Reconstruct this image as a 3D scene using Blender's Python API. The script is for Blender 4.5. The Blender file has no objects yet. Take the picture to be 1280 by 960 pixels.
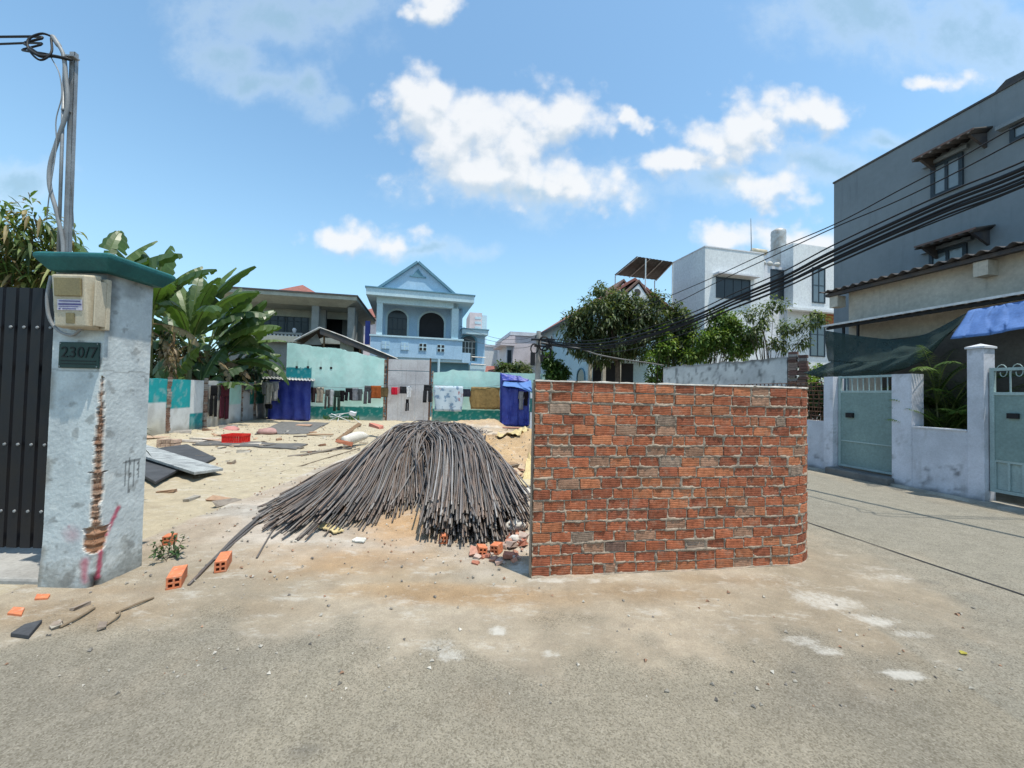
import bpy, bmesh, math, random
from mathutils import Vector, Matrix, noise as mnoise
random.seed(7)
PI = math.pi
S = bpy.context.scene
COL = S.collection

# ------------------------------------------------------------------ camera
F_PX, CAM_H = 490.0, 1.55
PITCH, ROLL = math.radians(1.40), math.radians(1.26)
CAM_M = Matrix.Translation((0, 0, CAM_H)) @ Matrix.Rotation(math.radians(90) + PITCH, 4, 'X') @ Matrix.Rotation(ROLL, 4, 'Z')
CAM_R = CAM_M.to_3x3()
CAM_O = Vector((0, 0, CAM_H))

def ray(px, py):
    """World direction of a sight line, given in 1280x960 picture units."""
    return (CAM_R @ Vector(((px - 640) / F_PX, -(py - 480) / F_PX, -1.0)))

def pw(px, py, Y):
    d = ray(px, py)
    return CAM_O + d * (Y / d.y)

def pg(px, py, z=0.0):
    d = ray(px, py)
    return CAM_O + d * ((z - CAM_H) / d.z)

class Fr:
    """A local frame of a building: u along its front, v away from it, z up."""
    def __init__(s, o, U, V):
        s.o = Vector((o[0], o[1], 0)); s.U = Vector((U[0], U[1], 0)); s.V = Vector((V[0], V[1], 0))
    def p(s, u, v, z):
        return s.o + s.U * u + s.V * v + Vector((0, 0, z))
    def uz(s, px, py, v=0.0):
        d = ray(px, py); n = s.V
        t = (v - (CAM_O - s.o).dot(n)) / d.dot(n)
        q = CAM_O + d * t
        return (q - s.o).dot(s.U), q.z
    def u(s, px, py, v=0.0): return s.uz(px, py, v)[0]
    def z(s, px, py, v=0.0): return s.uz(px, py, v)[1]

def front_frame(o, deg):
    a = math.radians(deg)
    return Fr(o, (math.cos(a), math.sin(a)), (-math.sin(a), math.cos(a)))

def side_frame(o, deg):
    a = math.radians(deg)
    return Fr(o, (-math.sin(a), math.cos(a)), (math.cos(a), math.sin(a)))

W = Fr((0, 0), (1, 0), (0, 1))

def ns(x, y, z=0.0, s=1.0):
    return mnoise.noise(Vector((x * s, y * s, z * s)))
def fbm(x, y, z=0.0, s=1.0, o=4):
    return mnoise.fractal(Vector((x * s, y * s, z * s)), 1.0, 2.0, o)
def sm(a, b, x):
    if a == b: return 0.0 if x < a else 1.0
    t = max(0.0, min(1.0, (x - a) / (b - a)))
    return t * t * (3 - 2 * t)
def lerp(a, b, t): return a + (b - a) * t
def cmix(a, b, t): return tuple(a[i] + (b[i] - a[i]) * t for i in range(3))
def cmul(a, k): return tuple(c * k for c in a)
def rnd(a, b): return random.uniform(a, b)

# ------------------------------------------------------------------ node helpers
class G:
    def __init__(s, nt): s.nt = nt
    def n(s, t, **k):
        x = s.nt.nodes.new(t)
        for a, b in k.items(): setattr(x, a, b)
        return x
    def put(s, sock, val):
        if val is None: return
        if isinstance(val, bpy.types.NodeSocket): s.nt.links.new(val, sock)
        else:
            if hasattr(sock.default_value, '__len__') and len(sock.default_value) == 4 and len(val) == 3: val = (*val, 1)
            sock.default_value = val
    def math(s, op, a, b=None, c=None, clamp=False):
        x = s.n('ShaderNodeMath', operation=op, use_clamp=clamp)
        for i, v in enumerate((a, b, c)): s.put(x.inputs[i], v)
        return x.outputs[0]
    def vec(s, op, a, b=None, c=None):
        x = s.n('ShaderNodeVectorMath', operation=op)
        for i, v in enumerate((a, b, c)):
            if v is not None: s.put(x.inputs[i], v)
        return x.outputs['Value'] if op in ('LENGTH', 'DOT_PRODUCT') else x.outputs[0]
    def mix(s, f, a, b, blend='MIX'):
        x = s.n('ShaderNodeMix', data_type='RGBA', blend_type=blend)
        s.put(x.inputs[0], f); s.put(x.inputs[6], a); s.put(x.inputs[7], b)
        return x.outputs[2]
    def noise(s, v, scale, detail=4, rough=.55, out=0):
        x = s.n('ShaderNodeTexNoise')
        s.put(x.inputs['Vector'], v)
        x.inputs['Scale'].default_value = scale; x.inputs['Detail'].default_value = detail; x.inputs['Roughness'].default_value = rough
        return x.outputs[out]
    def vor(s, v, scale, out='Distance', feature='F1', rand=1.0):
        x = s.n('ShaderNodeTexVoronoi', feature=feature)
        s.put(x.inputs['Vector'], v); x.inputs['Scale'].default_value = scale; x.inputs['Randomness'].default_value = rand
        return x.outputs[out]
    def ss(s, a, b, x):
        m = s.n('ShaderNodeMapRange', interpolation_type='SMOOTHSTEP')
        s.put(m.inputs[0], x); m.inputs[1].default_value = a; m.inputs[2].default_value = b
        return m.outputs[0]
    def lin(s, a, b, c, d, x):
        m = s.n('ShaderNodeMapRange')
        s.put(m.inputs[0], x)
        for i, v in enumerate((a, b, c, d)): m.inputs[1 + i].default_value = v
        return m.outputs[0]
    def pos(s): return s.n('ShaderNodeNewGeometry').outputs['Position']
    def obj(s): return s.n('ShaderNodeTexCoord').outputs['Object']
    def scale(s, v, k): return s.vec('MULTIPLY', v, k)
    def attr(s, name='Col', out='Color'):
        return s.n('ShaderNodeAttribute', attribute_name=name).outputs[out]
    def bump(s, h, strength=.3, dist=.01, normal=None):
        x = s.n('ShaderNodeBump'); x.inputs['Strength'].default_value = strength; x.inputs['Distance'].default_value = dist
        s.put(x.inputs['Height'], h)
        if normal is not None: s.put(x.inputs['Normal'], normal)
        return x.outputs[0]

def new_mat(name):
    m = bpy.data.materials.new(name); m.use_nodes = True
    m.node_tree.nodes.clear()
    g = G(m.node_tree)
    out = g.n('ShaderNodeOutputMaterial'); b = g.n('ShaderNodeBsdfPrincipled')
    m.node_tree.links.new(b.outputs[0], out.inputs[0])
    b.inputs['Specular IOR Level'].default_value = .3
    return m, g, b, out

def paint(name, c, c2=None, var=.18, scale=2.0, rough=.85, bump=.25, bscale=35, bdist=.006, streak=0.0, streakc=(.12, .11, .1),
          metal=0.0, attr=False, spec=.3, fine=.12, local=False):
    """General weathered surface: two tones by large noise, fine mottling, optional rain streaks, bump."""
    m, g, b, out = new_mat(name)
    p = g.obj() if local else g.pos()
    base = g.attr() if attr else c
    if c2 is None: c2 = cmul(c, 1 - var) if c else None
    f = g.ss(.35, .68, g.noise(p, scale, 5, .6))
    if attr:
        col = g.mix(g.math('MULTIPLY', f, var), base, (0, 0, 0))
    else:
        col = g.mix(f, c, c2)
    if fine:
        fn = g.noise(p, scale * 14, 4, .7)
        col = g.mix(1.0, col, g.lin(.25, .75, 1 - fine * 1.6, 1 + fine * 1.6, fn), 'MULTIPLY')
    if streak:
        q = g.scale(p, (5.0, 5.0, .35))
        st = g.ss(.52, .75, g.noise(q, 1.6, 5, .65))
        col = g.mix(g.math('MULTIPLY', st, streak), col, streakc)
    g.put(b.inputs['Base Color'], col)
    b.inputs['Roughness'].default_value = rough; b.inputs['Metallic'].default_value = metal
    b.inputs['Specular IOR Level'].default_value = spec
    if bump: g.put(b.inputs['Normal'], g.bump(g.noise(p, bscale, 4, .6), bump, bdist))
    return m

def leaf_mat(name, trans=.35, rough=.5, spec=.35):
    m, g, b, out = new_mat(name)
    c = g.attr()
    g.put(b.inputs['Base Color'], c); b.inputs['Roughness'].default_value = rough; b.inputs['Specular IOR Level'].default_value = spec
    t = g.n('ShaderNodeBsdfTranslucent'); g.put(t.inputs[0], g.mix(1.0, c, (1.2, 1.25, .5), 'MULTIPLY'))
    x = g.n('ShaderNodeMixShader'); x.inputs[0].default_value = trans
    m.node_tree.links.new(b.outputs[0], x.inputs[1]); m.node_tree.links.new(t.outputs[0], x.inputs[2])
    m.node_tree.links.new(x.outputs[0], out.inputs[0])
    return m

def cloth_mat(name, trans=.15, rough=.9):
    m, g, b, out = new_mat(name)
    p = g.pos(); c = g.attr()
    col = g.mix(1.0, c, g.lin(.3, .7, .75, 1.2, g.noise(p, 9, 4, .6)), 'MULTIPLY')
    g.put(b.inputs['Base Color'], col); b.inputs['Roughness'].default_value = rough; b.inputs['Specular IOR Level'].default_value = .1
    g.put(b.inputs['Normal'], g.bump(g.noise(p, 14, 3), .4, .02))
    t = g.n('ShaderNodeBsdfTranslucent'); g.put(t.inputs[0], col)
    x = g.n('ShaderNodeMixShader'); x.inputs[0].default_value = trans
    m.node_tree.links.new(b.outputs[0], x.inputs[1]); m.node_tree.links.new(t.outputs[0], x.inputs[2])
    m.node_tree.links.new(x.outputs[0], out.inputs[0])
    return m

# ------------------------------------------------------------------ mesh helpers
MW = {}
class MB:
    def __init__(s): s.v = []; s.f = []; s.m = []; s.c = []; s.uv = []; s.vc = None
    def add(s, vs, fs, mat=0, col=None, uvs=None):
        b = len(s.v); s.v.extend(tuple(v) for v in vs)
        for k, f in enumerate(fs):
            s.f.append(tuple(b + i for i in f)); s.m.append(mat); s.c.append(col); s.uv.append(uvs[k] if uvs else None)
        return s
    BF = [(0, 3, 2, 1), (4, 5, 6, 7), (0, 1, 5, 4), (1, 2, 6, 5), (2, 3, 7, 6), (3, 0, 4, 7)]
    def box(s, u0, u1, v0, v1, z0, z1, fr=W, mat=0, col=None):
        P = [fr.p(u, v, z) for z in (z0, z1) for u, v in ((u0, v0), (u1, v0), (u1, v1), (u0, v1))]
        return s.add(P, s.BF, mat, col)
    def obox(s, M, sx, sy, sz, mat=0, col=None, jit=0.0):
        P = [M @ Vector((x * sx / 2 + rnd(-jit, jit), y * sy / 2 + rnd(-jit, jit), z * sz / 2 + rnd(-jit, jit))) for z in (-1, 1) for x, y in ((-1, -1), (1, -1), (1, 1), (-1, 1))]
        return s.add(P, s.BF, mat, col)
    def prism(s, pts, off, mat=0, col=None):
        n = len(pts); off = Vector(off)
        P = [Vector(p) for p in pts] + [Vector(p) + off for p in pts]
        fs = [tuple(range(n)), tuple(range(2 * n - 1, n - 1, -1))] + [(i, (i + 1) % n, n + (i + 1) % n, n + i) for i in range(n)]
        return s.add(P, fs, mat, col)
    def tube(s, path, r, n=6, mat=0, col=None, closed_ends=True):
        path = [Vector(p) for p in path]; k = len(path)
        rs = [r] * k if not hasattr(r, '__len__') else r
        t0 = (path[1] - path[0]).normalized()
        up = Vector((0, 0, 1)) if abs(t0.z) < .9 else Vector((1, 0, 0))
        a = t0.cross(up).normalized()
        vs = []
        for i, p in enumerate(path):
            t = (path[min(i + 1, k - 1)] - path[max(i - 1, 0)])
            if t.length < 1e-9: t = t0.copy()
            t.normalize()
            a = (a - t * a.dot(t)).normalized(); b = t.cross(a)
            for j in range(n):
                th = 2 * PI * j / n
                vs.append(p + (a * math.cos(th) + b * math.sin(th)) * rs[i])
        fs = [(i * n + j, i * n + (j + 1) % n, (i + 1) * n + (j + 1) % n, (i + 1) * n + j) for i in range(k - 1) for j in range(n)]
        if closed_ends: fs += [tuple(range(n - 1, -1, -1)), tuple((k - 1) * n + j for j in range(n))]
        return s.add(vs, fs, mat, col)
    def lathe(s, prof, c, n=16, mat=0, col=None, axis='Z'):
        vs = []
        for r, z in prof:
            for j in range(n):
                th = 2 * PI * j / n
                d = (r * math.cos(th), r * math.sin(th), z) if axis == 'Z' else ((z, r * math.cos(th), r * math.sin(th)) if axis == 'X' else (r * math.cos(th), z, r * math.sin(th)))
                vs.append(Vector(c) + Vector(d))
        k = len(prof)
        fs = [(i * n + j, i * n + (j + 1) % n, (i + 1) * n + (j + 1) % n, (i + 1) * n + j) for i in range(k - 1) for j in range(n)]
        fs += [tuple(range(n - 1, -1, -1)), tuple((k - 1) * n + j for j in range(n))]
        return s.add(vs, fs, mat, col)
    def grid(s, rows, mat=0, col=None, flip=False):
        """rows: list of equal-length lists of points; a smooth open sheet."""
        R, C = len(rows), len(rows[0])
        vs = [p for r in rows for p in r]
        fs = [(i * C + j, i * C + j + 1, (i + 1) * C + j + 1, (i + 1) * C + j) for i in range(R - 1) for j in range(C - 1)]
        if flip: fs = [f[::-1] for f in fs]
        return s.add(vs, fs, mat, col)
    def shell(s, rows, off, mat=0, col=None):
        """a sheet of real thickness: rows and the same rows moved by off, closed round the edge."""
        off = Vector(off); R, C = len(rows), len(rows[0])
        vs = [Vector(p) for r in rows for p in r]; N = len(vs)
        vs += [p + off for p in vs]
        fs = []
        for i in range(R - 1):
            for j in range(C - 1):
                q = (i * C + j, i * C + j + 1, (i + 1) * C + j + 1, (i + 1) * C + j)
                fs.append(q); fs.append(tuple(N + k for k in q[::-1]))
        rim = [j for j in range(C)] + [i * C + C - 1 for i in range(1, R)] + [(R - 1) * C + j for j in range(C - 2, -1, -1)] + [i * C for i in range(R - 2, 0, -1)]
        for a, b in zip(rim, rim[1:] + rim[:1]): fs.append((b, a, N + a, N + b))
        return s.add(vs, fs, mat, col)
    def build(s, name, mats, parent=None, smooth=False, recalc=True, bevel=0, origin=None, vcol=None):
        if not isinstance(mats, (list, tuple)): mats = [mats]
        if parent is not None:
            Mi = MW[parent.name].inverted(); vs = [Mi @ Vector(v) for v in s.v]
        elif origin == 'world': vs = s.v; base = Vector((0, 0, 0))
        else:
            lo = [min(v[i] for v in s.v) for i in range(3)]; hi = [max(v[i] for v in s.v) for i in range(3)]
            base = Vector(((lo[0] + hi[0]) / 2, (lo[1] + hi[1]) / 2, lo[2])); vs = [Vector(v) - base for v in s.v]
        me = bpy.data.meshes.new(name); me.from_pydata([tuple(v) for v in vs], [], s.f)
        for m in mats: me.materials.append(m)
        me.polygons.foreach_set('material_index', s.m)
        if vcol is not None:
            a = me.color_attributes.new('Col', 'FLOAT_COLOR', 'POINT')
            a.data.foreach_set('color', [x for c in vcol for x in (c if len(c) == 4 else (*c, 1))])
        elif any(c is not None for c in s.c):
            a = me.color_attributes.new('Col', 'FLOAT_COLOR', 'CORNER')
            flat = []
            for c, f in zip(s.c, s.f):
                c = c or (.5, .5, .5)
                flat.extend((c[0], c[1], c[2], 1.0) * len(f))
            a.data.foreach_set('color', flat)
        if any(u is not None for u in s.uv):
            l = me.uv_layers.new(name='UVMap'); flat = []
            for u, f in zip(s.uv, s.f):
                for k in range(len(f)): flat.extend(u[k] if u else (0, 0))
            l.data.foreach_set('uv', flat)
        if recalc:
            bm = bmesh.new(); bm.from_mesh(me); bmesh.ops.recalc_face_normals(bm, faces=bm.faces); bm.to_mesh(me); bm.free()
        if smooth: me.polygons.foreach_set('use_smooth', [True] * len(me.polygons))
        me.update()
        o = bpy.data.objects.new(name, me); COL.objects.link(o)
        if parent is not None:
            o.parent = parent; MW[o.name] = MW[parent.name]
        else:
            o.location = base; MW[o.name] = Matrix.Translation(base)
        if bevel:
            b = o.modifiers.new('edge', 'BEVEL'); b.width = bevel; b.segments = 2; b.limit_method = 'ANGLE'; b.angle_limit = .6
        return o

def tag(o, label, cat, group=None, kind=None):
    o['label'] = label; o['category'] = cat
    if group: o['group'] = group
    o['kind'] = kind or 'thing'
    return o
def struct(o, kind='structure'):
    o['kind'] = kind; return o
def thing(name, label, cat, loc, rz=0.0, group=None):
    o = bpy.data.objects.new(name, None); COL.objects.link(o)
    o.empty_display_size = .2; o.location = loc; o.rotation_euler = (0, 0, rz)
    MW[o.name] = Matrix.Translation(Vector(loc)) @ Matrix.Rotation(rz, 4, 'Z')
    return tag(o, label, cat, group)
def fthing(name, label, cat, fr, group=None, loc=(0, 0, 0)):
    return thing(name, label, cat, fr.p(*loc), math.atan2(fr.U.y, fr.U.x), group)
def B1(name, mat, parent, *a, fr=W, bevel=0):
    return MB().box(*a, fr=fr).build(name, mat, parent, bevel=bevel)

def cat_path(pts, n=6):
    """Catmull-Rom through pts."""
    pts = [Vector(p) for p in pts]; P = [pts[0] * 2 - pts[1]] + pts + [pts[-1] * 2 - pts[-2]]
    out = []
    for i in range(1, len(P) - 2):
        a, b, c, d = P[i - 1:i + 3]
        for k in range(n):
            t = k / n
            out.append(.5 * ((2 * b) + (c - a) * t + (2 * a - 5 * b + 4 * c - d) * t * t + (3 * b - a - 3 * c + d) * t ** 3))
    out.append(pts[-1]); return out

def sag(a, b, s, n=14):
    a, b = Vector(a), Vector(b)
    return [a.lerp(b, i / n) - Vector((0, 0, 4 * s * (i / n) * (1 - i / n))) for i in range(n + 1)]

# ------------------------------------------------------------------ materials
MT = {}
def mats():
    P = paint
    MT['white_wall'] = P('white_wall', (.62, .63, .66), (.52, .53, .57), scale=1.2, streak=.25, streakc=(.3, .3, .3))
    MT['white_clean'] = P('white_clean', (.62, .64, .65), (.55, .57, .59), scale=.6, streak=.28, streakc=(.35, .35, .36))
    MT['blue_paint'] = P('blue_paint', (.37, .53, .68), (.32, .48, .63), scale=1.2, streak=.25, streakc=(.2, .28, .36))
    MT['blue_pale'] = P('blue_pale', (.47, .61, .67), (.41, .56, .63), scale=1.0, streak=.28, streakc=(.3, .4, .48))
    MT['blue_trim'] = P('blue_trim', (.12, .25, .33), scale=2)
    MT['teal_cap'] = P('teal_cap', (.018, .12, .12), (.012, .085, .09), scale=4, rough=.6)
    MT['wallcol'] = P('painted_plaster', None, attr=True, var=.12, scale=3, bump=.35, bscale=28, bdist=.008, fine=.08)
    MT['grey_olive'] = P('grey_olive', (.38, .39, .34), (.31, .32, .28), scale=1.5, streak=.3)
    MT['grey_col'] = P('grey_col', (.27, .28, .27), scale=1.5, streak=.2)
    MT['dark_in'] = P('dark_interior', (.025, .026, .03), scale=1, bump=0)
    MT['slate'] = P('slate_paint', (.20, .232, .255), (.178, .208, .23), scale=.5, streak=.22, streakc=(.07, .09, .11), fine=.04, bump=.12)
    MT['cream'] = P('cream_paint', (.54, .51, .44), (.46, .43, .37), scale=.8, streak=.3, streakc=(.2, .19, .17))
    MT['dark_metal'] = P('dark_metal', (.007, .008, .012), (.011, .010, .011), scale=6, rough=.5, bump=.1)
    MT['roof_dark'] = P('roof_dark', (.055, .055, .062), (.09, .075, .065), scale=3, rough=.7)
    MT['roof_under'] = P('roof_under', (.09, .08, .075), (.06, .055, .05), scale=3)
    MT['roof_red'] = P('roof_red', (.27, .105, .085), (.20, .085, .07), scale=4, streak=.2)
    MT['tin'] = P('tin', (.45, .46, .46), (.33, .30, .27), scale=3, rough=.5, metal=.3)
    MT['steel'] = P('galvanised', (.30, .31, .32), (.22, .23, .24), scale=8, rough=.55, metal=.4)
    MT['pvc'] = P('pvc_pipe', (.26, .27, .28), scale=8, rough=.5, bump=.05)
    MT['cable'] = P('cable_black', (.012, .012, .014), scale=8, rough=.6, bump=0)
    MT['cable_grey'] = P('cable_grey', (.12, .12, .12), scale=8, rough=.6, bump=0)
    MT['glass'] = P('window_glass', (.022, .028, .034), scale=1, rough=.18, bump=0, spec=.35, fine=0)
    MT['glass_grey'] = P('window_glass_grey', (.10, .13, .15), scale=1, rough=.12, bump=0, spec=.8, fine=0)
    MT['glass_pale'] = P('window_glass_curtained', (.20, .24, .27), (.14, .18, .2), scale=1.5, rough=.12, bump=0, spec=.8, fine=0)
    MT['winframe'] = P('window_frame', (.03, .045, .06), scale=3, rough=.5, bump=0)
    MT['wood'] = P('wood', (.22, .14, .08), (.15, .09, .05), scale=6)
    MT['ply'] = P('plywood', (.52, .42, .22), (.44, .34, .17), scale=5, streak=0)
    MT['pink'] = P('pink_wall', (.62, .54, .55), scale=1, streak=.15, streakc=(.4, .35, .36))
    MT['gate_green'] = P('gate_green', (.20, .285, .275), (.165, .24, .235), scale=1.6, rough=.5, bump=.08, streak=.15, streakc=(.28, .36, .35))
    MT['gate_bar'] = P('gate_bar', (.33, .43, .43), scale=3, rough=.5, bump=0)
    MT['concrete'] = P('concrete', (.34, .33, .31), (.26, .25, .235), scale=2.5, bump=.4)
    MT['concrete_dark'] = P('concrete_dark', (.15, .15, .145), (.10, .10, .1), scale=3, bump=.4)
    MT['ivory'] = P('ivory_plastic', (.50, .44, .33), (.44, .38, .28), scale=5, rough=.45, bump=.04, streak=.25, streakc=(.3, .24, .16))
    MT['amber'] = P('amber_window', (.24, .19, .09), (.2, .16, .08), scale=5, rough=.25, bump=.03)
    MT['label_white'] = P('printed_label', (.55, .52, .6), scale=9, rough=.6, bump=0)
    MT['label_blue'] = P('label_print', (.10, .09, .25), scale=9, rough=.6, bump=0)
    MT['plate'] = P('number_plate', (.014, .045, .04), (.01, .035, .032), scale=9, rough=.4, bump=.1)
    MT['plate_ink'] = P('plate_ink', (.004, .008, .008), scale=9, rough=.5, bump=0)
    MT['tarp'] = P('blue_tarp', (.02, .035, .26), (.045, .065, .33), scale=2.2, rough=.45, bump=.5, bscale=7, bdist=.05, spec=.4)
    MT['tarp_sky'] = P('pale_blue_tarp', (.10, .20, .46), (.075, .16, .39), scale=2.2, rough=.85, bump=.25, bscale=7, bdist=.04, spec=.4)
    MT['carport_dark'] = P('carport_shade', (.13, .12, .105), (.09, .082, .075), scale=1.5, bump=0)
    MT['red'] = P('red_plastic', (.75, .03, .02), (.62, .02, .015), scale=6, rough=.4, bump=0)
    MT['board_grey'] = P('board_grey', (.07, .073, .08), (.05, .052, .058), scale=3, bump=.3)
    MT['board_white'] = P('board_white', (.36, .38, .38), (.2, .21, .215), scale=5, bump=.3, fine=.3)
    MT['rebar'] = rebar_mat()
    MT['leaf'] = leaf_mat('leaf')
    MT['banana'] = leaf_mat('banana_leaf', .38, .38, .45)
    MT['bark'] = P('bark', (.13, .10, .075), (.08, .06, .045), scale=8, bump=.8, bscale=20, bdist=.03)
    MT['cloth'] = cloth_mat('cloth')
    MT['brickcol'] = brick_mat()
    MT['brick_new'] = loose_brick_mat()
    MT['mortar'] = P('mortar', (.34, .27, .205), (.23, .185, .145), scale=9, bump=.6, bscale=60, bdist=.008, fine=.2)
    MT['ground'] = ground_mat()
    MT['stone'] = P('stone', None, attr=True, var=.25, scale=20, bump=.4, bscale=60)
    MT['plain'] = P('object_colour', None, attr=True, var=.2, scale=6, bump=.2)
    MT['rust'] = P('rust', (.14, .07, .045), (.07, .04, .03), scale=8)
    MT['net'] = net_mat()
    MT['tile_roof'] = P('tile_roof', (.20, .12, .10), (.12, .09, .08), scale=6, streak=.2)

def rebar_mat():
    m, g, b, out = new_mat('rebar_steel')
    c = g.attr(); p = g.pos()
    r = g.ss(.45, .7, g.noise(p, 5, 4, .6))
    col = g.mix(g.math('MULTIPLY', r, .35), c, (.19, .12, .085))
    col = g.mix(1.0, col, g.lin(.3, .7, .7, 1.3, g.noise(p, 90, 2, .6)), 'MULTIPLY')
    g.put(b.inputs['Base Color'], col)
    b.inputs['Roughness'].default_value = .55; b.inputs['Metallic'].default_value = .25
    g.put(b.inputs['Normal'], g.bump(g.noise(p, 160, 1), .5, .004))
    return m

def brick_mat():
    m, g, b, out = new_mat('hollow_brick')
    c = g.attr(); p = g.pos()
    uv = g.n('ShaderNodeUVMap').outputs[0]
    sp = g.n('ShaderNodeSeparateXYZ'); g.put(sp.inputs[0], uv)
    wob = g.math('MULTIPLY_ADD', g.noise(p, 25, 2), .06, sp.outputs[1])
    rib = g.math('SINE', g.math('MULTIPLY', wob, 5 * 2 * PI))
    rib = g.ss(-.95, .1, rib)
    col = g.mix(1.0, c, g.lin(.28, .72, .55, 1.45, g.noise(p, 22, 5, .7)), 'MULTIPLY')
    col = g.mix(1.0, col, g.lin(0, 1, .72, 1.0, rib), 'MULTIPLY')
    smear = g.ss(.50, .70, g.noise(p, 10, 6, .75))
    col = g.mix(g.math('MULTIPLY', smear, .5), col, (.36, .25, .18))
    soot = g.ss(.60, .72, g.noise(p, 5.5, 5, .7))
    col = g.mix(g.math('MULTIPLY', soot, .6), col, (.09, .06, .05))
    g.put(b.inputs['Base Color'], col); b.inputs['Roughness'].default_value = .9
    h = g.math('ADD', g.math('MULTIPLY', rib, .6), g.math('MULTIPLY', g.noise(p, 120, 3), .5))
    g.put(b.inputs['Normal'], g.bump(h, .75, .006))
    return m

def loose_brick_mat():
    m, g, b, out = new_mat('orange_brick')
    p = g.pos()
    col = g.mix(g.ss(.35, .7, g.noise(p, 14, 5, .65)), (.60, .19, .085), (.46, .15, .075))
    col = g.mix(g.math('MULTIPLY', g.ss(.55, .7, g.noise(p, 30, 4)), .45), col, (.5, .4, .3))
    g.put(b.inputs['Base Color'], col); b.inputs['Roughness'].default_value = .9
    g.put(b.inputs['Normal'], g.bump(g.noise(p, 110, 3), .5, .004))
    return m

def net_mat():
    m, g, b, out = new_mat('shade_net')
    p = g.pos()
    col = g.mix(g.noise(p, 2.5, 4), (.012, .03, .028), (.04, .065, .06))
    g.put(b.inputs['Base Color'], col); b.inputs['Roughness'].default_value = .8
    t = g.n('ShaderNodeBsdfTransparent')
    x = g.n('ShaderNodeMixShader'); g.put(x.inputs[0], g.lin(.35, .65, .68, .92, g.noise(p, 3, 3)))
    m.node_tree.links.new(t.outputs[0], x.inputs[1]); m.node_tree.links.new(b.outputs[0], x.inputs[2])
    m.node_tree.links.new(x.outputs[0], out.inputs[0])
    return m

def ground_mat():
    """Base colour of the place (asphalt, dust, sand, spilt lime) comes per vertex; grit is added here."""
    m, g, b, out = new_mat('ground_surface')
    c = g.attr(); grit0 = g.attr(out='Alpha'); p = g.pos(); lime = g.attr('Lime', 'Fac')
    grit = g.ss(.25, .75, g.math('MULTIPLY_ADD', g.math('SUBTRACT', g.noise(p, 14, 6, .75), .5), 1.3, grit0))
    n1 = g.noise(p, 135, 4, .75); n2 = g.noise(p, 5.5, 8, .74); n3 = g.noise(p, 190, 2, .6)
    cell = g.vor(p, 150, out='Color')
    sp = g.n('ShaderNodeSeparateColor'); g.put(sp.inputs[0], cell)
    k = g.lin(.3, .7, .76, 1.24, n1)
    k2 = g.lin(.3, .7, .82, 1.18, n2)
    col = g.mix(1.0, c, k, 'MULTIPLY'); col = g.mix(1.0, col, k2, 'MULTIPLY')
    # aggregate showing in the worn road: single darker and paler stones
    dark = g.math('MULTIPLY', g.ss(.55, .80, sp.outputs[0]), grit)
    col = g.mix(g.math('MULTIPLY', dark, .5), col, (.10, .085, .06))
    lite = g.math('MULTIPLY', g.ss(.72, .95, sp.outputs[1]), grit)
    col = g.mix(g.math('MULTIPLY', lite, .26), col, (.46, .42, .35))
    col = g.mix(g.math('MULTIPLY', g.math('MULTIPLY', grit, g.ss(.5, .66, g.noise(p, 30, 6, .8))), .24), col, (.15, .13, .095))
    # crumbs and pits in the soil
    inv = g.math('SUBTRACT', 1.0, grit)
    col = g.mix(g.math('MULTIPLY', g.math('MULTIPLY', g.ss(.50, .68, g.noise(g.vec('MULTIPLY', p, (1, 1.8, 1)), 1.9, 9, .78)), inv), .42), col, (.27, .225, .175))
    col = g.mix(g.math('MULTIPLY', g.math('MULTIPLY', g.ss(.52, .66, g.noise(g.vec('MULTIPLY_ADD', p, (1, 2.2, 1), (4, 9, 2)), 2.6, 9, .78)), inv), .40), col, (.58, .55, .5))
    crumb = g.math('MULTIPLY', g.ss(.60, .70, g.noise(p, 34, 6, .8)), inv)
    col = g.mix(g.math('MULTIPLY', crumb, .32), col, (.17, .125, .085))
    pale = g.math('MULTIPLY', g.ss(.58, .72, g.noise(g.vec('ADD', p, (7, 3, 1)), 16, 6, .75)), inv)
    col = g.mix(g.math('MULTIPLY', pale, .35), col, (.60, .55, .47))
    lm = g.ss(.28, 1.05, g.math('ADD', lime, g.math('MULTIPLY', g.math('SUBTRACT', g.noise(p, 24, 8, .8), .52), g.math('MULTIPLY', g.ss(0, .25, lime), 1.7))))
    col = g.mix(g.math('MULTIPLY', lm, .68), col, g.mix(n3, (.50, .475, .43), (.66, .64, .6)))
    g.put(b.inputs['Base Color'], col); b.inputs['Roughness'].default_value = .95
    b.inputs['Specular IOR Level'].default_value = .15
    h = g.math('ADD', g.math('ADD', n1, g.math('MULTIPLY', n3, .5)), g.math('MULTIPLY', n2, 1.5))
    g.put(b.inputs['Normal'], g.bump(h, .6, .018))
    return m
mats()
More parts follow.
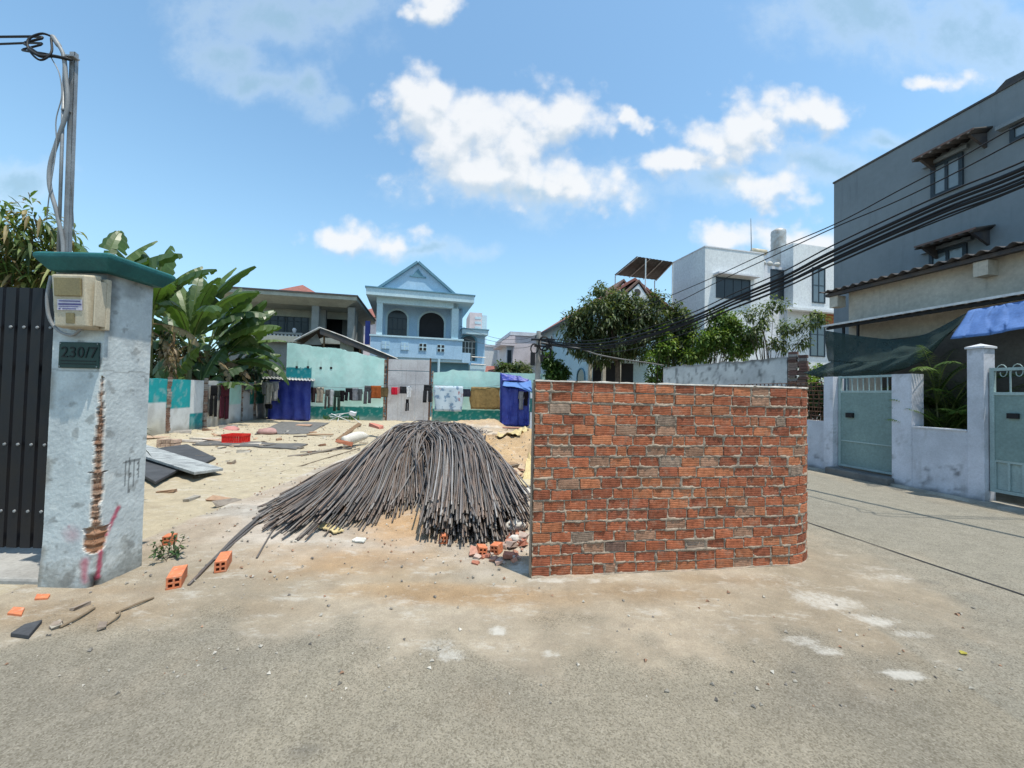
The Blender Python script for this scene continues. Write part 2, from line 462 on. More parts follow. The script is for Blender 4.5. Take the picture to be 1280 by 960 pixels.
# ------------------------------------------------------------------ ground and road
def patch(px, py, rx, ry, s=1.0):
    c = pg(px, py); a = pg(px, py - ry); b = pg(px, py + ry)
    return (c.x, c.y, rx * c.y / F_PX, (a.y - b.y) / 2, s)
LIME = [patch(*q) for q in [(690, 727, 48, 7, 1.3), (650, 712, 16, 9, .9), (548, 808, 42, 12, .6), (565, 820, 18, 8, .8), (624, 790, 14, 6, 1.1), (684, 818, 22, 7, 1.2), (522, 806, 14, 5, .6),
        (1040, 752, 60, 11, .8), (1098, 776, 45, 10, .95), (1140, 793, 34, 8, .85), (1124, 844, 26, 6, 1.0), (1000, 802, 20, 5, .75), (1038, 815, 16, 6, .8), (1122, 722, 40, 8, .65), (1196, 743, 20, 5, .85),
        (1086, 712, 30, 4, .6), (1150, 714, 12, 3, .6), (915, 772, 18, 4, .45), (900, 803, 10, 4, .45), (1082, 838, 10, 4, .7), (1192, 834, 14, 5, .45), (920, 893, 14, 9, .35), (1060, 800, 14, 5, .5), (960, 725, 70, 12, .45),
        (450, 765, 12, 4, .5), (800, 830, 60, 16, .22), (540, 700, 26, 5, .45), (235, 800, 26, 6, .3), (165, 806, 40, 6, .25)]]
BROWN = [patch(*q) for q in [(560, 742, 160, 13, .75), (800, 740, 110, 12, .8), (910, 726, 60, 8, .7), (110, 765, 110, 22, .7), (30, 770, 60, 25, .8), (430, 700, 120, 20, .3), (340, 760, 80, 14, .3), (150, 738, 60, 8, .6)]]
DARK = [patch(*q) for q in [(380, 938, 20, 10, .6), (490, 912, 10, 6, .4), (782, 782, 9, 4, .5), (1166, 728, 14, 4, .5), (1060, 880, 120, 30, .25), (640, 860, 90, 40, .18), (1010, 850, 60, 20, .15), (150, 870, 140, 30, .15),
        (490, 705, 40, 8, .35), (220, 622, 34, 8, .35), (350, 655, 40, 10, .15)]]
ORANGE = [patch(*q) for q in [(520, 655, 60, 24, 1.0), (450, 700, 120, 20, .7), (560, 742, 150, 14, .75), (430, 537, 60, 9, 1.0), (590, 524, 60, 5, .9), (630, 560, 50, 30, 1.0), (370, 690, 60, 12, .3), (300, 565, 60, 8, .2)]]
def blob(lst, x, y, w):
    t = 0.0
    for cx, cy, rx, ry, s in lst:
        dx = (x - cx) / rx; dy = (y - cy) / ry
        d = dx * dx + dy * dy
        if d < 6:
            t = max(t, s * sm(1.5, .25, math.sqrt(d) + w))
    return t
MOUNDS = [(.35, 9.6, 1.7, 2.0, .55), (-1.7, 7.9, 1.5, 2.2, .30), (-4.6, 14.5, 2.0, 1.4, .22), (-1.0, 18.6, 2.4, .8, .32), (.9, 12.5, 1.2, 2.0, .5), (-.95, 4.9, .5, .6, .06), (-9.8, 13.2, .8, 2.2, .12)]
def wall_edge_x(y): return 2.45 - .19 * max(0.0, y - 4.2)
def fence_x(y): return 7.34 - .194 * (y - 6.3)
def hgt(x, y):
    m = sm(3.3, 4.6, y) * sm(wall_edge_x(y) + .1, wall_edge_x(y) - .5, x)
    if m <= 0: return 0.0
    h = .035 * fbm(x, y, 1.3, .55) + .022 * fbm(x, y, 4.1, 2.2) + .012 * fbm(x, y, 7.7, 6, 3)
    for cx, cy, rx, ry, hh in MOUNDS:
        d = math.hypot((x - cx) / rx, (y - cy) / ry)
        if d < 1.3: h += hh * sm(1.3, 0, d + .22 * fbm(x, y, 2, 1.3)) * (1 + .25 * fbm(x, y, 3, 3.5))
    return h * m
def gcol(x, y):
    """own colour of the surface at (x, y) and how gritty (asphalt) it is."""
    w = .55 * fbm(x, y, 0, 2.3, 5); w2 = fbm(x, y, 9, .8, 4)
    road = cmix((.278, .246, .19), (.238, .213, .17), sm(-.3, .4, w2))
    dirt = cmix((.37, .31, .235), (.29, .242, .18), sm(-.4, .5, fbm(x, y, 5, 1.1, 5)))
    lot = cmix((.47, .41, .35), (.36, .295, .23), sm(-.35, .4, fbm(x, y, 3, .7, 6)))
    lot = cmix(lot, (.30, .285, .26), .55 * sm(.05, .45, fbm(x * .5, y * 1.6, 13, .9, 5)))
    lot = cmix(lot, (.55, .53, .48), .5 * sm(.1, .5, fbm(x * .6, y * 1.5, 23, 1.2, 5)))
    if x > wall_edge_x(y) - .1 and y > 3.5 or x > 2.5:       # the street on the right
        d = math.hypot(x - 2.7, y - 3.6)
        k = sm(1.7, .3, d + w) * .9
        ex = fence_x(y) - x
        k = max(k, .55 * sm(.9, .1, ex + .4 * w))
        c = cmix(cmix(road, (.262, .25, .212), .65), dirt, k); gr = 1 - k
    else:
        k = sm(2.05, 2.85, y + .9 * w + .12 * (x + 1.5) * (1 if x < -1.5 else 0))
        c = cmix(road, dirt, k); gr = 1 - k
        c = cmix(c, lot, sm(3.2, 4.4, y + .8 * w))
    if x > 1.0: c = cmix(c, (.19, .176, .14), .4 * sm(2.6, 1.8, y) * sm(1.0, 2.2, x + .4 * w))
    o = blob(ORANGE, x, y, .6 * w)
    c = cmix(c, cmix((.43, .275, .15), (.49, .345, .205), sm(-.3, .3, w2)), min(1, o) * .95); gr *= 1 - .6 * min(1, o)
    if x < wall_edge_x(y):
        for cx, cy, rx, ry, hh in MOUNDS[:5]:
            d = math.hypot((x - cx) / rx, (y - cy) / ry)
            c = cmix(c, cmix((.43, .30, .17), (.36, .22, .12), sm(0, .5, w)), .8 * sm(1.25, .7, d + .4 * w))
    c = cmix(c, (.25, .17, .095), min(1, blob(BROWN, x, y, .8 * w)) * .75)
    c = cmix(c, (.10, .095, .09), min(1, blob(DARK, x, y, .8 * w)) * .8)
    if x < -3.7 and y > 2.75: c = cmix(c, (.42, .36, .26), sm(2.75, 3.0, y + .3 * w)); gr *= .2
    return (*c, gr)
def glime(x, y): return min(1.0, blob(LIME, x, y, .9 * fbm(x, y, 0, 2.3, 5))) if y < 6 else 0.0
def add_lime(o):
    a = o.data.attributes.new('Lime', 'FLOAT', 'POINT'); a.data.foreach_set('value', [glime(v.co.x, v.co.y) for v in o.data.vertices]); return o
def steps(*segs):
    out = []
    for a, b, s in segs:
        n = max(1, round((b - a) / s)); out += [a + (b - a) * i / n for i in range(n)]
    out.append(segs[-1][1]); return out
def tensor(xs, ys, zf, keep=None):
    R = len(ys); C = len(xs); mb = MB(); vc = []
    vs = [(x, y, zf(x, y)) for y in ys for x in xs]
    fs = []
    for i in range(R - 1):
        for j in range(C - 1):
            if keep is None or keep((xs[j] + xs[j + 1]) / 2, (ys[i] + ys[i + 1]) / 2):
                fs.append((i * C + j, i * C + j + 1, (i + 1) * C + j + 1, (i + 1) * C + j))
    used = sorted({k for f in fs for k in f}); mp = {k: n for n, k in enumerate(used)}
    mb.add([vs[k] for k in used], [tuple(mp[k] for k in f) for f in fs])
    return mb, [gcol(vs[k][0], vs[k][1]) for k in used]
def in_road(x, y):
    if x > fence_x(y) - .05: return False
    if x < .25: return y < (3.2 if x > -3.7 else 2.85)
    if x < 2.62: return y < 3.36 + .15 * (x - .2)
    return True if y < 4.0 else x > wall_edge_x(y) - .02
def gz(x, y):
    return hgt(x, y) - (.05 if in_road(x, y) and in_road(x - .3, y) and in_road(x, y + .3) else 0.0)
xs = steps((-420, -60, 40), (-60, -14, 4), (-14, -6, .25), (-6, 3.2, .07), (3.2, 9, .4), (9, 40, 4), (40, 420, 40))
ys = steps((-300, -20, 40), (-20, 1, 3), (1, 2.6, .4), (2.6, 6.2, .06), (6.2, 12, .12), (12, 22, .25), (22, 60, 4), (60, 460, 40))
g_, vc_ = tensor(xs, ys, gz)
struct(add_lime(g_.build('ground', MT['ground'], smooth=True, origin='world', vcol=vc_, recalc=False)))
xs = steps((-60, -6, 3), (-6, -3.8, .15), (-3.8, 5.6, .045), (5.6, 14, .12))
ys = steps((-60, -6, 6), (-6, .6, .8), (.6, 3.6, .04), (3.6, 7, .08), (7, 14, .3), (14, 60, 2))
g_, vc_ = tensor(xs, ys, lambda x, y: .004 + .003 * fbm(x, y, 2, 5, 3) * sm(.5, 1.5, y), in_road)
struct(add_lime(g_.build('road', MT['ground'], smooth=True, origin='world', vcol=vc_, recalc=False)))

# seam across the street surface and the cement kerb along the fence
A, Bq = pg(1005, 652), pg(1300, 752)
dirv = (A - Bq).normalized(); nrm = Vector((dirv.y, -dirv.x, 0))
mb = MB(); rows = []
for i in range(120):
    p = Bq - dirv * 3 + dirv * (i * .14); w = .012 + .007 * ns(i * .37, 1.5); o = nrm * (.010 * ns(i * .21, 7) + .02 * ns(i * .05, 3))
    rows.append([p - nrm * w + o + Vector((0, 0, .0105)), p + o + Vector((0, 0, .0095)), p + nrm * w + o + Vector((0, 0, .0105))])
MT['seam'] = paint('asphalt_seam', (.035, .036, .04), scale=6, bump=.5)
mb.grid(rows); struct(mb.build('road_seam', MT['seam'], origin='world'))

SF = side_frame((7.34, 6.3), 11)             # along the fence: u away down the street, v towards the houses
mb = MB(); rows = []
for i in range(90):
    u = -4.5 + i * .15; e = -.11 + .03 * ns(i * .3, 2) - .12 * sm(.5, -.8, u)
    rows.append([SF.p(u, e - .02, -.02), SF.p(u, e, .035 + .012 * ns(i * .5, 4)), SF.p(u, (e + .1) / 2, .04 + .012 * ns(i * .4, 8)), SF.p(u, .25, .05)])
mb.grid(rows)
MT['kerb'] = paint('kerb_cement', (.33, .31, .27), (.2, .18, .15), scale=3, bump=.6)
struct(mb.build('kerb', MT['kerb'], origin='world', smooth=True))

# loose grit and pebbles on the lot and the edge of the road: nobody could count it
mb = MB()
for k in range(5600):
    if k < 1500:
        y = 2.0 + 4.6 * random.random() ** 1.3; x = rnd(-3.9, .3) if y < 3.2 or y > 3.3 else rnd(-3, .1)
        if y < 3.2 and random.random() < .4: x = rnd(.2, 3.6)
    elif k < 3400: y = rnd(3.8, 11); x = rnd(-.7, .9)
    else: y = rnd(6, 17); x = rnd(-11, -2.8)
    if x > .15 and 3.2 < y < 3.8 or (x < -3.1 and 2.95 < y < 3.45): continue
    s = .003 + .011 * random.random() ** 3 * (1 + y * .14)
    c = random.choice([(.42, .38, .32), (.3, .27, .23), (.5, .46, .4), (.34, .2, .13), (.2, .18, .16)])
    M = Matrix.Translation((x, y, hgt(x, y) + s * .3 + .004)) @ Matrix.Rotation(rnd(0, 6), 4, 'Z') @ Matrix.Rotation(rnd(-.5, .5), 4, 'X')
    P = [M @ Vector(q) for q in ((s, 0, 0), (-s * .6, s * .8, 0), (-s * .7, -s * .7, .1 * s), (s * .2, s * .1, s * .8), (0, -s * .2, -s * .4))]
    mb.add(P, [(0, 1, 3), (1, 2, 3), (2, 0, 3), (1, 0, 4), (2, 1, 4), (0, 2, 4)], 0, cmul(c, rnd(.8, 1.15)))
struct(mb.build('gravel', MT['stone'], origin='world', recalc=False), 'stuff')

# ------------------------------------------------------------------ the new brick wall with its rounded corner
WA, WB, WR, WT = Vector((.198, 3.34, 0)), Vector((2.60, 3.70, 0)), .53, .085
d1 = (WB - WA).normalized(); n1 = Vector((-d1.y, d1.x, 0)); L1 = (WB - WA).length
WC = WB + n1 * WR; ARC = math.radians(90); L2 = WR * ARC; L3 = 1.3
def wpath(s):
    if s <= L1: return WA + d1 * s, -n1
    if s <= L1 + L2:
        a = (s - L1) / WR; o = -n1 * math.cos(a) + d1 * math.sin(a)
        return WC + o * WR, o
    o = d1; return WC + d1 * WR + n1 * (s - L1 - L2), o
LT = L1 + L2 + L3; CH, BL, BH, NC = .0925, .178, .0785, 18
wall = thing('brick_wall', 'unplastered red hollow-brick wall with a rounded corner beside the road', 'brick wall', (1.5, 3.6, 0))
mb = MB(); rects = []
for c in range(NC):
    z0 = .006 + c * CH; s = -rnd(0, .09) if c % 2 else -rnd(.05, .17); row = []
    while s < LT:
        L = BL * rnd(.96, 1.04) if random.random() > .07 else rnd(.07, .12)
        a, b = max(s, .004), min(s + L, LT - .004); s += L + rnd(.007, .017)
        if b - a < .035: continue
        zz = z0 + rnd(-.004, .005) + .009 * ns(a * .9, c * .45); row.append((a, b, zz, zz + BH))
        r = random.random()
        col = (.40, .125, .06) if r < .42 else (.325, .10, .052) if r < .70 else (.46, .165, .078) if r < .895 else (.36, .20, .13) if r < .955 else (.31, .22, .165) if r < .98 else (.15, .09, .07)
        col = cmul(col, rnd(.72, 1.1))
        off = rnd(-.005, .005); tw = rnd(-.004, .004); n = 4 if b - a > .1 and a + .2 > L1 else 1
        tilt = rnd(-.004, .004)
        for i in range(n):
            sa, sb = a + (b - a) * i / n, a + (b - a) * (i + 1) / n
            pa, oa = wpath(sa); pb, ob = wpath(sb); P = []
            for z in (zz, zz + BH):
                for p, o, e in ((pa, oa, i / n), (pb, ob, (i + 1) / n)):
                    f = off + tw * (1 - 2 * e); t_ = tilt * (1 - 2 * e)
                    P += [p + o * f + Vector((0, 0, z + t_)), p - o * (WT - f * .5) + Vector((0, 0, z + t_))]
            fs = [(0, 2, 6, 4), (3, 1, 5, 7), (4, 6, 7, 5), (1, 3, 2, 0)] + ([(1, 0, 4, 5)] if i == 0 else []) + ([(2, 3, 7, 6)] if i == n - 1 else [])
            q = [(0, 0), (1, 0), (1, 1), (0, 1)]
            mb.add(P, fs, 0, col, [q] * len(fs))
    rects.append(row)
br = mb.build('bricks', MT['brickcol'], wall, recalc=True)
bv = br.modifiers.new('edge', 'BEVEL'); bv.width = .004; bv.segments = 1; bv.limit_method = 'ANGLE'; bv.angle_limit = .9
H_W = NC * CH + .004
def in_joint(s, z):
    c = int((z - .002) / CH); best = 1.0
    for cc in (c - 1, c, c + 1):
        if 0 <= cc < NC:
            for a, b, z0, z1 in rects[cc]:
                if a - .01 < s < b + .01:
                    d = max(a - s, s - b, z0 - z, z - z1); best = min(best, d)
    return best                                   # below 0: inside a brick
ss_ = steps((0, LT, .0095)); zs_ = steps((0, H_W, .0085))
mb = MB(); rows = []; back = []
for z in zs_:
    r = []; k = []
    for s in ss_:
        p, o = wpath(s); d = in_joint(s, z)
        n_ = fbm(s, z, 3, 26, 3); big = fbm(s, z, 8, 6, 3)
        j = sm(-.007, .004, d)
        f = lerp(-.016, .001 + .010 * n_ + .007 * big, j)
        if d > -.016: f = max(f, -.016 + sm(.05, .5, big + .6 * n_) * .022 * sm(-.016, -.002, d))
        r.append(p + o * f + Vector((0, 0, z + .003 * n_ * (1 if z < H_W - .01 else 2)))); k.append(p - o * (WT - .006 + .004 * n_) + Vector((0, 0, z)))
    rows.append(r); back.append(k)
mb.grid(rows); mb.grid(back, flip=True)
mb.grid([[a, b] for a, b in zip(rows[-1], back[-1])]); mb.grid([[a[0], b[0]] for a, b in zip(rows, back)]); mb.grid([[a[-1], b[-1]] for a, b in zip(rows, back)])
mb.build('mortar', MT['mortar'], wall, recalc=False, smooth=True)
# pale skim of mortar on the crown and slips of fallen mortar at the foot
mb = MB(); rows = []
for s in steps((0, LT, .03)):
    p, o = wpath(s); h = .003 + .007 * fbm(s, 1, 5, 7, 3); q = .004 * ns(s, 2, 0, 20)
    rows.append([p + o * (.004 + q) + Vector((0, 0, H_W - .01)), p + o * (.006 + q) + Vector((0, 0, H_W + h * .8)), p - o * .04 + Vector((0, 0, H_W + h * 1.3)), p - o * (WT - .003) + Vector((0, 0, H_W + h)), p - o * (WT + .004) + Vector((0, 0, H_W - .01))])
mb.grid(rows)
MT['mortar_pale'] = paint('pale_mortar', (.52, .49, .45), (.4, .37, .33), scale=9, bump=.6, bscale=60)
mb.build('coping', MT['mortar_pale'], wall, smooth=True)
mb = MB(); rows = []
for s in steps((0, L1 + L2 + .2, .03)):
    p, o = wpath(s); w = .012 + .05 * max(0, fbm(s, 4, 1, 3.5, 4)); h = .010 + .016 * max(0, fbm(s, 9, 1, 8, 3))
    rows.append([p - o * .01 + Vector((0, 0, h)), p + o * .012 + Vector((0, 0, h * .8)), p + o * w * .6 + Vector((0, 0, h * .4)), p + o * w + Vector((0, 0, .001))])
mb.grid(rows); mb.build('mortar_skirt', MT['mortar'], wall, smooth=True)
mb = MB(); p, o = wpath(0)
rows = []
for z in steps((0, H_W - .02, .03)):
    n_ = .012 * fbm(z, 2, 0, 9, 3); rows.append([p + o * .003 - d1 * .006 + Vector((0, 0, z)), p + o * .0 - d1 * (.009 + n_ * .5) + Vector((0, 0, z)), p - o * .045 - d1 * (.011 + n_ * .5) + Vector((0, 0, z)), p - o * (WT + .002) - d1 * .006 + Vector((0, 0, z))])
mb.grid(rows); mb.build('end_render', MT['mortar'], wall, smooth=True)

# ------------------------------------------------------------------ fan of reinforcing steel
def rod_path(side, q, l, loose=0.0):
    """side 0: left half, 1: right half; q 0..1 across, l 0..1 up the heap."""
    if side == 0:
        nx = lerp(-3.18, -1.16, q); ny = 5.55 - .95 * math.sin(PI * min(1, q * 1.05)) + rnd(-.4, .7)
        cx = lerp(-2.95, -1.72, q ** .9); edge = sm(-.05, .6, q); ny += .55 * (l - .6)
        hc = lerp(.20, .86, edge) - (1 - l) * .32 * edge
        hn = .012 + l * .20 * (1 - abs(q - .5))
    else:
        nx = lerp(-.98, .25, q) + rnd(-.03, .03); ny = 4.45 - .42 * math.sin(PI * q ** .85) + rnd(-.25, .8) * random.random() ** .3 + .25 * sm(.7, 1, q)
        cx = lerp(-1.72, -.62, q); edge = sm(1.02, .55, q)
        hc = lerp(.42, .86, edge) - (1 - l) * .32
        hn = .012 + l * .30
        ny += max(-.1, .95 * (l - .62))
        if ny < 4.0: ny += .15
    cy = 8.6 + rnd(-.8, .7); hc += rnd(-.05, .05) * edge; s = rnd(-.05, .05); cx += random.gauss(0, .06) if random.random() > .06 else rnd(-.6, .1) if side == 1 else rnd(-.1, .6)
    mid = .42; mx = lerp(nx, cx, mid) + random.gauss(0, .012) - (.10 if side == 0 else -.10) * 1.0
    q2 = lerp(nx, cx, .72) + random.gauss(0, .015) - (.10 if side == 0 else -.12)
    pts = [(nx + s, ny, hn), (lerp(nx, mx, .4) + s, lerp(ny, cy, .17), lerp(hn, hc, .13)), (mx + s, lerp(ny, cy, mid), lerp(hn, hc, .45)), (q2 + s, lerp(ny, cy, .72), lerp(hn, hc, .80)), (cx, cy, hc), (cx + .15 * (-1.7 - cx) + rnd(-.1, .1), 10.3, hc * .82), (cx + .3 * (-1.7 - cx) + rnd(-.2, .2), 12.2 + rnd(-.5, .5), .1 + l * .35)]
    out = cat_path(pts, 3)
    return [Vector((p.x, p.y, max(p.z, hgt(p.x, p.y) + .012 + l * .05))) for p in out]
ROD_C = [(.17, .15, .14), (.21, .19, .175), (.13, .12, .118), (.22, .175, .15), (.19, .145, .12), (.26, .245, .235)]
LBL = ['thin grey steel rod in the left half of the fanned rebar heap', 'thin grey steel rod in the right half of the rebar heap, nearer the brick wall']
for k in range(296):
    side = 0 if k < 150 else 1
    q = random.random(); l = 1.0 - .35 * random.random()
    mb = MB().tube(rod_path(side, q, l), .0098, 6, col=cmul(random.choice(ROD_C), rnd(.6, 1.45)))
    tag(mb.build('steel_rod', MT['rebar'], smooth=True, recalc=False), LBL[side], 'rebar', 'steel rods heaped in a fan')
mb = MB()
for k in range(1000):
    side = 0 if k < 520 else 1
    mb.tube(rod_path(side, (k * .6180339) % 1, random.random() * .85), .0098, 4, col=cmul(random.choice(ROD_C), rnd(.6, 1.0)))
o = mb.build('steel_rods', MT['rebar'], smooth=True, recalc=False)
tag(o, 'dense mass of grey steel rods forming the bulk of the fanned heap', 'rebar', kind='stuff')
# a few rods pulled out towards the road, and one apart from them
for k, (a, m, b) in enumerate([((236, 731), (300, 668), (372, 612)), ((262, 704), (312, 656), (380, 612)), ((268, 700), (330, 648), (392, 612)), ((250, 716), (318, 650), (384, 606))]):
    P = [pg(*a, .012), pg(*m, .03), pg(*b, .12), Vector((-2.6, 8.2, .35))]
    tag(MB().tube(cat_path(P, 6), .0115, 6, col=(.12, .11, .105)).build('steel_rod', MT['rebar'], smooth=True), ['stray steel rod drawn from the heap, its tip behind the nearest loose brick', 'stray steel rod drawn from the heap, ending midway between the two loose bricks', 'stray steel rod drawn from the heap, ending closest to the second loose brick', 'stray steel rod drawn from the heap, running just beside the longest stray'][k], 'rebar', 'stray steel rods')
tag(MB().tube(cat_path([pg(321, 697, .012), pg(338, 668, .014), pg(358, 636, .04), pg(372, 622, .1)], 5), .009, 6, col=(.12, .11, .105)).build('steel_rod', MT['rebar'], smooth=True), 'short steel rod lying alone on the sand between the strays and the yellow board', 'rebar')
for k, (a, b, c) in enumerate([((360, 571), (395, 566), (440, 556)), ((375, 565), (410, 563), (445, 559)), ((352, 590), (400, 575), (450, 560))]):
    P = [pg(*a, .012), pg(*b, .02), pg(*c, .04)]
    tag(MB().tube(cat_path(P, 5), [.03, .012, .012][k], 6, col=[(.22, .19, .16), (.13, .12, .12), (.2, .16, .12)][k]).build('debris_rod', MT['plain'], smooth=True), ['thick grey pipe end lying on the lot left of the rod heap', 'thin dark bar lying behind the grey pipe end', 'brown stick lying along the left edge of the rod heap'][k], 'rod')
# twisted rag and lath lying in the gap between the two halves
for k, (a, b) in enumerate([((541, 545), (519, 597)), ((533, 560), (512, 620))]):
    pa, pb = pw(*a, 8.0), pw(*b, 6.6 if k == 0 else 5.8)
    tag(MB().tube(cat_path([pa, pa.lerp(pb, .5) + Vector((.04, 0, .02)), pb], 5), [.03, .02][k], 6, col=[(.35, .22, .2), (.10, .07, .06)][k]).build('lath', MT['plain']), ['pinkish lath wedged in the cleft of the rod heap', 'dark stick wedged in the cleft of the rod heap'][k], 'lath')

# ------------------------------------------------------------------ the white gate pillar on the left
PX0, PX1, PY0, PY1, PZ = -3.552, -3.156, 3.02, 3.41, 2.44
pil = thing('gate_pillar', 'white plastered gate pillar with a green cap and chipped corner', 'gate pillar', (-3.35, 3.2, 0))
WPT = [(0, .0), (.255, .0), (.27, .07), (.30, .085), (.42, .085), (.445, .10), (.455, .04), (.60, .042), (.80, .046), (.862, .045), (.874, .08), (.884, .042), (1.2, .036), (1.4, .028), (1.58, .010), (1.64, 0), (3, 0)]
def interp(t, tab):
    for (a, b), (c, d) in zip(tab, tab[1:]):
        if a <= t <= c: return lerp(b, d, (t - a) / (c - a))
    return tab[-1][1]
def seg_d(x, y, a, b):
    vx, vy = b[0] - a[0], b[1] - a[1]; t = max(0, min(1, ((x - a[0]) * vx + (y - a[1]) * vy) / (vx * vx + vy * vy)))
    return math.hypot(x - a[0] - vx * t, y - a[1] - vy * t)
def pil_pt(face, d, z):
    """face 0 front, 1 right; d distance from the shared corner. Returns inward offset and colour."""
    sgn = -1 if face == 0 else 1
    w = interp(z, WPT) + (.011 * fbm(z, sgn, 2, 14, 3) + .007 * ns(int(z / .043) * 3.7, sgn * 5.1, 2) + .012 * ns(z * 6, sgn * 2.1, 5)) * (1 if .27 < z < 1.6 else 0)
    k = sm(w + .003, w - .003, d) if w > .004 else 0
    n_ = fbm(d * sgn, z, 4, 5, 4); fine = fbm(d * sgn, z, 2, 40, 3)
    col = cmix((.53, .575, .58), (.45, .49, .50), sm(-.2, .5, n_))
    col = cmix(col, (.68, .69, .66), .5 * sm(.25, .5, fbm(d * sgn, z, 14, 3, 3)))
    col = cmix(col, (.22, .22, .20), .75 * sm(.32, .02, z + .25 * n_ + .12 * fine))             # splashed mud and mould
    col = cmix(col, (.16, .16, .15), .5 * sm(.42, .6, fbm(d * sgn, z, 21, 9, 5) + .25 * sm(.35, 0, z)))
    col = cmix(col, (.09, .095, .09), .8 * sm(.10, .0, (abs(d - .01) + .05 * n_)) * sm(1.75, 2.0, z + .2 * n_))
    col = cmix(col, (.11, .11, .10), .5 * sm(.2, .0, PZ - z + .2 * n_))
    if face == 0: col = cmix(col, (.22, .20, .17), .7 * sm(.06, 0, .396 - d + .03 * n_) * sm(-.1, .3, fbm(z, 3, 3, 3)))
    if abs(z - 1.655 - .01 * n_) < .006: col = cmix(col, (.2, .2, .19), .5)
    red = 0
    if face == 1:
        red = max(sm(.028, .004, seg_d(d, z, (.17, .56), (.05, .30)) + .008 * fine), sm(.03, .005, seg_d(d, z, (.05, .30), (.03, .06)) + .01 * fine))
        for x, za, zb in ((.215, .93, .72), (.25, .95, .66), (.285, .93, .70), (.325, .92, .76)):
            if zb < z < za and abs(d - x + .004 * fine) < .006: col = cmix(col, (.06, .065, .07), .75)
        if abs(z - .92 - .05 * (d - .26)) < .008 and .19 < d < .34: col = cmix(col, (.06, .065, .07), .7)
    else:
        red = max(.35 * sm(.1, .01, math.hypot(d - .17, z - .40) + .03 * n_), .75 * sm(.05, .005, seg_d(d, z, (.06, .2), (.05, .06)) + .02 * n_), .5 * sm(.02, .004, math.hypot(d - .2, z - .46)))
    col = cmix(col, (.42, .035, .09), .85 * red)
    off = .0015 * n_ + .001 * fine
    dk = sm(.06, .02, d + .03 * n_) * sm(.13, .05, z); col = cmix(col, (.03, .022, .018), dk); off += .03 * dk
    if k > 0:
        bc = cmix((.22, .11, .065), (.37, .25, .18), sm(-.4, .4, fbm(d * 9, z * 30, 1, 1, 3)))
        bc = cmix(bc, (.05, .035, .025), sm(.2, .6, math.sin(z * 2 * PI / .043 + 3 * fine) * .5 + .4 * fine))
        if .26 < z < .45: bc = cmix(bc, (.36, .17, .085), .5)
        col = cmix(col, bc, k); off += k * (.016 + .012 * fbm(d * 4, z * 26, 6, 1, 3))
    elif w > .004: col = cmix(col, (.66, .64, .6), .7 * sm(.02, .0, d - w + .01 * fine))
    return off, col
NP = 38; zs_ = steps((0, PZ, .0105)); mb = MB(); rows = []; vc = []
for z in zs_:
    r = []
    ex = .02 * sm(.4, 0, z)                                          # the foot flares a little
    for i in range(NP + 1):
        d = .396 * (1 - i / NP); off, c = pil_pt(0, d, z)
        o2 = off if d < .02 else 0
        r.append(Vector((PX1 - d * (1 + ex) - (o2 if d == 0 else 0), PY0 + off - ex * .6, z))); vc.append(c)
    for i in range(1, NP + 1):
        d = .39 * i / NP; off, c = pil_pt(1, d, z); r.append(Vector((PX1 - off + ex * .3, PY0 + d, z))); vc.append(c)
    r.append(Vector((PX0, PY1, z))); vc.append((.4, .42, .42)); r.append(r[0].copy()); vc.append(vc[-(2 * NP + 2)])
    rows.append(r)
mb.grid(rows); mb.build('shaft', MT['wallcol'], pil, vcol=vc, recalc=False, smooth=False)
mb = MB()
cx0, cx1, cy0, cy1 = -3.60, -3.03, 2.90, 3.49
prof = [(.06, PZ - .03), (.0, PZ + .055), (.0, PZ + .088), (.02, PZ + .10), (.26, PZ + .17)]
rings = []
for e, z in prof:
    rings.append([Vector((cx0 + e, cy0 + e, z)), Vector((cx1 - e, cy0 + e, z)), Vector((cx1 - e, cy1 - e, z)), Vector((cx0 + e, cy1 - e, z))])
vs = [p for r in rings for p in r]
fs = [(i * 4 + j, i * 4 + (j + 1) % 4, (i + 1) * 4 + (j + 1) % 4, (i + 1) * 4 + j) for i in range(len(rings) - 1) for j in range(4)] + [(3, 2, 1, 0), tuple(range((len(rings) - 1) * 4, len(rings) * 4))]
mb.add(vs, fs); mb.build('cap', MT['teal_cap'], pil, bevel=.008)

# electricity meter
mt = thing('meter_box', 'yellowed ivory electricity meter box on the front of the white pillar', 'meter box', (-3.2, 2.95, 1.95))
bx0, bx1, bz0, bz1 = -3.415, -3.145, 1.965, 2.375
mb = MB().add([(bx0, 2.965, bz0), (bx1 + .01, 2.965, bz0), (bx1 + .01, 2.965, bz1), (bx0, 2.965, bz1), (bx0 + .02, 2.89, bz0 + .01), (bx1 - .01, 2.89, bz0 + .01), (bx1 - .02, 2.865, bz1 - .02), (bx0 + .005, 2.865, bz1 - .02)],
    [(4, 5, 6, 7), (0, 4, 7, 3), (1, 2, 6, 5), (3, 7, 6, 2), (0, 1, 5, 4), (0, 3, 2, 1)])
mb.build('case', MT['ivory'], mt, bevel=.012)
B1('back_plate', MT['ivory'], mt, bx0 + .02, bx1 + .035, 2.98, 3.015, bz0 + .0, bz1 - .02, bevel=.006)
B1('side_flap', MT['ivory'], mt, bx1 + .022, bx1 + .034, 2.90, 2.979, bz0 + .02, bz1 - .05, bevel=.004)
def mface(a, b, c, d, y=.003):   # a flat sheet lying on the slanted front
    f = lambda u, t: Vector((lerp(bx0 + .02, bx1 - .015, u), lerp(2.89, 2.865, t) - y, lerp(bz0 + .01, bz1 - .02, t)))
    return [f(a, c), f(b, c), f(b, d), f(a, d)]
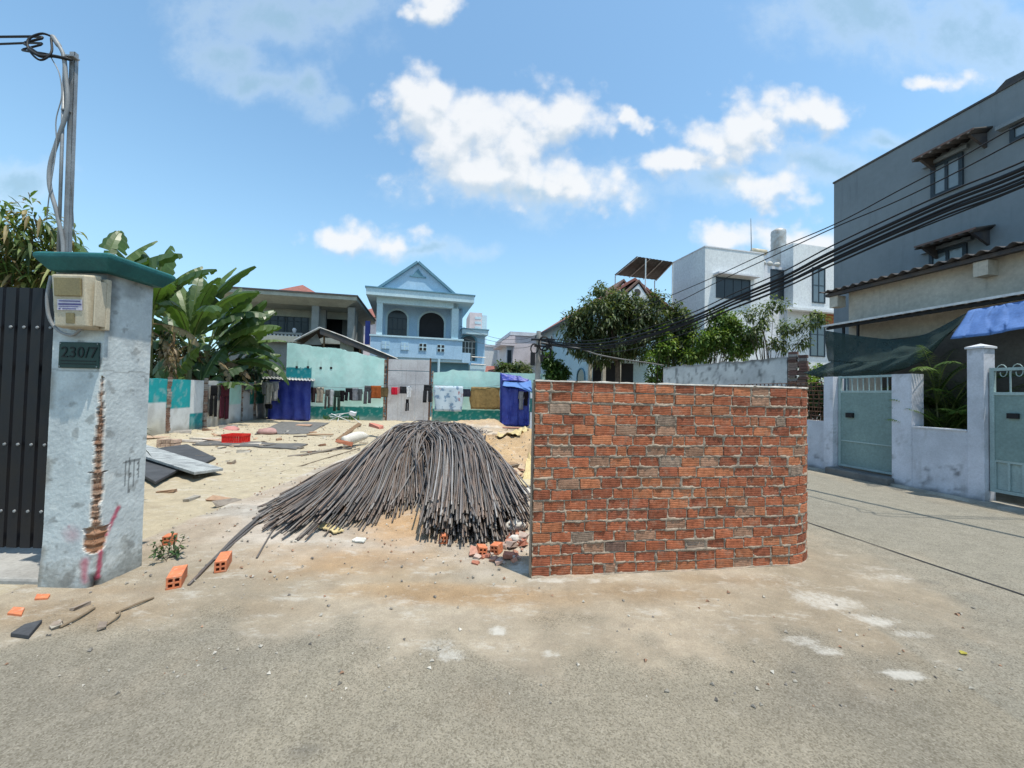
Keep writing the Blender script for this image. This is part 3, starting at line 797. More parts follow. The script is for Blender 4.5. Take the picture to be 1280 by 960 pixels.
MB().prism(mface(.08, .92, .58, .93), (0, -.012, 0)).build('meter_window', MT['amber'], mt, bevel=.004)
lab = MB().prism(mface(.14, .92, .31, .52), (0, -.002, 0)).build('printed_label', MT['label_white'], mt)
mb = MB()
for a, b, c, d in ((.2, .86, .475, .495), (.18, .9, .41, .44), (.2, .8, .375, .388), (.18, .24, .325, .35), (.3, .72, .33, .345)): mb.prism(mface(a, b, c, d, .0055), (0, -.0012, 0))
mb.build('label_print', MT['label_blue'], lab)
MB().prism(mface(.40, .66, .06, .26), (0, -.003, 0)).build('seal_window', MT['amber'], mt)
pts = [pw(64, 345, 2.96), pw(59, 372, 2.96), pw(62, 398, 2.97), pw(74, 414, 2.98), pw(90, 419, 2.98), pw(100, 412, 2.96), pw(103, 404, 2.94)]
MB().tube(cat_path(pts, 5), .011, 8).build('conduit', MT['pvc'], mt, smooth=True)
pts = [pw(69, 365, 2.98), pw(68, 385, 2.98), pw(73, 400, 2.98), pw(82, 405, 2.97)]
MB().tube(cat_path(pts, 5), .006, 6).build('earth_wire', MT['pvc'], mt, smooth=True)

# number plate
x0, x1, z0, z1 = -3.485, -3.175, 1.672, 1.872
np_ = thing('house_number_plate', 'dark green plate with the house number 230/7 on the white pillar', 'number plate', (-3.33, 3.01, z0))
B1('plate', MT['plate'], np_, x0, x1, 3.004, 3.014, z0, z1, bevel=.004)
MB().box(x0 + .02, x1 - .02, 3.001, 3.0035, z0 + .052, z0 + .058).box(x0 + .02, x1 - .02, 3.001, 3.0035, z0 + .03, z0 + .035).build('rule', MT['plate_ink'], np_)
fc = bpy.data.curves.new('digits', 'FONT'); fc.body = '230/7'; fc.size = .118; fc.extrude = .0015; fc.align_x = 'CENTER'; fc.space_character = 1.05
fo = bpy.data.objects.new('digits', fc); COL.objects.link(fo); fo.parent = np_
fo.rotation_euler = (PI / 2, 0, 0)
bpy.context.view_layer.update()
dm = bpy.data.meshes.new_from_object(fo.evaluated_get(bpy.context.evaluated_depsgraph_get())); bpy.data.objects.remove(fo)
fo = bpy.data.objects.new('digits', dm); COL.objects.link(fo); fo.parent = np_; dm.materials.clear(); dm.materials.append(MT['plate_ink'])
fo.location = (.004, -.0085, .082); fo.rotation_euler = (PI / 2, 0, 0); MW[fo.name] = MW[np_.name]
for p in (x0 + .012, x1 - .012):
    for z in (z0 + .012, z1 - .012): MB().lathe([(.005, 3.004), (.005, 3.001), (.002, 3.0)], (p, 0, z), 8, axis='Y').build('screw', MT['steel'], np_)

# service mast on the pillar
ms = thing('service_mast', 'tall grey steel angle mast with a looping conduit rising from the pillar cap', 'mast', (-3.6, 3.22, 2.5))
a, b = pw(83, 322, 3.22), pw(92, 66, 3.22)
MB().prism([a + Vector((-.02, -.012, 0)), a + Vector((.024, -.012, 0)), b + Vector((.024, -.012, 0)), b + Vector((-.02, -.012, 0))], (0, .004, 0)).prism([a + Vector((.020, -.012, 0)), a + Vector((.024, -.012, 0)), b + Vector((.024, -.012, 0)), b + Vector((.020, -.012, 0))], (0, .03, 0)).build('angle_post', MT['steel'], ms)
a2, b2 = pw(80, 322, 3.22), pw(88, 72, 3.22)
MB().tube([a2 + Vector((-.012, -.03, 0)), b2 + Vector((-.012, -.03, 0))], .011, 8).build('inner_post', MT['steel'], ms, smooth=True)
pts = [pw(66, 46, 3.18), pw(72, 55, 3.18), pw(79, 68, 3.18), pw(82, 92, 3.18), pw(84, 135, 3.18), pw(72, 175, 3.18), pw(63, 205, 3.18), pw(62, 232, 3.18), pw(70, 262, 3.18), pw(78, 300, 3.2), pw(79, 322, 3.2)]
MB().tube(cat_path(pts, 6), [.02] * 8 + [.014] * 53, 8).build('conduit', MT['pvc'], ms, smooth=True)
MB().tube(cat_path([pw(64, 72, 3.15), pw(74, 92, 3.15), pw(77, 120, 3.15), pw(70, 150, 3.15), pw(70, 185, 3.15), pw(62, 240, 3.15), pw(58, 275, 3.2)], 6), .004, 5).build('thin_wire', MT['pvc'], ms, smooth=True)
MB().tube(cat_path([pw(88, 180, 3.22), pw(90, 240, 3.22), pw(93, 300, 3.22)], 5), .003, 5).build('earth_wire', MT['cable_grey'], ms)
MB().obox(Matrix.Translation(pw(89, 72, 3.2)), .09, .05, .012).build('clamp', MT['steel'], ms); MB().obox(Matrix.Translation(pw(84, 139, 3.2)), .05, .05, .01).build('clamp', MT['steel'], ms)
far_l = Vector((-9.5, 4.0, 4.9))
for k, P in enumerate([[far_l, pw(0, 46, 3.3), pw(30, 55, 3.2), pw(52, 68, 3.15), pw(84, 72, 3.18)], [far_l + Vector((0, 0, -.2)), pw(0, 55, 3.3), pw(28, 63, 3.2), pw(56, 67, 3.15), pw(90, 75, 3.18)],
        [pw(66, 46, 3.17), pw(52, 42, 3.15), pw(36, 49, 3.12), pw(36, 62, 3.1), pw(50, 75, 3.1), pw(64, 66, 3.13), pw(64, 48, 3.17)], [pw(36, 62, 3.1), pw(50, 70, 3.1), pw(66, 70, 3.14), pw(86, 74, 3.18)]]):
    tag(MB().tube(cat_path(P, 6), [.009, .008, .008, .012][k], 6).build('service_cable', MT['cable'], smooth=True), ['upper black service cable running off from the mast head', 'lower black service cable running off from the mast head', 'black cable looped round the mouth of the mast conduit', 'thick taped cable joint just below the mast head'][k], 'cable', 'cables at the service mast')

# metal gate beside the pillar
gt = thing('metal_gate', 'black metal gate of close vertical slats beside the white pillar', 'gate', (-4.6, 3.5, 0))
mb = MB(); x = -6.3
while x < -3.62:
    mb.box(x, x + .088, 3.48, 3.505, .10, 2.40); x += .118
mb.build('slats', MT['dark_metal'], gt)
for z in (.16, .98, 1.66, 2.02): B1('rail', MT['dark_metal'], gt, -6.3, -3.6, 3.506, 3.545, z, z + .05)
B1('gate_post', MT['dark_metal'], gt, -3.615, -3.565, 3.46, 3.52, .0, 2.42)
x = -6.24; b0 = None
while x < -3.62:
    for z in (2.045, 1.005, .42):
        if b0 is None: b0 = MB().lathe([(.014, 3.479), (.012, 3.472), (.004, 3.469)], (x, 0, z), 8, axis='Y').build('bolt', MT['steel'], gt); o0 = (x, z)
        elif x > -4.95: b_ = b0.copy(); COL.objects.link(b_); b_.parent = gt; b_.location = (x - o0[0], 0, z - o0[1])
    x += .118
thr = tag(MB().box(-6.4, -3.58, 3.05, 3.75, -.02, .045).build('threshold', MT['concrete'], bevel=.02), 'worn cement threshold under the black slatted gate', 'threshold')

# weeds against the pillar foot
def leaf_quad(mb, p, d, L, w, droop, col, mat=0, fold=.25, up=Vector((0, 0, 1))):
    d = d.normalized(); s = d.cross(up)
    if s.length < .05: s = Vector((1, 0, 0))
    s.normalize(); n = s.cross(d)
    q = [(0, 0), (.33, 1), (.68, .75), (1, 0)]
    mid = []; l_ = []; r_ = []
    for t, ww in q:
        c = p + d * (L * t) - Vector((0, 0, droop * L * t * t)); mid.append(c)
        l_.append(c + s * (w * .5 * ww) + n * (fold * w * .5 * ww)); r_.append(c - s * (w * .5 * ww) + n * (fold * w * .5 * ww))
    vs = [mid[0], l_[1], mid[1], r_[1], l_[2], mid[2], r_[2], mid[3]]
    mb.add(vs, [(0, 1, 2), (0, 2, 3), (1, 4, 5, 2), (2, 5, 6, 3), (4, 7, 5), (5, 7, 6)], mat, col)
def rdir(up=0.0):
    while True:
        v = Vector((rnd(-1, 1), rnd(-1, 1), rnd(-1, 1)))
        if .1 < v.length < 1: return (v.normalized() + Vector((0, 0, up))).normalized()
wd = thing('weed', 'small dark green weed growing against the foot of the white pillar', 'weed', (-3.2, 3.5, 0))
mb = MB(); ms_ = MB()
for k in range(12):
    b0 = Vector((rnd(-3.22, -3.0), rnd(3.48, 3.62), 0)); tip = b0 + Vector((rnd(-.05, .18), rnd(-.1, .1), rnd(.08, .2)))
    ms_.tube([b0, b0.lerp(tip, .5) + Vector((.01, 0, .02)), tip], .003, 4)
    for i in range(9):
        leaf_quad(mb, b0.lerp(tip, rnd(.3, 1)), rdir(.2), rnd(.03, .06), rnd(.015, .028), .4, cmul(random.choice([(.05, .10, .035), (.04, .08, .03), (.08, .13, .04)]), rnd(.8, 1.2)))
mb.build('leaves', MT['leaf'], wd, recalc=False); ms_.build('stem', MT['bark'], wd)
# ================================================================== surroundings
def mw(*items): return max(items)
def colour_wall(name, fr, u0, u1, ztop, thick, colfn, parent=None, res=.06, z0=-.05, side=-1, disp=None):
    """A plastered wall of real thickness; painted fields and stains are its own colours. side: which way its seen face looks along v."""
    us = steps((u0, u1, res)); nz = max(4, int(max(ztop(u) for u in us) / res)); mb = MB(); rows = []; vc = []
    for i in range(nz + 1):
        r = []
        for u in us:
            z = lerp(z0, ztop(u), i / nz); r.append(fr.p(u, side * (disp(u, z) if disp else 0), z)); vc.append(colfn(u, z))
        rows.append(r)
    back = []
    for i in range(nz + 1):
        r = []
        for u in us:
            z = lerp(z0, ztop(u), i / nz); r.append(fr.p(u, -side * thick, z)); vc.append(colfn(u, z))
        back.append(r)
    mb.grid(rows); mb.grid(back, flip=True)
    n = len(us); N = n * (nz + 1)
    rim = [(nz * n + j, nz * n + j + 1, N + nz * n + j + 1, N + nz * n + j) for j in range(n - 1)]
    rim += [(i * n, (i + 1) * n, N + (i + 1) * n, N + i * n) for i in range(nz)] + [(i * n + n - 1, N + i * n + n - 1, N + (i + 1) * n + n - 1, (i + 1) * n + n - 1) for i in range(nz)]
    for f in rim: mb.f.append(f); mb.m.append(0); mb.c.append(None); mb.uv.append(None)
    return mb.build(name, MT['wallcol'], parent, vcol=vc, recalc=False)

def window(fr, u0, u1, z0, z1, v, parent, fm='winframe', gm='glass', nx=2, ny=1, t=.05, d=.05, name='window'):
    mb = MB()
    mb.box(u0, u0 + t, v - d, v, z0, z1, fr).box(u1 - t, u1, v - d, v, z0, z1, fr).box(u0 + t, u1 - t, v - d, v, z0, z0 + t, fr).box(u0 + t, u1 - t, v - d, v, z1 - t, z1, fr)
    for i in range(1, nx):
        u = lerp(u0, u1, i / nx); mb.box(u - t * .4, u + t * .4, v - d * .9, v, z0 + t, z1 - t, fr)
    for i in range(1, ny):
        z = lerp(z0, z1, i / ny); mb.box(u0 + t, u1 - t, v - d * .8, v - .002, z - t * .3, z + t * .3, fr)
    w_ = mb.build(name, MT[fm], parent)
    MB().box(u0 + t, u1 - t, v - d * .45, v - d * .45 + .012, z0 + t, z1 - t, fr).build('pane', MT[gm], w_)
    return w_
def arch_pts(fr, u0, u1, z0, zs, z1, v, n=14):
    c = (u0 + u1) / 2; r = (u1 - u0) / 2
    return [fr.p(u0, v, z0), fr.p(u1, v, z0)] + [fr.p(c + r * math.cos(PI * i / n), v, zs + (z1 - zs) * math.sin(PI * i / n)) for i in range(n + 1)]
def arch_window(fr, u0, u1, z0, z1, v, parent, fm='blue_pale', gm='glass', t=.12, nx=3, ny=3, bars='winframe'):
    zs = z1 - (u1 - u0) * .42
    o = arch_pts(fr, u0 - t, u1 + t, z0, zs, z1 + t, v - .07); i_ = arch_pts(fr, u0, u1, z0 + .001, zs, z1, v - .07)
    n = len(o); off = fr.V * .07
    vs = o + i_ + [p + off for p in o] + [p + off for p in i_]
    fs = []
    for a in range(1, n):
        b = (a + 1) % n
        fs += [(a, b, n + b, n + a), (2 * n + a, 3 * n + a, 3 * n + b, 2 * n + b), (a, 2 * n + a, 2 * n + b, b), (n + a, n + b, 3 * n + b, 3 * n + a)]
    w_ = MB().add(vs, fs).build('window', MT[fm], parent)
    MB().prism(arch_pts(fr, u0 + .002, u1 - .002, z0 + .004, zs, z1 - .002, v - .03), fr.V * .02).build('pane', MT[gm], w_)
    mb = MB()
    for k in range(1, nx):
        u = lerp(u0, u1, k / nx); mb.box(u - .025, u + .025, v - .05, v - .032, z0 + .02, zs + .02, fr)
    for k in range(1, ny + 1):
        z = lerp(z0, zs, k / ny); mb.box(u0 + .01, u1 - .01, v - .054, v - .033, z - .02, z + .02, fr)
    if nx > 1: mb.build('sash', MT[bars], w_)
    return w_
def corrugated(a0, a1, b0, b1, wl=.13, amp=.022, th=.008, nb=2):
    """sheet between edge a0-a1 and edge b0-b1, waves running from a to b."""
    a0, a1, b0, b1 = (Vector(q) for q in (a0, a1, b0, b1)); L = (a1 - a0).length; n = max(8, int(L / wl * 6)); rows = []
    for j in range(nb):
        t = j / (nb - 1); r = []
        for i in range(n + 1):
            s = i / n; p = a0.lerp(a1, s).lerp(b0.lerp(b1, s), t); r.append(p + Vector((0, 0, amp * math.cos(2 * PI * s * L / wl))))
        rows.append(r)
    return MB().shell(rows, (0, 0, -th))

# ------------------------------------------------------------------ boundary wall on the left of the lot
LF = side_frame((-10.85, 11.5), 12.5)
lu = lambda px, py=500: LF.u(px, py, 0)
lz = lambda px, py: LF.z(px, py, 0)
uA, uB = -4.5, lu(333)
MW_WHITE, MW_TEAL, MW_MINT = (.64, .66, .66), (.012, .33, .35), (.42, .68, .62)
e208, e213, e238, e253, e258, e285, e300 = [lu(x) for x in (207.5, 212, 238, 252, 258, 285, 301)]
zt1, zt2, zt3, zt4 = lz(190, 504), lz(225, 510.5), lz(245, 491), lz(245, 517)
def lcol(u, z):
    n_ = fbm(u, z, 3, 1.3, 4); e = .03 * fbm(u, z, 8, 5, 3)
    if u < e208: c = MW_TEAL if z > zt1 + e * .5 else cmix(MW_WHITE, (.52, .47, .33), .6 * sm(zt1, .1, z + .3 * n_))
    elif u < e238 + e: c = MW_TEAL if z > zt2 + e else MW_WHITE
    elif u < e258: c = MW_WHITE if z > zt4 else (.012, .25, .27)
    elif u < e285: c = (.50, .50, .48)
    elif u < e300: c = MW_MINT if z > zt2 else MW_WHITE
    elif u < lu(312): c = (.52, .53, .53)
    elif u < lu(330): c = (.012, .21, .18) if z > lz(320, 505) else MW_WHITE
    else: c = MW_WHITE
    c = cmix(c, (.6, .62, .6), .25 * sm(.1, .5, fbm(u, z, 5, 4, 4)))
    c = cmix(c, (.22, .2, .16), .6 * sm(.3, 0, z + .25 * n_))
    return cmix(c, (.3, .28, .24), .35 * sm(.15, .5, n_))
lw = fthing('boundary_wall', 'low turquoise and white boundary wall along the left of the cleared lot', 'wall', LF, loc=(3, 0, 0))
ztop = lambda u: lerp(lz(181, 472.5), lz(325, 478.5), (u - lu(181)) / (lu(325) - lu(181))) + .02 * ns(u * 3, 1) if u > -1 else 1.78
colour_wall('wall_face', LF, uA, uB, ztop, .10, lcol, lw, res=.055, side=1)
for px, w_ in ((210, .14), (256, .2), (302, .05), (318, .16)):
    u = lu(px); mb = MB(); z = 0
    while z < 1.82:
        h = rnd(.07, .1); e = rnd(-.03, .03); mb.box(u - w_ / 2 + e * .4, u + w_ / 2 + e * .4, .002, .05 + e * .5, z, z + h - .008, LF, col=cmul(random.choice([(.30, .20, .15), (.34, .30, .26), (.25, .15, .11), (.4, .36, .32)]), rnd(.7, 1.1))); z += h
    mb.build('wall_stub', MT['stone'], lw)
# rubble swept against its foot
RUB = [(.42, .30, .22), (.5, .45, .4), (.36, .22, .15), (.55, .5, .45), (.3, .27, .24)]
for k, (px, py, sx, sy, sz, rz, ci) in enumerate([(212, 553, .5, .12, .09, .1, 2), (196, 549, .6, .2, .05, .3, 0), (238, 552, .9, .16, .05, -.1, 1), (256, 549, .7, .14, .06, .2, 3), (272, 552, .8, .2, .05, -.2, 0), (228, 545, .4, .25, .08, .6, 4), (262, 542, .6, .1, .06, -.4, 2), (285, 539, .5, .3, .12, .3, 3)]):
    p = pg(px, py); z = hgt(p.x, p.y)
    mb = MB().obox(Matrix.Translation((p.x, p.y, z + sz / 2)) @ Matrix.Rotation(rz, 4, 'Z') @ Matrix.Rotation(rnd(-.06, .06), 4, 'Y'), sx, sy, sz, col=RUB[ci], jit=.03)
    tag(mb.build('rubble_slab', MT['stone']), ['pale broken slab just left of the brick stub row', 'flat brown slab nearest the white pillar at the wall foot', 'long grey slab lying before the turquoise wall', 'short pale slab below the tall brick wall stub', 'flat slab lying just left of the red crate', 'grey block leaning near the turquoise wall foot', 'narrow reddish slab below the hanging black trousers', 'pale lump of rubble below the hanging maroon trousers'][k], 'rubble', 'rubble along the boundary wall foot')
st = thing('brick_stack', 'small stack of pale hollow bricks behind the leaning boards', 'brick stack', tuple(pg(211, 557)))
p = pg(211, 557); mb = MB()
for r in range(2):
    for c in range(4): mb.obox(Matrix.Translation((p.x - .18 + c * .12, p.y, r * .105 + .05 + hgt(p.x, p.y))), .105, .2, .09, col=cmul((.5, .36, .28), rnd(.8, 1.2)), jit=.006)
mb.build('bricks', MT['stone'], st)

# ------------------------------------------------------------------ back walls of the lot
TF = front_frame(tuple(pw(480, 526, 20.5))[:2], 2.0)
tu = lambda px, py=500, v=0: TF.u(px, py, v)
tz = lambda px, py, v=0: TF.z(px, py, v)
TEAL, TGREEN = (.46, .72, .68), (.010, .17, .155)
zb1 = tz(430, 508)
holes = [tuple(TF.uz(x, y)) for x, y in ((371, 459), (385, 459), (401, 460), (414, 460))]
def tcol(u, z):
    n_ = fbm(u, z, 1, .9, 4); e = .02 * fbm(u, z, 6, 6, 3)
    c = TGREEN if z < zb1 + e else cmix(TEAL, (.54, .78, .74), sm(-.2, .5, n_))
    if u < tu(388.5) and tz(370, 476) < z < tz(370, 459.5): c = (.012, .22, .26)
    for hu, hz in holes:
        if 0 < z - hz < .5: c = cmix(c, (.2, .25, .22), .5 * sm(.06, .0, abs(u - hu) + .02 * n_) * sm(.5, .1, z - hz))
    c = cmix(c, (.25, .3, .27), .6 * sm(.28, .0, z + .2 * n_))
    return cmix(c, (.55, .7, .66), .25 * sm(.2, .5, fbm(u, z, 4, 5, 4)))
tops = [(tu(350), tz(357, 427)), (tu(357), tz(357, 427.5)), (tu(390), tz(390, 433)), (tu(417), tz(417, 435)), (tu(481), tz(481, 449)), (tu(490), tz(481, 449))]
bw = fthing('teal_wall', 'tall pale turquoise wall with a dark green base and a stepped broken top', 'wall', TF, loc=(-2.5, 0, 0))
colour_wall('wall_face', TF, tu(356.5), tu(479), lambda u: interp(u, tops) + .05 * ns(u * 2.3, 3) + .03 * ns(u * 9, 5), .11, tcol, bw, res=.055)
mb = MB()
for hu, hz in holes: mb.lathe([(.055, -.004), (.05, .02), (.02, .021)], TF.p(hu, 0, hz), 8, axis='Y')
for k, (hu, hz) in enumerate(holes): MB().box(hu - .06, hu + .06, -.016, -.003, hz - .06, hz + .06, TF).build('socket_hole', MT['dark_in'], bw, bevel=.02)
z = 0; mb = MB(); ur = tu(479)
while z < tz(480, 450):
    h = rnd(.07, .1); mb.box(ur + .004, ur + rnd(.05, .16), .0, .1, z, z + h - .01, TF, col=cmul(random.choice([(.30, .20, .15), (.4, .36, .32), (.25, .15, .11)]), rnd(.7, 1.1))); z += h
mb.build('broken_end', MT['stone'], bw)

wp = fthing('metal_hoarding', 'grey white sheet metal hoarding closing the gap between two turquoise walls', 'hoarding', TF, loc=(.9, 0, 0))
u0, u1 = tu(484), tu(536); z1 = tz(510, 449.5)
MT['panel'] = paint('sheet_panel', (.50, .50, .52), (.40, .39, .41), scale=1.4, streak=.45, streakc=(.26, .21, .18), rough=.6)
mb = MB()
for a, b in ((0, .34), (.345, .67), (.675, 1)): mb.box(lerp(u0, u1, a), lerp(u0, u1, b), -.03, -.01, 0, tz(510, 464), TF)
mb.box(u0, u1, -.033, -.012, tz(510, 463.2), z1, TF); mb.build('sheets', MT['panel'], wp)
for u in (u0 - .05, u1): B1('frame_post', MT['rust'], wp, u, u + .07, -.04, .04, 0, z1 + .1, fr=TF)
B1('frame_rail', MT['rust'], wp, u0 + .02, u1, -.008, .04, z1 - .06, z1, fr=TF)

tops2 = [(tu(538), tz(541, 466)), (tu(552), tz(552, 465)), (tu(565), tz(565, 462.5)), (tu(600), tz(600, 464)), (tu(629), tz(629, 466)), (tu(700), tz(629, 466))]
zb2 = tz(580, 512)
def tcol2(u, z):
    n_ = fbm(u, z, 2, .9, 4); e = .02 * fbm(u, z, 6, 6, 3)
    c = TGREEN if z < zb2 + e else cmix(TEAL, (.54, .78, .74), sm(-.2, .5, n_))
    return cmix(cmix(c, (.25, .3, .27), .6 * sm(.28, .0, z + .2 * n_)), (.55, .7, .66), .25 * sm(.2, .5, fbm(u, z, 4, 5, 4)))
bw2 = fthing('teal_wall', 'lower turquoise wall behind the hanging blankets, right of the metal panel', 'wall', TF, loc=(3.5, 0, 0))
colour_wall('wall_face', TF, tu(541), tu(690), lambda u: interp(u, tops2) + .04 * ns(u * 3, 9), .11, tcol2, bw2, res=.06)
mb = MB(); z = 0; ul = tu(541)
while z < 2.6:
    h = rnd(.07, .1); mb.box(ul - rnd(.03, .13), ul - .004, .0, .1, z, z + h - .01, TF, col=cmul(random.choice([(.30, .20, .15), (.4, .36, .32), (.35, .4, .38)]), rnd(.7, 1.1))); z += h
mb.build('broken_end', MT['stone'], bw2)
cf = fthing('tin_fence', 'dull grey corrugated fence panel under the banana leaves', 'fence', TF, loc=(-5.8, .4, 0))
a, b = pw(300, 474, 21), pw(354, 474, 21)
mb = MB(); n = 80; rows = []
for z in (0.0, pw(330, 457.5, 21).z):
    rows.append([a.lerp(b, i / n) * 1.0 + Vector((0, .025 * math.sin(i * .9), 0)) for i in range(n + 1)]); rows[-1] = [Vector((p.x, p.y, z)) for p in rows[-1]]
mb.shell(rows, (0, .012, 0)); MT['tinfence'] = paint('tin_fence_paint', (.13, .15, .14), (.09, .1, .095), scale=2, streak=.3); mb.build('corrugated_sheet', MT['tinfence'], cf)
B1('rail', MT['grey_col'], cf, tu(300, 474), tu(354, 474), .38, .42, pw(330, 475.5, 21).z - .1, pw(330, 475.5, 21).z, fr=TF)

# ------------------------------------------------------------------ tarpaulin shelters on the lot
def tarp_sheet(P00, P10, P01, P11, amp, th, nu=22, nv=16, fold=7.0, seed=0, sagz=0.0):
    """hung sheet between four corners (P0* top), rippled and of real thickness."""
    P00, P10, P01, P11 = (Vector(q) for q in (P00, P10, P01, P11)); n = (P10 - P00).cross(P01 - P00).normalized(); rows = []
    for j in range(nv + 1):
        t = j / nv; r = []
        for i in range(nu + 1):
            s = i / nu; p = P00.lerp(P10, s).lerp(P01.lerp(P11, s), t)
            w_ = amp * (math.sin(s * fold + 1.7 * math.sin(t * 2 + seed) + seed) * (.3 + .7 * t) + .8 * ns(s * 4, t * 4, seed) + .5 * ns(s * 11, t * 6, seed))
            r.append(p + n * w_ - Vector((0, 0, sagz * math.sin(PI * s) * math.sin(PI * min(1, t + .2)))))
        rows.append(r)
    return MB().shell(rows, n * th)
sh = thing('tarp_shelter', 'dark blue tarpaulin booth with a tin roof before the turquoise wall', 'tarp shelter', tuple(pg(362, 526)))
Yt = 19.2
f = lambda px, py, Y=Yt: pw(px, py, Y)
gz0 = lambda p: Vector((p.x, p.y, .02))
tarp_sheet(f(337, 474), f(388, 475), gz0(f(335, 526)), gz0(f(387, 527)), .05, .01, seed=1, nu=34, fold=24).build('front_sheet', MT['tarp'], sh, smooth=True)
tarp_sheet(f(388, 475), f(388, 476, 20.4), gz0(f(387, 527)), gz0(f(387.5, 525, 20.4)), .03, .01, seed=2).build('side_sheet', MT['tarp'], sh, smooth=True)
tarp_sheet(f(337, 474), f(338, 474, 20.4), gz0(f(335, 526)), gz0(f(338, 525, 20.4)), .03, .01, seed=5).build('side_sheet', MT['tarp'], sh, smooth=True)
corrugated(f(327, 473, 18.8), f(394, 476, 18.8), f(332, 470.5, 20.4), f(393, 473.5, 20.4), wl=.16).build('tin_roof', MT['tin'], sh, smooth=True)
for px in (339, 386): p = f(px, 500, 19.35); MB().tube([(p.x, p.y, 0), (p.x, p.y, 2.08)], .03, 6).build('post', MT['wood'], sh)

s2 = thing('tarp_shelter', 'bright blue tarpaulin booth with a pale blue flap, left of the brick wall', 'tarp shelter', tuple(pg(645, 527)))
Yr = 18.6
tarp_sheet(f(625, 466, 19.8), f(661, 474, 19.8), gz0(f(625, 526, 19.8)), gz0(f(661, 526, 19.8)), .04, .01, seed=3).build('back_sheet', MT['tarp'], s2, smooth=True)
tarp_sheet(f(628, 482, Yr), f(648, 486, Yr), gz0(f(627, 527, Yr)), gz0(f(647, 527, Yr)), .05, .01, seed=4).build('front_sheet', MT['tarp'], s2, smooth=True)
tarp_sheet(f(648, 503, Yr), f(661, 506, Yr), gz0(f(647, 527, Yr)), gz0(f(661, 527, Yr)), .04, .01, seed=6).build('front_sheet', MT['tarp'], s2, smooth=True)
tarp_sheet(f(630, 476.5, 19.6), f(664, 475, 19.6), f(628, 481, Yr - .3), f(665, 489, Yr - .3), .03, .01, seed=7, sagz=.10).build('flap', MT['tarp_sky'], s2, smooth=True)
tarp_sheet(f(626, 466.5, 19.75), f(650, 470, 19.75), f(628, 475, 19.5), f(662, 477, 19.5), .03, .01, seed=9).build('upper_sheet', MT['tarp'], s2, smooth=True)
tarp_sheet(f(660, 488, Yr), f(662, 487, 19.8), gz0(f(660, 527, Yr)), gz0(f(661, 526, 19.8)), .03, .01, seed=8).build('side_sheet', MT['tarp'], s2, smooth=True)
for px in (629, 659): p = f(px, 500, Yr + .06); MB().tube([(p.x, p.y, 0), (p.x, p.y, f(px, 488, Yr).z)], .025, 6).build('post', MT['wood'], s2)
p0 = f(666, 528, 17.2); mb = MB(); z = 0
cpost = thing('gate_post', 'stub of white plastered post beside the blue booth', 'post', (p0.x, p0.y, 0))
B1('post_body', MT['white_wall'], cpost, p0.x - .13, p0.x + .13, p0.y, p0.y + .25, 0, f(666, 492, 17.2).z, bevel=.02)
B1('painted_band', MT['teal_cap'], cpost, p0.x - .135, p0.x - .02, p0.y - .006, p0.y + .1, f(666, 515, 17.2).z, f(666, 498, 17.2).z)

# ------------------------------------------------------------------ washing
def hang(kind, fr, px0, px1, py0, py1, v, col, label, name, cat='garment', group='washing on the long line', seed=0, accent=None):
    u0, z1 = fr.uz(px0, py0, v); u1, z0 = fr.uz(px1, py1, v); w_ = u1 - u0; h = z1 - z0; uc = (u0 + u1) / 2
    mb = MB()
    def part(lf, rf, ta, tb, nr=9, nc=7, k=0.0):
        rows = []
        for j in range(nr + 1):
            t = lerp(ta, tb, j / nr); l, r = lf(t), rf(t); row = []
            for i in range(nc + 1):
                s = i / nc; u = uc + lerp(l, r, s) * w_
                row.append(fr.p(u, v + (.035 * math.sin(u * 13 / max(.3, w_) + seed + k) * (.25 + t) + .02 * ns(u * 7, t * 3, seed)) * min(1, w_ + .3), z1 - h * t + .02 * w_ * ns(u * 5, t, seed + 3)))
            rows.append(row)
        mb.shell(rows, fr.V * .014, col=col)
    if kind == 'trousers':
        part(lambda t: -.42 - .03 * t, lambda t: .42 + .03 * t, 0, .33, 4)
        part(lambda t: -.46 - .04 * t, lambda t: -.04 - .05 * t, .31, 1, 7, 4); part(lambda t: .04 + .03 * t, lambda t: .46 + .02 * t, .31, .96, 7, 4, 1)
    elif kind == 'shirt':
        part(lambda t: -.34 - .02 * math.sin(t * 5 + seed), lambda t: .34 + .02 * math.sin(t * 4), 0, 1)
        part(lambda t: -.36 - .35 * t - .04, lambda t: -.30 - .2 * t, .0, .42, 4, 3); part(lambda t: .30 + .2 * t, lambda t: .36 + .35 * t + .04, .0, .42, 4, 3)
    else:
        part(lambda t: -.5 + .03 * math.sin(t * 6 + seed), lambda t: .5 + .03 * math.sin(t * 5 + seed * 2), 0, 1, 10, 14 if w_ > .9 else 7)
    o = mb.build(name, MT['cloth'], smooth=True)
    return tag(o, label, cat, group)
vl = -.55
zl = lambda px, py: TF.p(*(lambda q: (q[0], vl, q[1]))(TF.uz(px, py, vl)))
lpts = [zl(386, 483), zl(440, 484.5), zl(480, 482), zl(540, 481), zl(590, 485), zl(628, 481)]
tag(MB().tube(cat_path(lpts, 6), .008, 5).build('clothes_line', MT['cable_grey'], smooth=True), 'thin line strung across the back of the lot carrying the washing', 'clothes line')
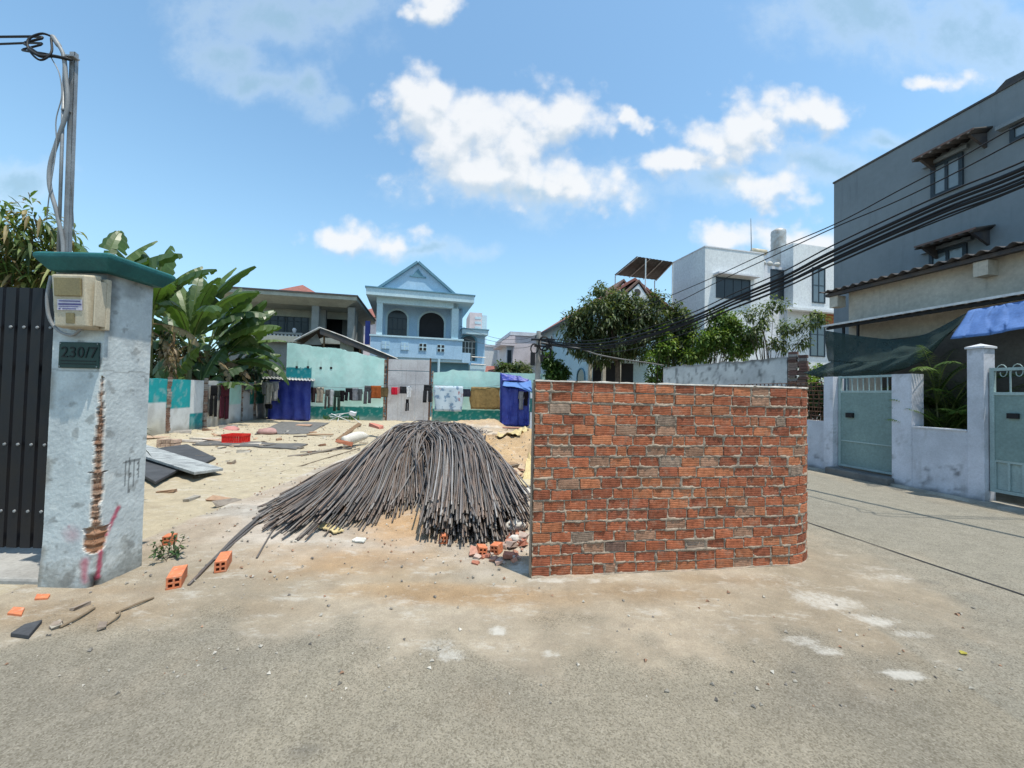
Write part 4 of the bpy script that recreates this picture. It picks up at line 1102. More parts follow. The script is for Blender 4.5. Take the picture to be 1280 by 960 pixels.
CL = [('shirt', 388, 395, 484, 503, (.05, .035, .035), 'dark brown shirt hanging first, beside the blue tarpaulin booth', 'shirt'),
      ('shirt', 394, 405, 484, 503.5, (.34, .30, .24), 'beige shirt hanging second from the blue tarpaulin booth', 'shirt'),
      ('trousers', 406, 412, 487, 511, (.09, .09, .085), 'long dark grey trousers right of the beige shirt', 'trousers'),
      ('shirt', 409, 417, 486.5, 508, (.42, .44, .46), 'pale grey long shirt beside the dark green trousers', 'shirt'),
      ('trousers', 417, 425, 488, 514, (.03, .05, .04), 'long dark green trousers between pale grey and black garments', 'trousers'),
      ('shirt', 424, 431, 488, 502, (.012, .012, .014), 'small black top right of the dark green trousers', 'shirt'),
      ('trousers', 431, 440.5, 485, 501, (.018, .018, .022), 'black shorts hanging between the black and grey tops', 'shorts'),
      ('towel', 440, 448, 485, 501, (.23, .24, .27), 'mid grey plain cloth hanging beside the black shorts', 'towel'),
      ('shirt', 447, 453, 486, 501, (.09, .1, .11), 'dark grey narrow top left of the charcoal trousers', 'shirt'),
      ('trousers', 455, 464, 482, 505, (.085, .085, .095), 'charcoal trousers left of the orange brown cloth', 'trousers'),
      ('towel', 464, 476, 482, 498, (.34, .095, .03), 'orange brown patterned cloth over the broken wall end', 'towel'),
      ('towel', 475, 485, 484, 496.5, (.14, .10, .05), 'olive brown cloth hanging at the left edge of the panel', 'towel'),
      ('towel', 489, 496.5, 484, 493.5, (.55, .02, .045), 'bright red small garment hanging on the white panel', 'garment'),
      ('towel', 496.5, 500, 484, 492, (.62, .25, .28), 'pink scrap of cloth right of the bright red garment', 'cloth'),
      ('towel', 500, 508, 483, 492, (.03, .03, .035), 'black short garment between pink scrap and white shirt', 'garment'),
      ('shirt', 507, 515, 482.5, 498, (.62, .62, .64), 'white shirt hanging in the middle of the metal panel', 'shirt'),
      ('trousers', 507, 511, 499, 514, (.012, .012, .014), 'black leggings hanging low below the white shirt', 'leggings'),
      ('trousers', 529, 540, 481, 503.5, (.028, .03, .034), 'black trousers at the right edge of the metal panel', 'trousers'),
      ('towel', 579, 588, 486, 496, (.035, .04, .06), 'navy folded garment between the two hanging blankets', 'garment')]
for k, (kd, a, b, c, d, co, lb, nm) in enumerate(CL): hang(kd, TF, a, b, c, d, vl + (.02 if k % 2 else -.02), co, lb, nm, seed=k * 1.7)
hang('towel', TF, 543, 578, 482, 514.5, vl - .02, (.42, .52, .60), 'large pale blue patterned blanket hanging before the turquoise wall', 'blanket', 'blanket', 'blankets on the long line', seed=3)
hang('towel', TF, 588, 625, 483.5, 512, vl + .02, (.30, .205, .085), 'large mustard brown blanket hanging before the turquoise wall', 'blanket', 'blanket', 'blankets on the long line', seed=8)
bl = bpy.data.objects['blanket']
m, g, b_, out = new_mat('printed_blanket'); p_ = g.pos()
c_ = g.mix(g.ss(.52, .62, g.noise(p_, 3.5, 4, .6)), (.46, .55, .62), (.16, .25, .36)); c_ = g.mix(g.ss(.62, .7, g.noise(g.vec('ADD', p_, (5, 0, 2)), 5, 3)), c_, (.35, .2, .22)); g.put(b_.inputs['Base Color'], c_); b_.inputs['Roughness'].default_value = .95
bl.data.materials[0] = m
# clothes on the left boundary wall
LC = [('trousers', 261, 272.5, 482, 522, (.012, .012, .014), 'black trousers hanging on the left boundary wall', 'trousers'),
      ('trousers', 274, 287.5, 482, 525, (.10, .025, .04), 'maroon trousers hanging on the left boundary wall', 'trousers'),
      ('shirt', 305, 312, 479, 489, (.13, .13, .14), 'grey top on the brick stub of the boundary wall', 'shirt'),
      ('shirt', 311, 317, 479, 491, (.25, .25, .26), 'paler grey top next to the stub on the boundary wall', 'shirt')]
for k, (kd, a, b, c, d, co, lb, nm) in enumerate(LC): hang(kd, LF, b, a, c, d, .10, co, lb, nm, group='washing on the left boundary wall', seed=k * 2.1)
tag(MB().tube([LF.p(lu(255), .10, lz(258, 482)), LF.p(lu(318), .10, lz(310, 479))], .008, 5).build('clothes_line', MT['cable_grey']), 'short line along the left boundary wall holding dark trousers', 'clothes line')
RF = front_frame(tuple(pw(335, 500, 18.4))[:2], 0)
for k, (kd, a, b, c, d, co, lb, nm) in enumerate([('shirt', 327, 333, 478, 493, (.16, .16, .16), 'dark grey top on the rack left of the blue booth', 'shirt'), ('shirt', 331, 341, 478, 505, (.36, .34, .30), 'greige long shirt on the rack left of the blue booth', 'shirt'),
        ('shirt', 339, 348, 477, 501, (.28, .28, .29), 'mid grey shirt hanging against the blue booth', 'shirt'), ('towel', 331, 340, 505, 511, (.012, .012, .014), 'small black cloth below the greige shirt', 'cloth')]):
    hang(kd, RF, a, b, c, d, .04 * k, co, lb, nm, group='clothes beside the blue booth', seed=k)
tag(MB().tube([pw(318, 478, 18.5), pw(350, 477, 18.5)], .012, 6).build('hanging_rail', MT['steel']), 'short metal rail carrying shirts beside the blue booth', 'rail')
for k, (kd, a, b, c, d, co, lb, nm) in enumerate([('shirt', 648, 655, 489, 512, (.28, .27, .29), 'grey shirt hanging in front of the bright blue booth', 'shirt'), ('shirt', 654, 660.5, 490, 507, (.02, .015, .02), 'black top hanging beside the grey shirt at the bright blue booth', 'shirt')]):
    hang(kd, W, a, b, c, d, Yr - .12, co, lb, nm, group='clothes at the bright blue booth', seed=k + 4)

# ------------------------------------------------------------------ things lying on the lot
def plate_pts(pts, th, base=None):
    """flat board through four ground-projected corners, each given (px, py, z)."""
    P = [pg(x, y, z) for x, y, z in pts]
    return MB().prism(P, (0, 0, -th))
tag(plate_pts([(120, 560, .10), (194, 602, .09), (224, 586, .10), (160, 560, .14)], .045).build('board', MT['board_grey'], bevel=.006), 'dark grey board lying lowest, its end nearest the white pillar', 'board', 'boards lying beside the pillar')
tag(plate_pts([(196, 560, .06), (234, 555, .06), (270, 572, .06), (250, 581, .06)], .03).build('board', MT['board_grey'], bevel=.006), 'thin dark grey sheet lying flat behind the pale board', 'board', 'boards lying beside the pillar')
tag(plate_pts([(150, 560, .22), (243, 590, .16), (279, 585, .10), (174, 553, .20)], .05).build('board', MT['board_white'], bevel=.008), 'long whitish weathered board lying across the dark boards', 'board', 'boards lying beside the pillar')
# crate
p = pg(295, 554); cz = hgt(p.x, p.y) + .02
cr = thing('plastic_crate', 'bright red plastic crate on the debris by the left wall', 'crate', (p.x, p.y, cz))
mb = MB(); wx, wy, hh = .26, .19, .25
for sx in (-1, 1):
    mb.box(p.x + sx * wx - .01, p.x + sx * wx + .01, p.y - wy, p.y + wy, cz, cz + .03).box(p.x + sx * wx - .014, p.x + sx * wx + .014, p.y - wy, p.y + wy, cz + hh - .05, cz + hh)
    for i in range(5): y = p.y - wy + .02 + i * (2 * wy - .04) / 4; mb.box(p.x + sx * wx - .008, p.x + sx * wx + .008, y - .022, y + .022, cz + .03, cz + hh - .05)
for sy in (-1, 1):
    mb.box(p.x - wx + .012, p.x + wx - .012, p.y + sy * wy - .01, p.y + sy * wy + .01, cz, cz + .03).box(p.x - wx - .012, p.x + wx + .012, p.y + sy * wy - .014, p.y + sy * wy + .014, cz + hh - .052, cz + hh + .002)
    mb.box(p.x - wx + .012, p.x + wx - .012, p.y + sy * wy - .007, p.y + sy * wy + .007, cz + .10, cz + .125)
    for i in range(8): x = p.x - wx + .03 + i * (2 * wx - .06) / 7; mb.box(x - .024, x + .024, p.y + sy * wy - .008, p.y + sy * wy + .008, cz + .03, cz + hh - .05)
mb.build('sides', MT['red'], cr); B1('base', MT['red'], cr, p.x - wx + .01, p.x + wx - .01, p.y - wy + .01, p.y + wy - .01, cz + .004, cz + .02)
def ground_sheet(name, px, col, label, cat, th=.012, lift=.015, mat='plain', rag=.0):
    P = [pg(x, y) for x, y in px]; n = 10; rows = []
    for j in range(n + 1):
        r = []
        for i in range(n + 1):
            q = P[0].lerp(P[1], i / n).lerp(P[3].lerp(P[2], i / n), j / n); q.x += rag * ns(i * .9, j * .9, len(label)); q.y += rag * ns(i * .8, j * .8, 3 + len(label))
            q.z = hgt(q.x, q.y) + lift + .03 * rag * 5 * (1 + ns(i * .7, j * .7, 1)); r.append(q)
        rows.append(r)
    return tag(MB().shell(rows, (0, 0, -th), col=col).build(name, MT[mat], smooth=False), label, cat)
ground_sheet('mat', [(318, 543.5), (384, 543), (412, 529), (352, 527.5)], (.15, .145, .14), 'wide grey sheet spread on the ground before the blue booth', 'sheet', rag=.08)
ground_sheet('plank', [(240, 556.5), (370, 561), (385, 556), (265, 551)], (.13, .125, .12), 'long dark plank lying under the red crate', 'plank', th=.03, lift=.03, rag=.03)
ground_sheet('sheet', [(618, 571), (650, 576), (662, 562), (636, 554)], (.55, .45, .25), 'crumpled yellow plywood sheet on the sand right of the rod heap', 'sheet', mat='ply', rag=.04, lift=.07)
ground_sheet('sheet', [(653, 602), (668, 606), (670, 588), (660, 582)], (.55, .45, .25), 'pale yellow sheet tucked behind the left end of the brick wall', 'sheet', mat='ply', rag=.04, lift=.05)
ground_sheet('sheet', [(397, 661), (417, 670.5), (430, 666), (409, 656)], (.55, .45, .25), 'small yellow board lying on the sand before the rod heap', 'sheet', mat='ply', rag=.02, lift=.03)
ground_sheet('sheet', [(440, 676), (455, 678), (458, 673), (446, 671)], (.6, .58, .52), 'white torn scrap lying on the sand before the rod heap', 'paper scrap', rag=.02, lift=.02)
tag(plate_pts([(420, 548.5, .1), (424, 550, .1), (452, 530, .16), (448, 528, .16)], .05).build('plank', MT['wood']), 'brown plank slanting up behind the rolled sack', 'plank')
for k, (px, py, L_, w_, rz, c_, lb) in enumerate([(612, 546, .9, .18, .4, (.36, .24, .14), 'brown plank on the sand heap right behind the rod heap'), (648, 545, .6, .35, -.5, (.42, .40, .36), 'grey broken slab on the sand near the bright blue booth'), (630, 588, .7, .14, .9, (.30, .2, .12), 'brown batten lying on the sand between rod heap and wall end'),
        (660, 572, .45, .3, .2, (.5, .42, .27), 'yellowish board scrap close to the brick wall end'), (640, 536, .8, .2, -.2, (.4, .2, .14), 'reddish plank at the foot of the bright blue booth'), (655, 620, .4, .22, .7, (.52, .48, .42), 'pale slab piece beside the rods at the brick wall end'), (400, 545, .8, .14, .2, (.33, .22, .14), 'brown batten lying left of the rolled white sack'), (380, 533, .7, .2, -.3, (.45, .28, .2), 'reddish board on the sand beyond the grey sheet')]):
    p = pg(px, py); p = pg(px, py, hgt(p.x, p.y) * .8)
    tag(MB().obox(Matrix.Translation((p.x, p.y, hgt(p.x, p.y) + .05)) @ Matrix.Rotation(rz, 4, 'Z') @ Matrix.Rotation(.12, 4, 'X'), L_, w_, .035, col=c_, jit=.012).build('board_scrap', MT['plain']), lb, 'board', 'boards scattered on the lot')
p = pg(444, 552); q0, q1 = pw(428, 553, 10.7), pw(460, 545, 11.2)
sk = tag(MB().tube(cat_path([q0, q0.lerp(q1, .2) + Vector((0, 0, .02)), q0.lerp(q1, .6) + Vector((0, 0, .05)), q1], 6), [.05, .12, .14, .15, .15, .15, .14, .15, .16, .16, .16, .15, .15, .14, .13, .12, .10, .07, .03], 12, col=(.58, .55, .49)).build('sack', MT['plain'], smooth=True), 'rolled white sack lying at the left edge of the rod heap', 'sack')
tag(MB().obox(Matrix.Translation(pw(430, 553, 10.3)) @ Matrix.Rotation(.5, 4, 'Z') @ Matrix.Rotation(.3, 4, 'Y'), .42, .16, .09, col=(.45, .17, .1), jit=.02).build('plank', MT['plain']), 'reddish wooden offcut in front of the rolled white sack', 'plank')
tag(MB().obox(Matrix.Translation(pw(470, 533, 13)) @ Matrix.Rotation(-.5, 4, 'Z') @ Matrix.Rotation(.15, 4, 'Y'), .5, .18, .1, col=(.52, .2, .15), jit=.03).build('plank', MT['plain']), 'pinkish offcut on the sand behind the rolled white sack', 'plank')
def lump(name, c, r, col, label, cat, sq=(1, 1, .6), seed=0, group=None, mat='stone', amp=.35, parent=None):
    mb = MB(); n, m_ = 10, 7; rows = []
    for j in range(m_ + 1):
        th = PI * j / m_; row = []
        for i in range(n):
            ph = 2 * PI * i / n; d = Vector((math.sin(th) * math.cos(ph), math.sin(th) * math.sin(ph), math.cos(th)))
            k = r * (1 + amp * ns(d.x * 1.4 + seed, d.y * 1.4, d.z * 1.4)); row.append(Vector(c) + Vector((d.x * k * sq[0], d.y * k * sq[1], d.z * k * sq[2])))
        rows.append(row + [row[0]])
    mb.grid(rows, col=col)
    return tag(mb.build(name, MT[mat], smooth=True), label, cat, group)
p = pg(334, 543); lump('sack', (p.x, p.y, .10), .24, (.40, .24, .22), 'pinkish sack lying on the grey sheet edge', 'sack', (1.5, .8, .5), 3, mat='plain')
p = pg(246, 541); p = pg(288, 541); lump('cloth_heap', (p.x, p.y, .1), .22, (.52, .24, .22), 'pink rag dropped at the foot of the maroon trousers', 'cloth', (1.2, .8, .6), 5, mat='plain')
p = pg(618, 526); lump('sack', (p.x, p.y, .3), .3, (.55, .52, .47), 'white sack on the sand before the brown blanket', 'sack', (1.7, .8, .5), 9, mat='plain')
# collapsed white frame by the green band
fr_ = thing('folding_rack', 'collapsed white tubular rack with a white box before the dark green wall base', 'rack', tuple(pg(428, 528)))
Y = 18.7; mb = MB()
for a, b in (((411, 526), (430, 517)), ((414, 517), (438, 527)), ((411, 519), (446, 515)), ((422, 527), (425, 518)), ((438, 519), (452, 530)), ((412, 521), (436, 521))): mb.tube([pw(*a, Y), pw(*b, Y + .2)], .018, 6)
mb.build('tubes', MT['white_clean'], fr_); c_ = pw(441, 517, Y)
MB().obox(Matrix.Translation(c_) @ Matrix.Rotation(.3, 4, 'Y'), .28, .2, .18, jit=.01).build('box', MT['white_wall'], fr_, bevel=.02)
tf = thing('grass_tuft', 'small bright green grass tuft at the foot of the dark green wall base', 'grass', tuple(pg(432, 528)))
mb = MB()
for k in range(140):
    b0 = pw(rnd(405, 450), 528, 20.2); leaf_quad(mb, Vector((b0.x, b0.y + rnd(-.1, .1), 0)), Vector((rnd(-.5, .5), rnd(-.5, .2), 1)), rnd(.15, .5), .03, .3, cmul((.10, .22, .05), rnd(.7, 1.2)))
mb.build('blades', MT['leaf'], tf, recalc=False)

# loose hollow bricks
def hollow_brick(p, rz, label, L=.185, w_=.085, h=.082, tilt=0.0, name='loose_brick', holes_=((-1, -1), (1, -1), (-1, 1), (1, 1)), z=.004):
    t = thing(name, label, 'brick', (p.x, p.y, hgt(p.x, p.y) + z), rz, 'loose bricks beside the rod heap')
    M = MW[t.name] @ Matrix.Rotation(tilt, 4, 'Y'); vs = []; fs = []
    # outer block with four square tunnels: frame faces at both ends, tunnel walls inside
    xs_ = [-w_ / 2, -w_ / 2 + .012, -.006, .006, w_ / 2 - .012, w_ / 2]; zs2 = [0, .012, h / 2 - .006, h / 2 + .006, h - .012, h]
    mb = MB(); idx = {}
    def V(i, j, k):
        key = (i, j, k)
        if key not in idx: idx[key] = len(vs); vs.append(M @ Vector((xs_[i], (-L / 2, L / 2)[k], zs2[j])))
        return idx[key]
    hole = lambda i, j: i in (1, 3) and j in (1, 3)
    for i in range(5):
        for j in range(5):
            if hole(i, j):
                for k0, k1 in ((0, 1),):
                    fs += [(V(i, j, 0), V(i, j, 1), V(i + 1, j, 1), V(i + 1, j, 0)), (V(i, j + 1, 0), V(i + 1, j + 1, 0), V(i + 1, j + 1, 1), V(i, j + 1, 1)), (V(i, j, 0), V(i, j + 1, 0), V(i, j + 1, 1), V(i, j, 1)), (V(i + 1, j, 0), V(i + 1, j, 1), V(i + 1, j + 1, 1), V(i + 1, j + 1, 0))]
            else:
                fs += [(V(i, j, 0), V(i + 1, j, 0), V(i + 1, j + 1, 0), V(i, j + 1, 0)), (V(i, j, 1), V(i, j + 1, 1), V(i + 1, j + 1, 1), V(i + 1, j, 1))]
    for i in range(5): fs += [(V(i, 0, 0), V(i, 0, 1), V(i + 1, 0, 1), V(i + 1, 0, 0)), (V(i, 5, 0), V(i + 1, 5, 0), V(i + 1, 5, 1), V(i, 5, 1))]
    for j in range(5): fs += [(V(0, j, 0), V(0, j + 1, 0), V(0, j + 1, 1), V(0, j, 1)), (V(5, j, 0), V(5, j, 1), V(5, j + 1, 1), V(5, j + 1, 0))]
    mb.add(vs, fs); mb.build('brick_body', MT['brick_new'], t, recalc=False)
    return t
hollow_brick(pg(221, 729), .53, 'orange hollow brick lying nearest the road at the tip of the stray rods', L=.23, w_=.092, h=.09)
hollow_brick(pg(279, 709), .45, 'orange hollow brick standing alone right of the nearest brick', L=.23, h=.09)
hollow_brick(pg(212, 679), .25, 'half of an orange hollow brick near the weed at the pillar foot', L=.10, w_=.08)
hollow_brick(pg(555, 678), .05, 'orange hollow brick end set against the tips of the rod heap', L=.1, w_=.075)
hollow_brick(pg(601, 694), .3, 'orange brick half at the left of the rubble beside the wall', L=.1, tilt=.15)
hollow_brick(pg(621, 692), -.4, 'orange brick half in the middle of the rubble beside the wall', L=.11, tilt=-.1)
# brick rubble at the end of the wall: each lump is a piece of its own
RC = [(.44, .17, .11), (.50, .26, .19), (.42, .17, .12), (.50, .34, .28), (.52, .42, .36), (.5, .38, .32)]
for k in range(84):
    px, py = (rnd(592, 668), rnd(660, 706)); 
    if px < 636: py = max(py, 683 + (636 - px) * .25)
    p = pg(px, py); s = rnd(.012, .04) if k > 7 else rnd(.045, .06)
    if p.x > .16: p.x -= .1
    mb = MB().obox(Matrix.Translation((p.x, p.y, hgt(p.x, p.y) + s * .4 + (.05 * random.random() if px > 635 else 0))) @ Matrix.Rotation(rnd(0, 6), 4, 'Z') @ Matrix.Rotation(rnd(-.5, .5), 4, 'X') @ Matrix.Rotation(rnd(-.4, .4), 4, 'Y'), s * 2.0, s * 1.4, s * .9, col=cmul(random.choice(RC), rnd(.75, 1.15)), jit=s * .3)
    tag(mb.build('brick_rubble', MT['stone']), 'broken lump of orange brick in the rubble between rod tips and brick wall', 'rubble', 'brick rubble beside the wall')
for k, (px, py, s, lb) in enumerate([(655, 668, .085, 'large pale chunk of broken mortar resting against the brick wall end'), (660, 682, .045, 'small pale mortar chunk below the largest chunk at the wall end')]):
    p = pg(px, py); p.x = min(p.x, .06); lump('mortar_chunk', (p.x, p.y, .05 + s * .5), s, (.6, .57, .53), lb, 'rubble', (1.3, .9, .7), 4 + k, amp=.6)
# bits by the road edge on the left
tag(MB().prism([pg(13, 791, .03), pg(36, 794, .03), pg(53, 774, .03), pg(30, 780, .03)], (0, 0, -.025)).build('tile_shard', MT['board_grey'], bevel=.004), 'dark grey tile shard on the dirt at the left road edge', 'shard')
tag(MB().prism([pg(9, 766, .02), pg(27, 768, .02), pg(31, 759, .02), pg(17, 758, .02)], (0, 0, -.018)).build('brick_shard', MT['brick_new'], bevel=.003), 'flat orange brick shard on the dirt left of the pillar', 'shard')
tag(MB().prism([pg(43, 748, .02), pg(60, 747, .02), pg(63, 742, .02), pg(46, 742, .02)], (0, 0, -.018)).build('brick_shard', MT['brick_new'], bevel=.003), 'dull brick shard at the very foot of the white pillar', 'shard')
for k, (a, b, lb) in enumerate([((145, 766), (192, 747), 'long thin dry stick on the dirt right of the pillar'), ((133, 781), (150, 764), 'short bent stick beside the long dry stick'), ((75, 784), (118, 760), 'rough dry branch piece nearer the dark tile shard')]):
    p0, p1 = pg(*a, .012), pg(*b, .012)
    tag(MB().tube(cat_path([p0, p0.lerp(p1, .4) + Vector((.02, .02, .01)), p1], 5), [.008, .006, .008][k], 6, col=(.2, .15, .1)).build('stick', MT['plain']), lb, 'stick', 'dry sticks by the pillar')
for k in range(90):
    if k < 52: px, py = rnd(262, 500), rnd(538, 566)
    elif k < 78: px, py = rnd(604, 666), rnd(536, 606)
    else: px, py = rnd(180, 300), rnd(556, 640)
    p = pg(px, py); z = hgt(p.x, p.y); s = rnd(.03, .11)
    p = pg(px, py, z * .7)
    tag(MB().obox(Matrix.Translation((p.x, p.y, hgt(p.x, p.y) + s * .15)) @ Matrix.Rotation(rnd(0, 6), 4, 'Z') @ Matrix.Rotation(rnd(-.3, .3), 4, 'X'), s * rnd(1.2, 4), s, s * rnd(.3, .7), col=cmul(random.choice([(.4, .31, .22), (.3, .24, .18), (.46, .3, .2), (.5, .46, .4), (.36, .2, .13), (.22, .19, .16)]), rnd(.7, 1.15)), jit=s * .2).build('rubble_piece', MT['stone']), 'small broken piece of rubble scattered on the sandy lot', 'rubble', 'rubble pieces scattered over the lot')
for k in range(5):
    p = pg(rnd(50, 130), rnd(757, 790), .015)
    tag(MB().obox(Matrix.Translation(p) @ Matrix.Rotation(rnd(0, 6), 4, 'Z'), rnd(.04, .10), rnd(.02, .05), .018, col=cmul(random.choice([(.4, .36, .3), (.3, .22, .15), (.25, .2, .16)]), rnd(.8, 1.2)), jit=.008).build('dirt_clod', MT['stone']), 'small broken clod on the dirt between tile shard and pillar', 'clod', 'clods at the pillar foot')
p = pg(1201, 817, .012); mb = MB(); leaf_quad(mb, p, Vector((1, .3, .15)), .06, .035, .2, (.45, .4, .08)); tag(mb.build('fallen_leaf', MT['leaf'], recalc=False), 'single yellow leaf lying on the road', 'leaf')
# ================================================================== houses
# ---- grey house with a flat roof on columns (left)
HF = front_frame(tuple(pw(446, 372, 23.5))[:2], 12)
hu = lambda px, py, v=0: HF.u(px, py, v)
hz = lambda px, py, v=0: HF.z(px, py, v)
ch = fthing('grey_house', 'grey two-storey house with a wide flat roof on square columns', 'house', HF, loc=(-3, 3, 0))
ul, zr0, zr1 = hu(316, 362) - 2.5, hz(446, 371), 0
zs_ = hz(440, 384, .0); zt_ = zr0
mb = MB()   # sloping soffit slab: narrow dark lip above, wide pale underside
P = [(ul, 0), (0, 0), (0, 8.4), (ul, 8.4)]
top = [HF.p(u, v, zt_) for u, v in P]; mid = [HF.p(u, v, zt_ - .22) for u, v in P]
low = [HF.p(u + (.75 if u < -1 else -.75), v + (.75 if v < 1 else -.75), zt_ - .55) for u, v in P]
mb.add(top + mid + low, [(0, 1, 2, 3)] + [(a, (a + 1) % 4, 4 + (a + 1) % 4, 4 + a) for a in range(4)] + [(4 + a, 4 + (a + 1) % 4, 8 + (a + 1) % 4, 8 + a) for a in range(4)] + [(8, 9, 10, 11)])
mb.build('roof_slab', MT['grey_olive'], ch)
MB().box(ul - .05, .06, -.06, 8.45, zt_ + .002, zt_ + .09, HF).build('roof_edge', MT['roof_dark'], ch)
zf = hz(400, 423, 1.0)                            # upper floor level
for px in (394, 439): u = hu(px, 400, .8); B1('column', MT['grey_col'], ch, u - .2, u + .2, .75, 1.15, zf, zt_ - .5, fr=HF)
for px in (402, 442): u = hu(px, 400, 1.6); B1('column', MT['grey_col'], ch, u - .16, u + .16, 1.9, 2.2, zf, zt_ - .52, fr=HF)
B1('wall', MT['grey_col'], ch, ul + .6, hu(398, 400, 2.6), 2.6, 8.0, -.1, zt_ - .5, fr=HF)
B1('wall', MT['grey_col'], ch, hu(398, 400, 2.6), -.8, 4.6, 8.0, -.1, zt_ - .5, fr=HF)
B1('lower_wall', MT['grey_col'], ch, ul + .6, -.5, .9, 4.6, -.1, zf - .35, fr=HF)
B1('floor_slab', MT['grey_olive'], ch, ul + .3, -.35, .5, 4.6, zf - .35, zf, fr=HF)
for a, b in ((328, 357), (358, 386)):
    window(HF, hu(a, 400, 2.6), hu(b, 400, 2.6), zf + .1, zf + 2.3, 2.6, ch, 'winframe', 'glass', 3, 2, .09)
d_ = B1('door', MT['dark_in'], ch, hu(405, 400, 4.6), hu(428, 400, 4.6), 4.56, 4.6, zf, zf + 2.3, fr=HF)
B1('fascia_beam', MT['grey_olive'], ch, ul + .6, -.6, 2.5, 2.58, zt_ - 1.0, zt_ - .52, fr=HF)
B1('blue_board', MT['tarp'], ch, hu(456, 415, 1.2), hu(462, 415, 1.2), 1.3, 1.5, zf - .2, zf + 1.3, fr=HF)
zb0, zb1_ = hz(340, 427, .55), hz(340, 414.5, .55)
B1('handrail', MT['grey_col'], ch, ul + .4, hu(378, 420, .55), .5, .66, zb1_ - .12, zb1_, fr=HF)
mb = MB(); u = ul + .5
while u < hu(376, 420, .55): mb.lathe([(.05, zb0), (.075, zb0 + .15), (.04, zb0 + .3), (.06, zb1_ - .2), (.05, zb1_ - .12)], HF.p(u, .58, 0), 6); u += .2
o = mb.build('balusters', MT['white_wall'], ch); o['kind'] = 'stuff'
for px in (336, 341, 368): c_ = HF.p(hu(px, 412, .58), .58, zb1_); MB().lathe([(.06, 0), (.1, .08), (.12, .2), (.05, .28)], c_, 8).build('pot', MT['white_wall'], ch)
# ---- tin-roofed shed between the wall and that house
LS = front_frame(tuple(pw(410, 412, 21.4))[:2], 4)
ls = fthing('tin_shed', 'open shed with a dark pitched tin roof behind the turquoise wall', 'shed', LS)
q = lambda px, py, v: LS.p(LS.u(px, py, v), v, LS.z(px, py, v))
corrugated(q(400, 410.5, -.1), q(400, 410.5, -.1) + LS.V * 1.6, q(368, 426, -.1), q(368, 426, -.1) + LS.V * 1.6).build('roof_sheet', MT['roof_under'], ls, smooth=True)
corrugated(q(400, 410, -.1), q(400, 410, -.1) + LS.V * 1.6 + Vector((0, 0, 0)), q(497, 449, -.1), q(497, 449, -.1) + LS.V * 1.6).build('roof_sheet', MT['roof_under'], ls, smooth=True)
dz_ = Vector((0, 0, .30))
MB().prism([q(400, 410.5, -.16), q(497, 449.5, -.16), q(497, 449.5, -.16) - dz_ * .7, q(400, 410.5, -.16) - dz_], LS.V * .05).build('verge_board', MT['roof_dark'], ls)
MB().tube([q(400, 409.5, -.16), q(430, 420.5, -.16), q(497, 448.5, -.16)], .035, 6).build('verge', MT['tin'], ls)
MB().tube([q(400, 409.5, -.16), q(368, 426, -.16)], .06, 6).build('verge', MT['tin'], ls)
MB().prism([q(378, 431, .3), q(402, 431, .3), q(396, 417, .3)], LS.V * .05).build('gable_sheet', MT['concrete'], ls)
MB().prism([q(425, 440, .4), q(442, 445, .4), q(442, 434, .4), q(425, 426, .4)], LS.V * .05).build('gable_sheet', MT['cream'], ls)
for px in (405, 450): p = q(px, 430, .2); MB().tube([(p.x, p.y, 0), (p.x, p.y, q(px, 420 if px < 430 else 431, .2).z)], .05, 6).build('post', MT['wood'], ls)
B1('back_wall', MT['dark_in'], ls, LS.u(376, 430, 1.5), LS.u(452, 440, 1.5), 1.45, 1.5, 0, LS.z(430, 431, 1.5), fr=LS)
# ---- red roofs of houses behind
def hip_house(name, label, fr, u0, u1, v0, v1, ze, zr, wallm, roofm='roof_red'):
    h = fthing(name, label, 'house', fr, loc=((u0 + u1) / 2, (v0 + v1) / 2, 0))
    B1('wall', MT[wallm], h, u0, u1, v0, v1, -.1, ze, fr=fr)
    e = .4; um, vm = (u0 + u1) / 2, (v0 + v1) / 2; r = max(0, (u1 - u0 - (v1 - v0)) / 2)
    P = [fr.p(u0 - e, v0 - e, ze), fr.p(u1 + e, v0 - e, ze), fr.p(u1 + e, v1 + e, ze), fr.p(u0 - e, v1 + e, ze), fr.p(um - r, vm, zr), fr.p(um + r + .02, vm, zr)]
    MB().add(P, [(0, 1, 5, 4), (1, 2, 5), (2, 3, 4, 5), (3, 0, 4), (0, 3, 2, 1)]).build('roof', MT[roofm], h)
    return h
p = pw(370, 368, 38)
hip_house('red_roof_house', 'far house with a red hipped roof peeping above the grey flat roof', front_frame((p.x, p.y), 12), -1.9, 1.9, 0, 3.8, pw(370, 368, 38).z, pw(374, 356.5, 40).z, 'grey_col')
p = pw(466, 398, 40)
hip_house('red_roof_house', 'far red-roofed house showing in the gap between grey and blue houses', front_frame((p.x, p.y), 12), -2, 2.5, 0, 4, pw(466, 397, 40).z, pw(466, 384, 42).z, 'pink')

